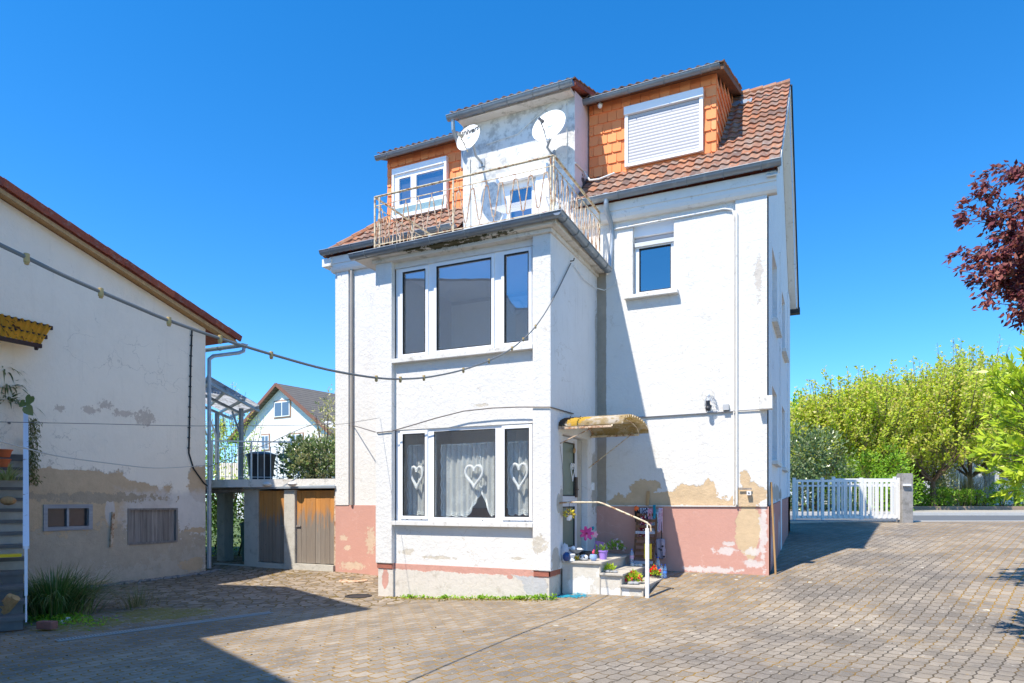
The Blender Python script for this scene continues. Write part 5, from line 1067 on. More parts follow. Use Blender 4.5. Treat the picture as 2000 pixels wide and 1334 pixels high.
# ------------------------------------------------------------------ vegetation across the road
def tree(name, label, base, top, R, nsh, m, cat='tree', group=None, lean=(0, 0), ls=.13, spiky=1.25, lowk=.34, per=34, limbs=9):
    base = Vector(base); Hh = top - base.z; o = thing(name, label, cat, base, group); b = MB(); fork = base + Vector((lean[0] * .3, lean[1] * .3, Hh * .22)); b.tube([base - Vector((0, 0, .1)), base + Vector((.03, 0, Hh * .1)), fork], .15, 8, r2=.11); tips = []
    for i in range(limbs):
        th = 2 * pi * i / limbs + random.uniform(-.3, .3); k = random.uniform(.5, .95); e = base + Vector((cos(th) * R * k + lean[0], sin(th) * R * k + lean[1], Hh * random.uniform(.45, .75))); mid = fork.lerp(e, .5) + Vector((0, 0, -.08 * Hh * random.random())); b.tube([fork, mid, e], .07, 6, r2=.02)
        for j in range(5): a_ = fork.lerp(e, random.uniform(.4, 1)); b.tube([a_, a_ + Vector((random.gauss(0, .4), random.gauss(0, .4), random.uniform(.3, .9)))], .02, 4, r2=.006)
    P = []; D = []
    for i in range(nsh):
        v = Vector((random.gauss(0, 1), random.gauss(0, 1), random.gauss(.25, .9))).normalized(); q = random.uniform(.35, 1) ** .5
        cz = base.z + Hh * .50; c = Vector((base.x + lean[0] + v.x * R * q, base.y + lean[1] + v.y * R * q, cz + v.z * Hh * (.42 if v.z > 0 else lowk) * q))
        upd = (Vector((v.x * .55, v.y * .55, .55 * spiky + abs(v.z) * .9 * spiky)) + Vector((random.gauss(0, .25), random.gauss(0, .25), 0))).normalized(); L = random.uniform(.5, 1.1) * (1 + 1.0 * max(0, v.z) * spiky) * .9; e = c + upd * L
        b.tube([c - upd * .3, e], .012, 3, r2=.004)
        kk = int(per * L)
        for j in range(kk):
            s_ = random.random(); pt = c + upd * (L * s_); r = Vector((random.gauss(0, 1), random.gauss(0, 1), random.gauss(0, .7))).normalized(); P.append(pt + r * .05); D.append(r + upd * .5)
    for i in range(int(R * 17 * spiky)):
        a = random.uniform(0, 6.28); q = sqrt(random.random()) * .95; c = Vector((base.x + lean[0] + cos(a) * R * q, base.y + lean[1] + sin(a) * R * q, base.z + Hh * (.56 + .30 * sqrt(max(0, 1 - q * q))))); e = c + Vector((random.gauss(0, .12) + cos(a) * q * .35, random.gauss(0, .12) + sin(a) * q * .35, 1)) * random.uniform(.6, 2.1) * spiky * Hh / 7.5
        b.tube([c, e], .018, 4, r2=.006)
        for j in range(46):
            pt = c.lerp(e, random.random()); r = Vector((random.gauss(0, 1), random.gauss(0, 1), random.gauss(.3, .6))).normalized(); P.append(pt + r * .06); D.append(r)
    b.build('trunk', M_bark, o); leaves('crown', P, D, ls, m, o, wd=.6); return o
def T(u, t, z=1.1): p = atT(u, 0, t); return (p.x, p.y, z)
def zt_of(v, t): return EYE + (HZ - v) * t / FPX
TL = 'flowering cherry trees across the road'
random.seed(21)
for (u, t, vt, R, nn, lb) in ((1590, 35, 812, 2.6, 300, 'low leafy cherry tree across the road, nearest the house wall'), (1668, 34, 765, 2.7, 330, 'cherry tree across the road with one tall spiky crest'), (1735, 36.5, 768, 2.6, 300, 'cherry tree with rounded crown behind the gate pillar'), (1822, 35, 742, 2.9, 340, 'broad cherry tree in front of the painted street wall'), (1895, 37, 712, 2.9, 340, 'tall upright cherry tree half behind the bright laurel'), (1985, 36, 760, 3.0, 260, 'cherry tree at the far right behind the laurel')):
    tree('cherry_tree', lb, T(u, t), zt_of(vt, t), R, int(nn * 1.15), M_lf_cherry, group=TL, ls=.15, per=42, lowk=.36 if u < 1800 else .25)
def bush(name, label, c, R, h, m, n, ls, cat='shrub', group=None, stem=True, clumps=14, wd=.5):
    c = Vector(c); o = thing(name, label, cat, c, group); P = []; D = []
    if stem:
        b = MB()
        for i in range(9): th = random.uniform(0, 6.28); b.tube([c + Vector((cos(th) * R * .1, sin(th) * R * .1, -.05)), c + Vector((cos(th) * R * .3, sin(th) * R * .3, h * .4)), c + Vector((cos(th) * R * .7, sin(th) * R * .7, h * .85))], .022, 5, r2=.006)
        b.build('stem', M_bark, o)
    cl = []
    for i in range(clumps):
        v = Vector((random.gauss(0, 1), random.gauss(0, 1), random.gauss(0, 1))).normalized(); cl.append((c + Vector((v.x * R * .68, v.y * R * .68, h * .5 + v.z * h * .36)), random.uniform(.28, .45)))
    for k in range(n):
        cc, rr = random.choice(cl); v = Vector((random.gauss(0, 1), random.gauss(0, 1), random.gauss(.15, 1))).normalized(); q = random.uniform(.4, 1) ** .5; P.append(cc + Vector((v.x * R * rr, v.y * R * rr, v.z * h * rr * .8)) * q * 1.25); D.append(v + Vector((random.gauss(0, .4), random.gauss(0, .4), random.gauss(.2, .4))))
    leaves('foliage', P, D, ls, m, o, wd=wd); return o
bush('laurel_shrub', 'dark glossy shrub beside the house wall across the road', T(1585, 31), 2.0, 3.4, M_lf_dark, 5200, .17, clumps=22)
bush('conifer_shrub', 'soft bright green shrub behind the middle of the white gate', T(1662, 32), 1.3, 2.3, M_lf_green, 4200, .12, clumps=16, wd=.25)
bush('hedge_shrub', 'leafy green shrub directly behind the gate pillar', T(1722, 31.5), 1.5, 2.6, M_lf_green, 4200, .13, clumps=18)
bush('cream_shrub', 'pale blossoming shrub left of the painted post', T(1812, 36), 1.3, 3.1, M_lf_pale, 3000, .13, clumps=14)
bush('light_shrub', 'bright leafy shrub under the broad cherry tree, right of the pillar', T(1775, 38), 2.0, 3.6, M_lf_green, 3600, .15, clumps=20)
bush('light_shrub', 'bright leafy shrub between the cherry trunks at the left', T(1690, 38), 2.2, 3.8, M_lf_cherry, 3800, .15, clumps=20)
bush('dark_shrub', 'dark evergreen shrub filling the gap beside the gate', T(1630, 36), 1.9, 3.2, M_lf_dark, 3600, .17)
bush('dark_shrub', 'dark evergreen shrub seen through the right end of the gate', T(1745, 37), 1.9, 3.0, M_lf_dark, 3600, .17)
HG = 'low hedge bushes along the far pavement'
k = 0
for (u, h, lb) in ((1788, 1.0, 'low hedge bush touching the gate pillar in the picture'), (1820, .85, 'second low hedge bush from the gate pillar'), (1850, .9, 'low hedge bush under the painted post'), (1892, .75, 'low hedge bush right of the green fence post'), (1925, .8, 'low hedge bush under the middle of the street wall'), (1955, 1.15, 'tallest hedge bush, under the right of the street wall'), (1990, .9, 'hedge bush at the far right edge below the laurel')):
    bush('hedge_bush', lb, T(u, 35.3, 1.25), .72, h * 1.05, M_lf_green, 1300, .09, group=HG, clumps=9)
blades('dry_grass', 'pale dry ornamental grass in front of the street wall', 'grass', T(1888, 36.2, 1.3), 500, 2.0, 1.6, M_lf_dry, .03, .5)
blades('dry_grass', 'brown dead stalks between hedge and painted post', 'grass', T(1835, 36.2, 1.3), 350, 1.2, 1.8, M_lf_dry, .03, .7)
b = MB(); b.prism([st(20.2, 34.7, 1.0), st(20.2, 34.7, 1.32), st(20.2, 34.95, 1.32), st(20.2, 34.95, 1.0)], st(16, 0) - Vector((0, 0, 0))); tag(b.build('garden_kerb_wall', plain('sandstone_kerb', (.30, .22, .16, 1), .9, var=.35, sc=4)), 'low crumbling stone edging under the hedge across the road', 'wall')
b = MB(); b.prism([st(8, 34.96, 1.0), st(8, 34.96, 1.28), st(8, 44, 1.4), st(8, 44, 1.0)], st(34, 0)); struct(b.build('garden_soil', M_soil))
# street wall building
GW = thing('street_building', 'long low whitish garden building behind the hedge, dappled with leaf shade', 'building', st(27, 42, 1).to_tuple())
def SW(u, v, t=41.0): return atT(u, v, t)
b = MB(); A, Bq = SW(1843, 955), SW(1975, 955); A2, B2 = SW(1843, 890), SW(1975, 872); A.z = B2z = 1.1; Bq.z = 1.1
b.prism([A, Bq, B2, A2], Vector((FW[0], FW[1], 0)) * 4); b.build('wall', plaster('street_wall_render', base=(.66, .67, .68, 1), dirt=.4, grain=.01), GW)
b = MB(); up = Vector((0, 0, .1)); f_ = Vector((FW[0], FW[1], 0)); b.prism([A2 - f_ * .3, B2 - f_ * .3, B2 - f_ * .3 + up, A2 - f_ * .3 + up], f_ * 5); b.build('roof_edge', M_blackp, GW)
for u in (1927, 1937): q = SW(u, 955, 40.95); b = MB(); b.box(q.x - .12, q.x + .12, q.y - .05, q.y + .05, 1.1, SW(u, 880).z); b.build('downpipe', M_zinc, GW)
q0, q1 = SW(1952, 930, 40.9), SW(1975, 931, 40.9); MB().bar(q0, q1, .1, .12).build('bench_rail', M_greywood, GW)
PPo = thing('painted_post', 'tall post painted in pink, blue and yellow bands before the street wall', 'post', T(1838, 40)); cols = [(60, 110, 220), (240, 200, 60), (30, 70, 120), (220, 210, 90), (50, 90, 200), (70, 200, 230), (230, 60, 140), (200, 30, 90)]; z0 = 1.2
q = atT(1838, 0, 40); zT = zt_of(886, 40)
for i, cc in enumerate(cols):
    b = MB(); za = z0 + (zT - z0) * i / 8; b.lathe([(.001, 0), (.13 if i % 2 else .11, 0), (.13 if i % 2 else .12, (zT - z0) / 8), (.001, (zT - z0) / 8)], (q.x, q.y, za), 8); b.build('band', sol('post_paint_%d' % i, *cc), PPo)
q = atT(1872, 0, 35.6); b = MB(); b.tube([(q.x, q.y, 1.2), (q.x, q.y, zt_of(925, 35.6))], .05, 8); tag(b.build('fence_post', plain('green_white_post', (.30, .38, .33, 1), .6)), 'slim pale green post standing in the hedge', 'post')
# far filler house and trees to close the horizon on the right
bl = thing('roadside_house', 'house with faded red roof showing between the cherry branches', 'house', st(36, 58, 1).to_tuple()); b = MB(); b.prism([st(26, 56, 1), st(50, 56, 1), st(50, 56, 6.0), st(26, 56, 6.0)], st(0, 8)); b.build('wall', M_fw, bl)
b = MB(); b.prism([st(25, 55.2, 5.9), st(25, 60, 9.4), st(25, 64.8, 5.9)], st(26, 0)); b.build('roof', plain('faded_red_tiles', (.36, .13, .10, 1), .9, var=.3), bl)
random.seed(5)
BT = 'leafy trees behind the gardens'
for (u, t, vt, R, lb) in ((1560, 48, 800, 3.2, 'leafy tree just clear of the house wall, far back'), (1700, 50, 790, 4.0, 'leafy tree behind the cherry crowns, left of the painted post'), (1960, 52, 790, 4.0, 'leafy tree farthest right behind the street wall')):
    tree('broadleaf_tree', lb, T(u, t), zt_of(vt, t), R, 220, M_lf_green, group=BT, ls=.24, per=30)
# left background greenery
bush('yellow_green_tree', 'yellow green leafy tree between canopy post and barn', atT(445, 0, 30).to_tuple()[:2] + (.5,), 1.5, 4.2, M_lf_green, 3200, .14, cat='tree', clumps=20)
tree('bare_branch_tree', 'thin sparsely leaved tree rising under the terrace canopy', atT(440, 0, 26).to_tuple()[:2] + (.0,), 5.2, 1.3, 26, M_lf_cherry, ls=.08, per=16, limbs=6)
bush('hedge_bush', 'bright bush seen through the passage under the terrace', atT(455, 0, 20).to_tuple()[:2] + (-.1,), 1.3, 2.3, M_lf_laurel, 2600, .09, clumps=16)
bush('hedge_bush', 'darker bush at the left of the passage opening', atT(410, 0, 21).to_tuple()[:2] + (-.1,), 1.2, 2.2, M_lf_green, 2000, .09, clumps=14)
RB = atT(622, 0, 17.3)
bush('rhododendron', 'rhododendron full of cream buds pressed against the house wall', (RB.x, RB.y, 2.0), .85, 1.1, M_lf_dark, 2300, .11, clumps=16)
RB2 = atT(640, 0, 18.0)
bush('evergreen_shrub', 'taller evergreen with pale shoots behind the rhododendron', (RB2.x, RB2.y, 2.1), .62, 2.05, M_lf_pale, 1500, .09, clumps=18)
bush('evergreen_shrub', 'dark broad evergreen between railing and background house', (atT(600, 0, 19.5).x, atT(600, 0, 19.5).y, 2.1), 1.0, 1.25, M_lf_dark, 2600, .11, clumps=18)
P = []; D = []; random.seed(3)
o = [x for x in COL.objects if x.name.startswith('rhododendron')][0]
for i in range(42):
    v = Vector((random.gauss(0, 1), random.gauss(-.6, 1), random.gauss(.4, .8))).normalized(); c = Vector((RB.x + v.x * .72, RB.y + v.y * .72, 2.55 + v.z * .5))
    for j in range(30): r = Vector((random.gauss(0, 1), random.gauss(0, 1), random.gauss(0, 1))).normalized(); P.append(c + r * .035); D.append(r)
leaves('buds', P, D, .045, M_lf_pale, o, wd=.8)
# bright laurel close on the right
random.seed(8)
LB = thing('laurel_bush', 'bright yellow green laurel with long pointed leaves, close at the right edge', 'bush', st(5.7, 6.8, .3).to_tuple()); P = []; D = []; b = MB(); bs = st(5.75, 6.8, .2)
for i in range(340):
    ph = random.uniform(0, 2 * pi); zz = random.uniform(-1, 1); rr = sqrt(1 - zz * zz); q = random.uniform(.45, 1) ** .6
    c = st(5.78 + rr * cos(ph) * .80 * q, 6.8 + rr * sin(ph) * .8 * q, 2.42 + zz * .92 * q); d = (Vector((c.x - bs.x, c.y - bs.y, .35 + zz * .6))).normalized(); L = random.uniform(.15, .34); b.tube([c - d * .25, c + d * L], .006, 4, r2=.002)
    for j in range(24): s_ = random.random(); r = Vector((random.gauss(0, 1), random.gauss(0, 1), random.gauss(0, .8))).normalized(); P.append(c + d * (L * s_)); D.append(r * .8 + d * .8)
for i in range(8): th = random.uniform(0, 6.28); b.tube([bs, bs + Vector((cos(th) * .2, sin(th) * .2, 1.2)), bs + Vector((cos(th) * .6, sin(th) * .6, 2.6))], .03, 6, r2=.01)
b.build('stem', M_bark, LB); leaves('foliage', P, D, .105, M_lf_laurel, LB, wd=.30, fold=.2)
# purple plum
random.seed(14)
PT = thing('purple_plum_tree', 'purple leaved plum tree reaching in from the right edge', 'tree', st(9.6, 9.6, .3).to_tuple()); b = MB(); P = []; D = []; base = st(9.6, 9.6, .2); fork = st(9.4, 9.5, 2.4); b.tube([base, fork], .13, 8, r2=.10)
def sprig(a, e, r0, nleaf, ls):
    mid = a.lerp(e, .5) + Vector((0, 0, .12)); b.tube([a, mid, e], r0, 5, r2=.004)
    for j in range(nleaf):
        s_ = random.uniform(.15, 1); pt = a.lerp(mid, s_ * 2) if s_ < .5 else mid.lerp(e, s_ * 2 - 1); P.append(pt + Vector((random.gauss(0, .035), random.gauss(0, .035), random.gauss(0, .03)))); D.append((e - a).normalized() * .6 + Vector((random.gauss(0, .5), random.gauss(0, .5), random.gauss(-.45, .4))))
ends = [(1868, 428, 8.7), (1905, 385, 8.9), (1880, 495, 8.6), (1878, 530, 8.5), (1900, 555, 8.7), (1925, 590, 8.5), (1930, 460, 8.8), (1960, 345, 9.2), (1945, 520, 8.6), (1965, 605, 8.5), (1990, 420, 9.2), (1985, 560, 8.8), (1950, 575, 8.9), (2010, 350, 9.4), (1990, 490, 9.0), (2040, 450, 9.3), (2050, 560, 9.0), (2060, 380, 9.5), (1975, 470, 8.4)]
for (u, v, t) in ends:
    e = atT(u, v, t); lim = st(8.2 + random.uniform(-.3, .4), 9.2, e.z - .25); b.tube([fork, fork.lerp(lim, .5) + Vector((0, 0, .15)), lim], .04, 5, r2=.018); sprig(lim, e, .014, 70, .07)
    for j in range(11):
        k = random.uniform(.25, .95); a_ = lim.lerp(e, k) + Vector((0, 0, .12 * (1 - abs(2 * k - 1)))); dd = (e - lim).normalized() * random.uniform(.15, .38) + Vector((random.gauss(0, .12), random.gauss(0, .2), random.gauss(0, .12))); sprig(a_, a_ + dd, .006, 42, .07)
for i in range(60):
    v = Vector((random.gauss(0, 1), random.gauss(0, 1), random.gauss(0, .7))).normalized(); c = st(9.9, 9.8, 4.9) + Vector((v.x * 1.3, v.y * 1.3, v.z * 1.3)); sprig(c, c + v * .5, .008, 40, .07)
b.build('trunk', M_bark, PT); leaves('crown', P, D, .085, M_lf_plum, PT, wd=.5)
# weeds at the bay foot
random.seed(4); P = []; D = []
for i in range(1500):
    k = random.random(); x_ = BX0 + .45 + (BX1 - BX0 - .5) * k; den = .35 + .65 * sm(.45, .9, k)
    if random.random() > den: continue
    y_ = B0 + .03 - abs(random.gauss(0, .045)) ; P.append((x_ + .15 * sin(x_ * 9), y_, g(x_, y_) + random.uniform(0, .035 + .05 * sm(.9, .97, k)))); D.append((random.gauss(0, 1), random.gauss(-.4, 1), random.uniform(.1, 1)))
struct(tag(leaves('wall_weeds', P, D, .05, M_lf_green, wd=.6), 'weeds and moss growing along the foot of the bay', 'weeds'), 'stuff')
P = []; D = []; 
for i in range(900): x_ = BX0 + .3 + random.random() * 3.0; y_ = B0 - abs(random.gauss(0, .10)); P.append((x_, y_, g(x_, y_) + .002)); D.append((random.gauss(0, 1), random.gauss(0, 1), random.uniform(.0, .5)))
struct(tag(leaves('moss_tufts', P, D, .03, leafmat('dry_moss', [(.2, .17, .03, 1), (.3, .22, .05, 1)], .1), wd=.8), 'yellow brown moss in the joints before the bay', 'moss'), 'stuff')
# scattered dry debris on the yard
P = []; D = []
for i in range(1400):
    u = random.uniform(-50, 2050); v = 1010 + 400 * random.random() ** 1.6; q = onZ(u, v, 0.05); q = (q.x, q.y, g(q.x, q.y) + .004)
    if q[1] > 9.8 and -10.4 < q[0] < XR: continue
    if q[1] > 20.5: continue
    P.append(q); D.append((random.gauss(0, 1), random.gauss(0, 1), random.uniform(-.02, .15)))
struct(tag(leaves('leaf_litter', P, D, .035, leafmat('litter', [(.25, .18, .10, 1), (.4, .34, .25, 1), (.15, .10, .05, 1)], .1), wd=.5), 'tiny dry leaves and grit scattered over the paving', 'litter'), 'stuff')
# ------------------------------------------------------------------ entrance steps
EST = thing('entrance_steps', 'three terrazzo steps up to the side door in the bay corner', 'steps', (-3.3, 11, .1))
LZ = .61; xs = (-3.33, -2.98, -2.63); zs = (.61, .435, .26); Y0 = 10.44
prev = BX1
for i, (x_, z_) in enumerate(zip(xs, zs)):
    xa = BX1 + .002 if i == 0 else xs[i - 1] - .03
    b = MB(); b.box(xa if i == 0 else xs[i - 1] + .001 - .02, x_ + .03, Y0 - .03, YF - .03, z_ - .035, z_); 
    for yy in (11.05, 11.7): pass
    b.build('tread', M_stone, EST, bevel=.006)
    b = MB(); b.box(x_ - .02, x_, Y0 + .0, YF - .03, -.1, z_ - .0355); b.build('riser', M_stone, EST)
b = MB(); b.box(BX1 + .002, xs[0] - .021, Y0 + .012, YF - .03, -.2, zs[0] - .036); b.box(xs[0] - .0, xs[1] - .021, Y0 + .014, YF - .03, -.2, zs[1] - .036); b.box(xs[1] - .0, xs[2] - .021, Y0 + .016, YF - .03, -.2, zs[2] - .036); b.build('step_base', M_concl, EST)
b = MB(); b.prism([(xs[0] - .55, Y0 - .26, -.05), (xs[1] + .0, Y0 - .2, -.05), (xs[1] + .0, Y0 + .01, .26), (xs[0] - .1, Y0 + .01, .2), (xs[0] - .6, Y0 + .01, -.03)], (0, 0, .02)); 
# handrail
HR = thing('handrail', 'rusty bent handrail with white post beside the entrance steps', 'handrail', (-2.57, 10.42, .1))
hx, hy = -2.56, 10.42; A = onX(1092, 982, BX1); q1 = Vector((BX1 + .1, hy, 1.57)); b = MB()
b.tube([(BX1, A.y, 1.565), (BX1 + .12, hy, 1.575), (-3.36, hy, 1.575), (-3.28, hy, 1.555), (-2.66, hy, 1.30), (-2.58, hy, 1.265), (-2.51, hy, 1.21), (-2.50, hy, 1.12)], .014, 8); b.build('rail', M_rust, HR, smooth=True)
b = MB(); b.box(hx - .026, hx + .026, hy - .026, hy + .026, .06, 1.17); b.tube([(hx, hy, 1.16), (hx, hy, 1.27)], .01, 6); b.build('post', M_rustw, HR)
b = MB(); b.lathe([(.001, .004), (.10, .004), (.11, 0)], (0, 0, 0), 14, Matrix.Rotation(pi / 2, 3, 'Y')); b.v = [(x + BX1 + .001, y * .9 + A.y - .02, z * 1.5 + 1.56) for x, y, z in b.v]; b.build('wall_anchor', M_conc, HR)
# door canopy
CP = thing('door_canopy', 'arched corrugated plastic canopy with yellow lichen over the side door', 'canopy', (BX1, 11.1, 2.8))
cy0, cy1, cx0, cx1, cz, ch = 10.25, 11.90, BX1 + .01, -2.90, 2.81, .19
M_can = NT('lichened_corrugated_sheet'); nn = M_can.noise(6, 7, rough=.7); c = M_can.mix(M_can.rng(nn, .42, .6), (.33, .23, .10, 1), (.50, .44, .36, 1)); s_ = M_can.sep(M_can.pos()); m_ = ellmask(M_can, s_[0], s_[1], [(-3.72, 10.40, .22, .16)], .6, 4); c = M_can.mix(m_, c, (.50, .29, .02, 1)); m_ = ellmask(M_can, s_[0], s_[1], [(-3.95, 10.7, .22, .5)], .7, 4, 3); c = M_can.mix(m_, c, (.035, .03, .025, 1)); c = M_can.mix(M_can.rng(M_can.noise(14, 5), .6, .68), c, (.10, .07, .03, 1)); M_can.fin(c, .75)
tl = M_can.n('BsdfTranslucent'); M_can.put(tl.inputs[0], (.55, .38, .10, 1)); mx = M_can.n('MixShader'); mx.inputs[0].default_value = .18; M_can.t.links.new(M_can.b.outputs[0], mx.inputs[1]); M_can.t.links.new(tl.outputs[0], mx.inputs[2]); M_can.t.links.new(mx.outputs[0], M_can.out.inputs[0]); M_can = M_can.m
b = MB(); K = 150; nw = 17
def arc(k, o=0.0):
    a = pi * (1 - k) ; yy = (cy0 + cy1) / 2 + cos(a) * (cy1 - cy0) / 2; zz = cz + sin(a) ** .85 * ch if sin(a) > 0 else cz; return yy, zz + o
for i in range(K + 1):
    k = i / K; yy, zz = arc(k, .022 * sin(2 * pi * nw * k)); b.v += [(cx0, yy, zz), (cx1, yy, zz)]
for i in range(K): b.f.append((2 * i, 2 * i + 1, 2 * i + 3, 2 * i + 2))
b.build('corrugated_sheet', M_can, CP, smooth=True)
b = MB(); b.bar((cx0, cy0 + .02, cz - .03), (cx1 - .18, cy0 + .02, cz - .03), .03, .035); b.build('front_rail', M_rust2, CP); b = MB(); b.bar((cx0, cy1 - .02, cz - .03), (cx1 - .18, cy1 - .02, cz - .03), .03, .035); b.build('rear_rail', M_rust, CP)
b = MB(); b.tube([(cx1 - .18,) + arc(k / 12, -.035) for k in range(13)], .012, 6); b.build('arch_rib', M_rust, CP); b = MB(); b.tube([(cx0 + .05,) + arc(k / 12, -.035) for k in range(13)], .012, 6); b.build('arch_rib', M_rust2, CP)
p0 = onX(1094, 866, BX1); b = MB(); b.tube([(BX1, p0.y, p0.z), (BX1 + .55, cy0 + .05, cz - .05)], .010, 6); b.build('strut', M_rust2, CP); b = MB(); b.tube([(BX1, cy1 - .1, 2.2), (BX1 + .75, cy1 - .04, cz - .05)], .010, 6); b.build('strut', M_rust, CP)
b = MB()
for (k, x_) in ((.3, -3.9), (.4, -3.8), (.5, -3.7), (.45, -3.2), (.5, -3.1), (.55, -3.02)): yy, zz = arc(k); b.tube([(x_, yy, zz - .02), (x_, yy, zz + .045)], .007, 5)
b.build('bolts', M_dark, CP)
# ------------------------------------------------------------------ wall fittings
WLp = thing('globe_wall_lamp', 'clear globe wall lamp with black motion sensor on the right wall', 'wall lamp', onY(1383, 790, YF).to_tuple())
p = onY(1383, 790, YF - .12); b = MB(); b.tube([(p.x, YF - .001, p.z - .02), (p.x, YF - .10, p.z - .02)], .04, 12); b.tube([(p.x, YF - .12, p.z - .11), (p.x, YF - .12, p.z + .07)], .035, 12); b.ball((p.x, YF - .13, p.z - .07), .045, 12); b.build('sensor_body', M_blackp, WLp, smooth=True)
gl = NT('globe_glass'); gg = gl.n('BsdfGlass'); gg.inputs['Roughness'].default_value = .05; gg.inputs['IOR'].default_value = 1.15; tr = gl.n('BsdfTransparent'); mx = gl.n('MixShader'); mx.inputs[0].default_value = .35; gl.t.links.new(gg.outputs[0], mx.inputs[1]); gl.t.links.new(tr.outputs[0], mx.inputs[2]); gl.t.links.new(mx.outputs[0], gl.out.inputs[0])
b = MB(); b.ball((p.x, YF - .12, p.z + .155), .115, 20); b.build('globe', gl.m, WLp, smooth=True); b = MB(); b.tube([(p.x, YF - .12, p.z + .07), (p.x, YF - .12, p.z + .13)], .018, 8); b.ball((p.x, YF - .12, p.z + .16), .03, 8, sz=1.4); b.build('bulb', M_pvc, WLp, smooth=True)
p = onY(1497, 787, YF - .1); b = MB(); b.box(XR - .12, XR + .10, YF - .20, YF - .0505, p.z - .115, p.z + .115); mb = tag(b.build('junction_box', M_sill, bevel=.01), 'white junction box on the house corner above the grey conduit', 'junction box')
b = MB(); p1 = onY(1263, 987, YF - .10); p2 = onY(1266, 959, YF - .04); b.bar((p1.x, YF - .06, ZP + .01), (p2.x, YF - .03, p2.z), .06, .02, up=(0, 1, 0)); tag(b.build('loose_plank', M_palewood, bevel=.008), 'short orange-brown wooden slat standing on the plinth ledge', 'wood slat')
# ------------------------------------------------------------------ satellite dishes
M_dish = plain('dish_white', (.80, .80, .78, 1), .45, var=.04, dirt=(.55, .54, .50, 1), dsc=5, dth=(.62, .8))
def dish(name, label, c, R, az, el, wall, text=None, armdir=None):
    c = Vector(c); o = thing(name, label, 'satellite dish', wall, 'satellite dishes on the grey dormer'); f = Vector((cos(el) * cos(az), cos(el) * sin(az), sin(el))); rt_ = Vector((0, 0, 1)).cross(f).normalized(); up_ = f.cross(rt_)
    M = Matrix((rt_, up_, f)).transposed(); b = MB(); n = 8; k = 36; base = 0
    for i in range(n + 1):
        r = i / n
        for j in range(k):
            q = 2 * pi * j / k; b.v.append(tuple(c + M @ Vector((cos(q) * r * R * .93, sin(q) * r * R, r * r * .16 * R))))
    for i in range(n):
        for j in range(k): a_ = i * k + j; d_ = i * k + (j + 1) % k; b.f.append((a_, d_, d_ + k, a_ + k))
    b.tube([c + M @ Vector((cos(2 * pi * j / k) * R * .93, sin(2 * pi * j / k) * R, .16 * R)) for j in range(k + 1)], .008, 5, cap=False)
    d_ = b.build('reflector', M_dish, o, smooth=True); s_ = d_.modifiers.new('thickness', 'SOLIDIFY'); s_.thickness = .006
    lo = c + M @ Vector((0, -R * .98, .14 * R)); ln = c + M @ Vector((0, -R * .55, R * 1.05)); b = MB(); b.tube([lo - f * .06, ln], .012, 6); b.build('feed_arm', M_rust if text else M_zincl, o)
    b = MB(); dd = (c - ln).normalized(); b.tube([ln - dd * .05, ln + dd * .07], .028, 10); b.tube([ln + dd * .07, ln + dd * .09], .036, 10); b.build('receiver', plain('receiver_' + name + str(R), (.35, .32, .25, 1) if text else (.06, .06, .07, 1), .4), o)
    bk = c - f * .06; w_ = Vector(wall); b = MB(); b.cbox(bk, .12, .12, .14); b.tube([bk, bk - f * .06, (w_.x, w_.y - .25, w_.z + .02), w_], .024, 10); b.cbox(w_, .14, .02, .16); b.build('wall_bracket', M_zincl, o)
    b = MB(); b.tube([ln, ln + Vector((0, 0, -.06)), lo + Vector((.06, -.05, .02)), bk + Vector((0, 0, -.1))], .005, 4); b.build('aerial_cable', M_dark, o)
    if text:
        cu = bpy.data.curves.new('t', 'FONT'); cu.body = text; cu.size = R * .56; cu.align_x = 'CENTER'; cu.extrude = .0015; cu.offset = .004; cu.resolution_u = 3; tmp = bpy.data.objects.new('t', cu); COL.objects.link(tmp); dg = bpy.context.evaluated_depsgraph_get(); me = bpy.data.meshes.new_from_object(tmp.evaluated_get(dg)); bpy.data.objects.remove(tmp)
        Mx = Matrix((rt_, up_, f)).transposed()
        for v in me.vertices:
            r2 = (v.co.x ** 2 + (v.co.y + R * .42) ** 2) / (R * R); pz = r2 * .16 * R + .012 + v.co.z; v.co = (c + Mx @ Vector((v.co.x, v.co.y + R * .42, pz))) - Vector(o.location)
        me.materials.clear(); me.materials.append(M_dark); lt = bpy.data.objects.new('lettering', me); COL.objects.link(lt); lt.parent = o
    return o
c1 = onY(917, 272, YF - .62); c2 = onY(1074, 250, YF - .42)
dish('satellite_dish', 'smaller white satellite dish with dark lettering at the dormer corner', c1, .285, radians(264), radians(16), onY(941, 318, YF - .03), 'univers')
dish('satellite_dish', 'larger plain white satellite dish above the balcony door', c2, .36, radians(268), radians(20), onY(1078, 302, YF - .03))
# folding clothes airer on the balcony
AR = thing('clothes_airer', 'low white folding clothes airer on the balcony by the door', 'clothes airer', (-5.0, 10.9, SZ1)); b = MB()
xa, xb, ya, yb = -5.35, -4.3, 10.5, 11.05
for i in range(12): y_ = ya + (yb - ya) * i / 11; b.tube([(xa, y_, SZ1 + .66 + .12 * i / 11), (xb, y_, SZ1 + .66 + .12 * i / 11)], .005, 4)
b.build('wires', M_pvc, AR); b = MB()
for x_ in (xa, xb): b.tube([(x_, ya, SZ1 + .66), (x_, yb, SZ1 + .78)], .009, 6); b.tube([(x_, ya - .1, SZ1), (x_, yb, SZ1 + .78)], .009, 6); b.tube([(x_, yb + .1, SZ1), (x_, ya, SZ1 + .66)], .009, 6)
b.build('legs', M_pvc, AR)
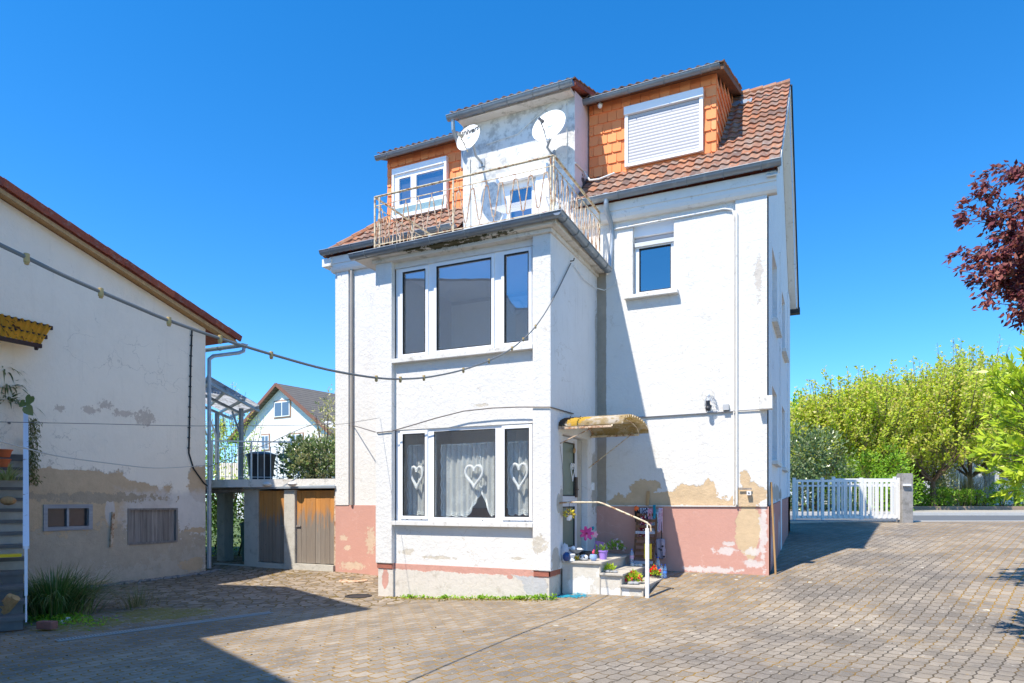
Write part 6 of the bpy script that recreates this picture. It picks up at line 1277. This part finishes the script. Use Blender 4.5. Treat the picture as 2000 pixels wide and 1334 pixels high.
# ------------------------------------------------------------------ curtains and hearts
t = NT('white_lace'); n1 = t.noise(26, 5, rough=.7); n2 = t.vor(30, feat='DISTANCE_TO_EDGE'); fl = t.rng(t.noise(5.5, 4), .52, .6); c = (.80, .82, .82, 1)
t.put(t.b.inputs['Base Color'], c); tl = t.n('BsdfTranslucent'); tl.inputs[0].default_value = c; m1 = t.n('MixShader'); m1.inputs[0].default_value = .35; t.t.links.new(t.b.outputs[0], m1.inputs[1]); t.t.links.new(tl.outputs[0], m1.inputs[2]); tr = t.n('BsdfTransparent'); m2_ = t.n('MixShader')
lace = t.m2('ADD', .70, t.m2('ADD', t.m2('MULTIPLY', fl, t.m2('MULTIPLY', t.rng(n1, .4, .55), .5)), t.m2('MULTIPLY', t.rng(t.vor(110), .25, .4), .18)), clamp=True); t.put(m2_.inputs[0], lace); t.t.links.new(tr.outputs[0], m2_.inputs[1]); t.t.links.new(m1.outputs[0], m2_.inputs[2]); t.t.links.new(m2_.outputs[0], t.out.inputs[0]); M_lace = t.m
M_lace2 = plain('dense_lace_border', (.80, .82, .82, 1), .9)
YC_ = YR + .30
def curtain(label, ul, ur, vt, vb, scal, inner=None):
    a, c = onY(ul, vb, YC_), onY(ur, vb, YC_); zt2 = onY(ur, vt, YC_).z; zb2 = onY(ur, vb, YC_).z; n = max(24, int((c.x - a.x) / .012)); rows = 26
    o = thing('lace_curtain', label, 'curtain', (a.x, YC_, zb2), 'lace curtains in the bay'); b = MB(); bd = MB(); Wd = c.x - a.x
    def zbot(x): return zb2 + abs(sin(pi * x * scal)) * -.035 + (inner(x) if inner else 0)
    for j in range(rows + 1):
        for i in range(n + 1):
            q = i / n; x = a.x + Wd * q; zz0 = zbot(q); z = zz0 + (zt2 + .02 * abs(sin(x * 40)) - zz0) * j / rows; y = YC_ + .018 * sin(x * 62 + .6 * sin(x * 9)) + .012 * sin(x * 23); b.v.append((x, y, z))
    for j in range(rows):
        for i in range(n): q = j * (n + 1) + i; b.f.append((q, q + 1, q + n + 2, q + n + 1))
    b.build('cloth', M_lace, o, smooth=True)
    for off, w_ in ((.012, .011), (.045, .008), (.075, .006)):
        bd.tube([(a.x + Wd * i / n, YC_ + .018 * sin((a.x + Wd * i / n) * 62 + .6 * sin((a.x + Wd * i / n) * 9)) - .006, zbot(i / n) + off + .01 * abs(sin(i * .8))) for i in range(n + 1)], w_, 4)
    for q in (0.01, .99) if not inner else (.01,): bd.tube([(a.x + Wd * q + .012 * sin(j * 1.3), YC_ - .012, zbot(q) + (zt2 - zbot(q)) * j / 30) for j in range(31)], .010, 4)
    bd.tube([(a.x + Wd * i / n, YC_ - .004, zt2) for i in range(n + 1)], .010, 4); bd.build('border', M_lace2, o)
curtain('lace curtain behind the left sash of the ground floor bay', 797, 831, 869, 1006, 2)
curtain('wide lace curtain behind the centre pane, rising to a peak at its right end', 862, 944, 866, 1008, 4, lambda q: .42 * sm(.55, 1.0, q) ** 1.3)
curtain('narrow lace curtain at the right of the centre pane, cut up towards the middle', 938, 967, 864, 1006, 2, lambda q: .42 * sm(1.0, .0, 1 - q) * 0 + .42 * (1 - sm(0, .8, q)))
curtain('lace curtain behind the right sash of the ground floor bay', 993, 1036, 862, 1004, 3)
M_fluff = plain('fluffy_white', (.80, .80, .80, 1), .95, bump=.01)
def heart(label, u, v, wpx, hpx):
    c = onY(u, v, YR + .20); W_, H_ = wpx / 2 * c.y / 1315 * 1.08, hpx / 2 * c.y / 1315 * 1.05; b = MB(); P = []
    for i in range(41):
        t_ = 2 * pi * i / 40; x_ = sin(t_) ** 3; y_ = (13 * cos(t_) - 5 * cos(2 * t_) - 2 * cos(3 * t_) - cos(4 * t_)) / 17; P.append((c.x + W_ * x_, c.y, c.z + H_ * (y_ + .1)))
    b.tube(P, .026, 8, cap=False, rs=[.026 + random.uniform(-.003, .003) for _ in P]); b.tube([(c.x, c.y, c.z + H_ * .4), (c.x, c.y, LOW[3] - .02)], .002, 4); tag(b.build('heart_decoration', M_fluff, smooth=True), label, 'heart decoration', 'fluffy hearts hanging in the bay')
heart('white fluffy heart hanging behind the left bay sash', 814, 932, 30, 56); heart('white fluffy heart hanging behind the centre bay pane', 926, 930, 40, 54); heart('white fluffy heart hanging behind the right bay sash', 1014, 930, 36, 62)
b = MB(); c = onX(1115, 916, BX1 - .10); P = []
for i in range(41): t_ = 2 * pi * i / 40; x_ = sin(t_) ** 3; y_ = (13 * cos(t_) - 5 * cos(2 * t_) - 2 * cos(3 * t_) - cos(4 * t_)) / 17; P.append((BX1 - .065, c.y + .10 * x_, c.z + .17 * y_ * (1.25 if y_ < 0 else .8)))
b.tube(P, .008, 6, cap=False); 
for k in range(4): b.tube([(BX1 - .065, c.y + .05 * cos(j * .5 + k) * (1 - k * .1), c.z + .04 + .05 * sin(j * .5 + k)) for j in range(8)], .005, 4)
tag(b.build('wicker_heart', M_pvc), 'white wicker heart hanging on the green door glass', 'heart decoration')
b = MB(); c = onX(1117, 880, BX1 - .10); b.ball((BX1 - .055, c.y, c.z), .05, 8, sx=.5, sy=.7, jit=.1); b.tube([(BX1 - .06, c.y, c.z + .04), (BX1 - .06, c.y, c.z + .16)], .004, 4); tag(b.build('straw_ornament', M_palewood), 'small straw ornament hanging near the door top', 'ornament')
# ------------------------------------------------------------------ cables
def cable(name, label, A, Bq, pts, r, m, r2=None, cat='cable', sockets=None, ends=True):
    A, Bq = Vector(A), Vector(Bq); n_ = Vector((-(Bq.y - A.y), Bq.x - A.x)); k0 = n_.x * A.x + n_.y * A.y
    def hit(u, v): d = ray(u, v); t_ = k0 / (n_.x * d.x + n_.y * d.y); return Vector((d.x * t_, d.y * t_, EYE + d.z * t_))
    P = [A] + [hit(u, v) for u, v in pts] + [Bq]; Q = []
    for i in range(len(P) - 1):
        p0, p1, p2, p3 = P[max(0, i - 1)], P[i], P[i + 1], P[min(len(P) - 1, i + 2)]
        for j in range(5):
            s_ = j / 5; Q.append(.5 * ((2 * p1) + (p2 - p0) * s_ + (2 * p0 - 5 * p1 + 4 * p2 - p3) * s_ * s_ + (3 * p1 - p0 - 3 * p2 + p3) * s_ ** 3))
    Q.append(P[-1]); o = thing(name, label, cat, Q[len(Q) // 2]); b = MB(); b.tube(Q, r, 6, r2=r2); b.build('wire', m, o, smooth=True)
    for (u, v) in sockets or []:
        c = hit(u, v); b = MB(); b.tube([c + Vector((0, 0, .022)), c + Vector((0, 0, -.028))], .0155, 10); b.tube([c + Vector((0, 0, -.028)), c + Vector((0, 0, -.038))], .012, 10); b.build('lamp_socket', M_sock, o, bevel=.003)
    return o
M_sock = plain('cream_socket', (.46, .31, .11, 1), .45, var=.2, sc=30)
FL = [(0, 478), (50, 502), (120, 536), (197, 570), (265, 599), (330, 626), (430, 661), (530, 692), (640, 722), (735, 738), (790, 740), (840, 736), (905, 722), (960, 702), (1000, 680), (1035, 650), (1060, 618), (1085, 575)]
cable('festoon_cable', 'thick festoon cable with empty lamp sockets sagging across the yard', atT(-120, 420, 3.3), onX(1115, 514, BX1 + .02), FL, .0115, plain('grey_rubber_cable', (.16, .17, .17, 1), .6), r2=.010, sockets=[(52, 503), (197, 570), (330, 626), (430, 661), (530, 692), (735, 738), (782, 740), (828, 737), (905, 722), (955, 704), (1000, 680), (1022, 662), (1046, 637)])
M_wire = plain('dull_wire', (.14, .12, .11, 1), .6)
cable('clothes_line', 'thin straight line strung from the barn side to the bay pillar', atT(-60, 823, 6.4), onY(742, 816, B0 - .01), [(0, 824), (200, 828), (405, 832), (650, 829), (700, 823)], .004, M_wire)
cable('slack_wire', 'pale slack wire drooping in front of the barn wall', atT(-40, 850, 7.0), onX(407, 908, XB + .03), [(0, 862), (60, 878), (120, 892), (230, 907), (300, 914), (360, 912)], .008, plain('pale_wire', (.42, .40, .36, 1), .5))
cable('slack_wire', 'dark wire rising from the barn corner over the terrace to the house', onX(408, 912, XB + .06), onY(656, 826, YF - .02), [(450, 895), (520, 868), (570, 845), (610, 830)], .008, M_wire)
b = MB(); W3 = [onY(u, v, B0 - .02) for u, v in ((737, 845), (765, 842), (800, 832), (850, 817), (905, 803), (960, 797), (1010, 795), (1040, 795), (1074, 795))]; b.tube([onY(657, 826, YF - .03), onY(690, 831, YF - .03)] + W3 + [onX(1078, 796, BX1 + .02), onX(1120, 808, BX1 + .02)], .010, 6); tag(b.build('house_cable', M_wire, smooth=True), 'dark cable crossing the bay front above the lower window', 'cable')
b = MB(); b.tube([onX(1094, 870, BX1 + .02), onX(1098, 905, BX1 + .02), onX(1100, 940, BX1 + .015), onX(1101, 958, BX1 + .02)], .004, 4); tag(b.build('fairy_lights', M_wire), 'string of tiny lights hanging beside the door frame', 'fairy lights')
b = MB(); b.tube([onX(1121, 518, BX1 + .03), onX(1140, 545, BX1 + .03), onX(1163, 562, BX1 + .03), onY(1180, 567, YF - .02), onY(1200, 556, YF - .03), onY(1204, 545, YF - .01)], .009, 6); tag(b.build('short_cable', M_cornice, smooth=True), 'short pale cable looping under the balcony corner', 'cable')
b = MB(); p = onX(1114, 510, BX1); b.tube([p, p + Vector((.06, 0, 0)), p + Vector((.07, 0, .04))], .010, 6); tag(b.build('wall_hook', M_dark), 'dark iron hook on the bay side holding the festoon cable', 'hook')
# ------------------------------------------------------------------ things by the door
def LX(u, X): q = onX(u, 1000, X); return Vector((X, q.y, LZ))
def LY(u, Y, z): q = onY(u, 1000, Y); return Vector((q.x, Y, z))
def Zp(u, v, z): return onZ(u, v, z)
M_pp = sol('purple_plastic', 160, 125, 205, .4)
p = LY(1178, 10.95, LZ); pot('flower_pot', 'lilac purple plastic pot at the front of the landing', p, .078, .15, M_pp, group='pots on the landing')
blades('bulb_plant', 'green bulb leaves sprouting from the lilac pot', 'plant', p + Vector((0, 0, .14)), 14, .17, .05, M_lf_green, .03, .5)
p = LY(1159, 10.62, LZ); o = thing('egg_cup_pot', 'round pale blue pot with pink figure standing in it', 'pot', p); b = MB(); b.lathe([(.03, 0), (.06, .03), (.066, .06), (.058, .10), (.05, .105), (.05, .09), (.001, .08)], p, 18); b.build('pot', sol('pale_blue_glaze', 150, 175, 215, .3), o, smooth=True); b = MB(); b.ball(p + Vector((0, 0, .135)), .022, 8, sz=1.4); b.ball(p + Vector((.008, 0, .17)), .016, 8); b.build('figure', sol('pink_figure', 235, 75, 110), o, smooth=True)
p = LY(1140, 10.60, LZ); o = thing('ceramic_skull', 'white ceramic pot with black holes on the landing edge', 'ceramic pot', p); b = MB(); b.ball(p + Vector((0, 0, .05)), .065, 12, sx=1.25, sz=.8); b.build('body', M_pvc, o, smooth=True); b = MB(); 
for dx in (-.03, .03): b.ball(p + Vector((dx, -.055, .06)), .016, 8)
b.build('eye_holes', M_dark, o)
p = LY(1127, 10.58, LZ); plant('yellow_flower', 'small yellow flower left of the ceramic pot', p, .035, .07, sol('yellow_petals', 245, 210, 60), 40, .04, 'flower')
p = LX(1117, -3.82); o = thing('stacked_bowls', 'white pedestal bowl under a wide grey dish', 'bowls', p); b = MB(); b.lathe([(.05, 0), (.05, .02), (.03, .05), (.055, .09), (.06, .11), (.04, .12)], p, 16); b.build('pedestal', M_pvc, o, smooth=True); b = MB(); q = p + Vector((.03, .1, 0)); b.lathe([(.05, .12), (.12, .17), (.14, .185), (.12, .18), (.001, .14)], q, 18); b.build('dish', plain('grey_ceramic', (.24, .27, .31, 1), .4), o, smooth=True); b = MB(); b.ball(q + Vector((-.05, 0, .20)), .045, 8, sz=.9, jit=.15); b.ball(q + Vector((.06, .02, .19)), .04, 8, sx=1.4, sz=.5, jit=.1); b.build('shells', M_pvc, o)
p = LX(1106, -3.90); o = thing('blue_jar', 'dark blue glazed jar leaning on the bay corner', 'jar', p); b = MB(); b.lathe([(.03, 0), (.06, .04), (.062, .09), (.04, .14), (.045, .15), (.03, .14)], p, 16); b.build('body', sol('blue_glaze', 35, 65, 120, .25), o, smooth=True)
p = LX(1099, -3.95); b = MB(); b.ball(p + Vector((.02, .05, .13)), .10, 9, sx=.7, sy=.6, sz=1.5, jit=.16); tag(b.build('plastic_bag', plain('crumpled_grey_plastic', (.50, .51, .55, 1), .3, var=.2)), 'crumpled translucent bag propped beside the blue jar', 'bag')
p = LX(1143, -3.74); can('dark_bowl', 'low dark planter bowl behind the ceramic pot', 'bowl', p, .08, .11, .10, M_blackp, lid=False)
# pinwheel flower
p = LX(1146, -3.82); o = thing('pinwheel_flower', 'big pink plastic pinwheel flower on a stick by the door', 'pinwheel', p); b = MB(); c = p + Vector((0, 0, .42)); b.tube([p, c], .005, 5); b.build('stick', M_pvc, o); M_pk = sol('pink_plastic', 235, 75, 150, .35); b = MB(); rt_ = Vector((RT[0], RT[1], 0)); up_ = Vector((0, 0, 1)); fw_ = Vector((FW[0], FW[1], 0))
for k in range(7):
    a = 2 * pi * k / 7; dd = rt_ * cos(a) + up_ * sin(a); pp_ = rt_ * -sin(a) + up_ * cos(a); n_ = len(b.v); b.v += [tuple(c), tuple(c + dd * .06 - pp_ * .035 - fw_ * .015), tuple(c + dd * .125 - pp_ * .02), tuple(c + dd * .13 + pp_ * .015 - fw_ * .02), tuple(c + dd * .06 + pp_ * .035 + fw_ * .01)]; b.f.append((n_, n_ + 1, n_ + 2, n_ + 3, n_ + 4))
b.build('petals', M_pk, o); b = MB(); b.ball(c - fw_ * .02, .02, 8); b.build('centre', sol('magenta', 170, 30, 90), o)
c2_ = c + rt_ * .12 + Vector((0, .05, -.02)); b = MB(); 
for k in range(6): a = 2 * pi * k / 6; dd = rt_ * cos(a) + up_ * sin(a); pp_ = rt_ * -sin(a) + up_ * cos(a); n_ = len(b.v); b.v += [tuple(c2_), tuple(c2_ + dd * .04 - pp_ * .02), tuple(c2_ + dd * .07), tuple(c2_ + dd * .04 + pp_ * .02)]; b.f.append((n_, n_ + 1, n_ + 2, n_ + 3))
b.build('small_petals', sol('pale_pink', 250, 170, 190), o); b = MB(); c3 = c + rt_ * .08 + Vector((0, .08, .09)); b.ball(c3, .03, 7, jit=.3); b.build('blue_petals', sol('teal_petals', 30, 150, 165), o)
b = MB(); p = LX(1163, -3.72); b.cbox(p + Vector((0, .2, .14)), .17, .04, .24, Matrix.Rotation(.2, 3, 'Y')); tag(b.build('gift_bag', sol('lilac_card', 190, 130, 190)), 'lilac patterned card bag behind the pinwheel stick', 'bag')
p = LX(1197, -3.55); plant('potted_plant', 'pink and white flowering plant at the back of the landing', p + Vector((0, .15, .08)), .17, .20, M_lf_green, 150, .05, flowers=(sol('pale_blossom', 225, 200, 205), 14))
p = LX(1168, -3.62); plant('potted_plant', 'bright leafy plant behind the lilac pot', p + Vector((0, .12, .05)), .12, .16, M_lf_laurel, 110, .05)
# hanging pot on the rail
p = Vector((BX1 + .33, hy, 1.3)); q = atT(1108, 1003, (BX1 * 0 + p.x * FW[0] + p.y * FW[1])); HPt = thing('hanging_pot', 'clear hanging pot with yellow flowers on the handrail', 'hanging pot', (q.x, hy, 1.35)); b = MB(); b.lathe([(.001, -.09), (.04, -.08), (.055, .0), (.05, 0), (.035, -.07)], (q.x, hy, 1.36), 14); b.build('pot', M_pvc, HPt, smooth=True); b = MB(); b.tube([(q.x, hy, 1.36), (q.x, hy, 1.57)], .004, 4); b.build('hook', M_dark, HPt); P = []; D = []
for k in range(70): v = Vector((random.gauss(0, 1), random.gauss(0, 1), random.gauss(.2, .6))).normalized(); P.append(Vector((q.x, hy, 1.38)) + v * .05); D.append(v)
leaves('flowers', P, D, .06, leafmat('yellow_silk_flowers', [(.7, .6, .05, 1), (.8, .7, .1, 1), (.3, .08, .03, 1)], .3), HPt)
# steps: primroses and stones
def stones(c, n, lab, grp, r=.035):
    for k in range(n):
        which = ('rightmost', 'rearmost', 'leftmost', 'second from the right')[k]
        a = k * 2.1; b = MB(); q = Vector(c) + Vector((.07 * cos(a) + .02 * k, -.07 + .02 * sin(a), r * .5)); b.ball(q, r * random.uniform(.7, 1.1), 9, sx=1.3, sz=.6, jit=.05)
        tag(b.build('pebble', M_stonep, smooth=True), which + ' ' + lab, 'pebble', grp)
M_stonep = plain('river_pebble', (.30, .31, .32, 1), .6, var=.3, sc=9)
p = LY(1187, 10.62, .435); plant('succulent', 'bright green succulent on the middle step', p + Vector((.0, .08, .03)), .10, .09, M_lf_laurel, 160, .045); stones(p + Vector((.02, .0, 0)), 4, 'grey pebble by the green succulent on the middle step', 'pebbles round the succulent')
p = LY(1237, 10.62, .26); plant('primrose', 'red and yellow primrose on the bottom step beside the white post', p + Vector((-.02, .10, .03)), .13, .15, M_lf_laurel, 200, .06, flowers=(leafmat('red_yellow_petals', [(.70, .02, .05, 1), (.75, .08, .12, 1), (.8, .5, .05, 1)], .2), 22), fs=.035); stones(p + Vector((-.02, .02, 0)), 3, 'smooth pebble in front of the red and yellow primrose', 'pebbles before the primrose', .045)
p = LY(1277, 11.5, .26); plant('primrose', 'deep red primrose behind the white post', p + Vector((0, .1, .05)), .085, .15, M_lf_laurel, 110, .05, flowers=(sol('red_petals', 215, 20, 25), 16), fs=.035)
p = LY(1241, 11.75, .435); b = MB()
for k in range(3): b.ball(p + Vector((.07 * k - .05, .03 * (k % 2), .025)), .04, 8, sz=.7, jit=.2)
tag(b.build('shell_cluster', M_sill), 'cluster of pale shells by the bottle on the middle step', 'shells')
# bottles
def bottle(label, p, h, r, tint, cap):
    p = Vector(p); o = thing('water_bottle', label, 'bottle', p, 'plastic water bottles on the steps'); t = NT('bottle_pet'); gg = t.n('BsdfGlossy'); gg.inputs[1].default_value = .08; tr = t.n('BsdfTransparent'); tr.inputs[0].default_value = tint; df = t.n('BsdfDiffuse'); df.inputs[0].default_value = tuple(x * .8 for x in tint[:3]) + (1,); m1 = t.n('MixShader'); m1.inputs[0].default_value = .35; t.t.links.new(tr.outputs[0], m1.inputs[1]); t.t.links.new(df.outputs[0], m1.inputs[2]); m2_ = t.n('MixShader'); m2_.inputs[0].default_value = .12; t.t.links.new(m1.outputs[0], m2_.inputs[1]); t.t.links.new(gg.outputs[0], m2_.inputs[2]); t.t.links.new(m2_.outputs[0], t.out.inputs[0])
    pr = [(.001, 0), (r * .9, 0), (r, h * .04), (r, h * .2), (r * .93, h * .23), (r, h * .27), (r, h * .42), (r * .94, h * .45), (r, h * .5), (r, h * .68), (r * .7, h * .82), (r * .32, h * .90), (r * .32, h * .94)]
    b = MB(); b.lathe(pr, p, 16); b.build('body', t.m, o, smooth=True); b = MB(); b.lathe([(r * .4, h * .94), (r * .4, h), (.001, h)], p, 12); b.build('cap', cap, o, smooth=True); return o, pr
M_capb = sol('blue_cap', 40, 90, 200); M_lab = sol('bottle_label', 215, 170, 190); M_labb = sol('blue_label', 70, 130, 220)
def label_band(o, p, r, h0, h1, m): b = MB(); b.lathe([(r * 1.02, h0), (r * 1.02, h1)], Vector(p), 16); b.build('paper_label', m, o, smooth=True)
p = LY(1234, 11.9, .435); o, _ = bottle('bottle with pinkish label standing on the middle step', p, .30, .040, (.75, .8, .95, 1), M_capb); label_band(o, p, .040, .12, .18, M_lab)
for (u, v, h, r, ti, lb, m) in ((1285, 1112, .34, .045, (.85, .9, .95, 1), 'tallest clear bottle with white and blue label on the bottom step', M_labb), (1292, 1114, .24, .034, (.85, .9, .95, 1), 'clear bottle in front of the tall one on the bottom step', None), (1299, 1114, .24, .033, (.25, .5, .9, 1), 'blue bottle at the end of the bottom step', M_labb)):
    p = LY(u, 11.95 if h > .3 else 11.7, .26); o, _ = bottle(lb, p, h, r, ti, M_capb)
    if m: label_band(o, p, r, h * .35, h * .5, m)
# folding slatted chair against the wall
CH = thing('slatted_chair', 'folded brown slatted garden chair leaning on the red plinth', 'chair', (-3.1, 12.1, .6)); x0_, x1_ = onY(1239, 1050, 12.0).x, onY(1277, 1050, 12.0).x; zt3 = 1.36
for x_ in (x0_, x1_): b = MB(); b.bar((x_, 11.93, .44), (x_ + .01, 12.2, zt3), .03, .03, up=(0, 1, 0)); b.build('frame_rail', M_brownwood, CH)
for k in range(9):
    s_ = .06 + k * .115; z_ = .44 + (zt3 - .44) * s_; y_ = 11.93 + .27 * s_ - .02; b = MB(); b.bar((x0_, y_, z_), (x1_, y_, z_), .02, .05, up=(0, 0, 1)); b.build('slat', sol('grey_slat', 175, 175, 185) if k in (0, 5) else M_brownwood, CH)
b = MB(); q = onY(1270, 1075, 11.9); b.box(q.x - .10, q.x + .03, 11.86, 11.89, q.z - .15, q.z + .12); tag(b.build('yellow_bag', sol('yellow_cloth', 235, 200, 40)), 'small yellow bag hung over the folded chair', 'bag')
# clothes on a hook rail
RLc = thing('hook_rail', 'wall rail with hooks for clothes above the folded chair', 'hook rail', onY(1265, 995, YF - .05).to_tuple()); a_, c_ = onY(1240, 997, YF - .06), onY(1294, 996, YF - .06); b = MB(); b.bar((a_.x, YF - .07, 1.42), (c_.x, YF - .07, 1.42), .03, .05); b.build('rail', M_zincl, RLc)
def printed(name, base, spots, sc=30, th=.35):
    t = NT(name); v = t.vor(sc, vec=t.pos()); cc = t.vor(sc, vec=t.pos(), out='Color'); hue = t.ramp(t.sep(cc)[0], [(i / max(1, len(spots) - 1), lin(*s_)) for i, s_ in enumerate(spots)] if len(spots) > 1 else [(0, lin(*spots[0])), (1, lin(*spots[0]))]); return t.fin(t.mix(t.rng(v, th, th + .08, 1, 0), lin(*base), hue), .9)
def cloth(name, label, u0, u1, v0, v1, m, cat='garment', fl=.2, dy=.10, seed=0, taper=0):
    a, c = onY(u0, v1, YF - dy), onY(u1, v1, YF - dy); z1 = onY(u0, v0, YF - dy).z; z0 = a.z; n, k = 16, 14; b = MB(); cxm = (a.x + c.x) / 2; hw_ = (c.x - a.x) / 2; rr = random.Random(seed)
    ph = rr.random() * 6
    for j in range(k + 1):
        s_ = j / k
        for i in range(n + 1):
            q = i / n * 2 - 1; w_ = hw_ * (1 - taper * s_) * (1 + .05 * sin(j + ph)); b.v.append((cxm + q * w_, YF - dy - .025 * sin(q * 7 + ph + s_ * 2) * (1 - s_ * .5) + (0 if s_ < .9 else .01), z0 + (z1 - z0) * s_ + .02 * sin(q * 5 + ph) * (1 - s_)))
    for j in range(k):
        for i in range(n): q = j * (n + 1) + i; b.f.append((q, q + 1, q + n + 2, q + n + 1))
    o = b.build(name, m, None, smooth=True); s_ = o.modifiers.new('thickness', 'SOLIDIFY'); s_.thickness = .008; return tag(o, label, cat, 'clothes hanging by the steps')
cloth('scarf', 'dark lace scarf with orange bloom at the left end of the hook rail', 1241, 1250, 996, 1018, sol('black_cloth', 25, 20, 22), seed=1, taper=-.2)
b = MB(); q = onY(1243, 993, YF - .13); b.ball((q.x, YF - .14, q.z), .045, 9, jit=.25); tag(b.build('silk_flower', sol('orange_petals', 240, 110, 50)), 'orange silk flower pinned on the dark scarf', 'flower')
cloth('grey_towel', 'pale grey towel hanging second on the hook rail', 1250, 1257, 992, 1026, sol('pale_grey_cloth', 180, 180, 190), seed=2)
cloth('striped_top', 'navy and white patterned top on the hook rail', 1256, 1266, 992, 1014, printed('navy_print', (50, 55, 95), [(225, 225, 235)], 34, .4), seed=3, dy=.12)
cloth('floral_dress', 'red and yellow floral dress hanging lowest beside the post', 1249, 1264, 1008, 1050, printed('floral_print', (150, 25, 50), [(235, 200, 90), (240, 230, 230), (220, 70, 110), (70, 40, 90)], 30, .42), seed=4, dy=.15, taper=.35)
cloth('blouse', 'pink and red blouse in the middle of the hook rail', 1264, 1275, 993, 1030, printed('pink_print', (215, 150, 170), [(200, 50, 70), (240, 235, 240)], 30, .35), seed=5, dy=.13)
cloth('teal_scarf', 'narrow turquoise scarf standing out on the hook rail', 1275, 1280, 986, 1012, sol('teal_cloth', 20, 150, 175), seed=6, dy=.15)
cloth('white_shirt', 'white shirt with dark trim right of the turquoise scarf', 1275, 1286, 1000, 1038, printed('white_print', (205, 205, 212), [(120, 130, 150)], 22, .25), seed=7, dy=.12)
cloth('pink_dress', 'long pale pink dress at the right end of the hook rail', 1286, 1295, 992, 1038, printed('pale_pink_print', (220, 190, 205), [(210, 110, 150), (235, 230, 235)], 26, .35), seed=8, dy=.12, taper=.3)
cloth('dotted_bag', 'big grey dotted cloth bag hanging by dark straps behind the post', 1275, 1300, 1052, 1090, printed('dotted_grey', (160, 145, 155), [(25, 25, 30)], 13, .22), cat='bag', seed=9, dy=.14, taper=.15)
b = MB()
for u in (1281, 1292): q = onY(u, 1055, YF - .13); b.tube([(q.x, YF - .13, q.z), (q.x, YF - .08, 1.36)], .010, 5)
tag(b.build('bag_straps', M_dark), 'two dark straps holding up the dotted cloth bag', 'straps')
# blue net on the ground at the bay corner
b = MB(); random.seed(2); p = onZ(1110, 1172, 0)
for k in range(46):
    a0_ = Vector((p.x - .16 + random.random() * .42, p.y - .06 + random.random() * .2, .012)); P = [a0_]
    for j in range(6): a0_ = a0_ + Vector((random.gauss(.0, .04), random.gauss(0, .03), 0)); P.append(Vector((a0_.x, a0_.y, g(a0_.x, a0_.y) + .006 + .02 * random.random())))
    b.tube(P, .004, 4)
tag(b.build('plastic_net', sol('turquoise_net', 30, 150, 175)), 'tangle of turquoise plastic net on the ground at the bay corner', 'net')
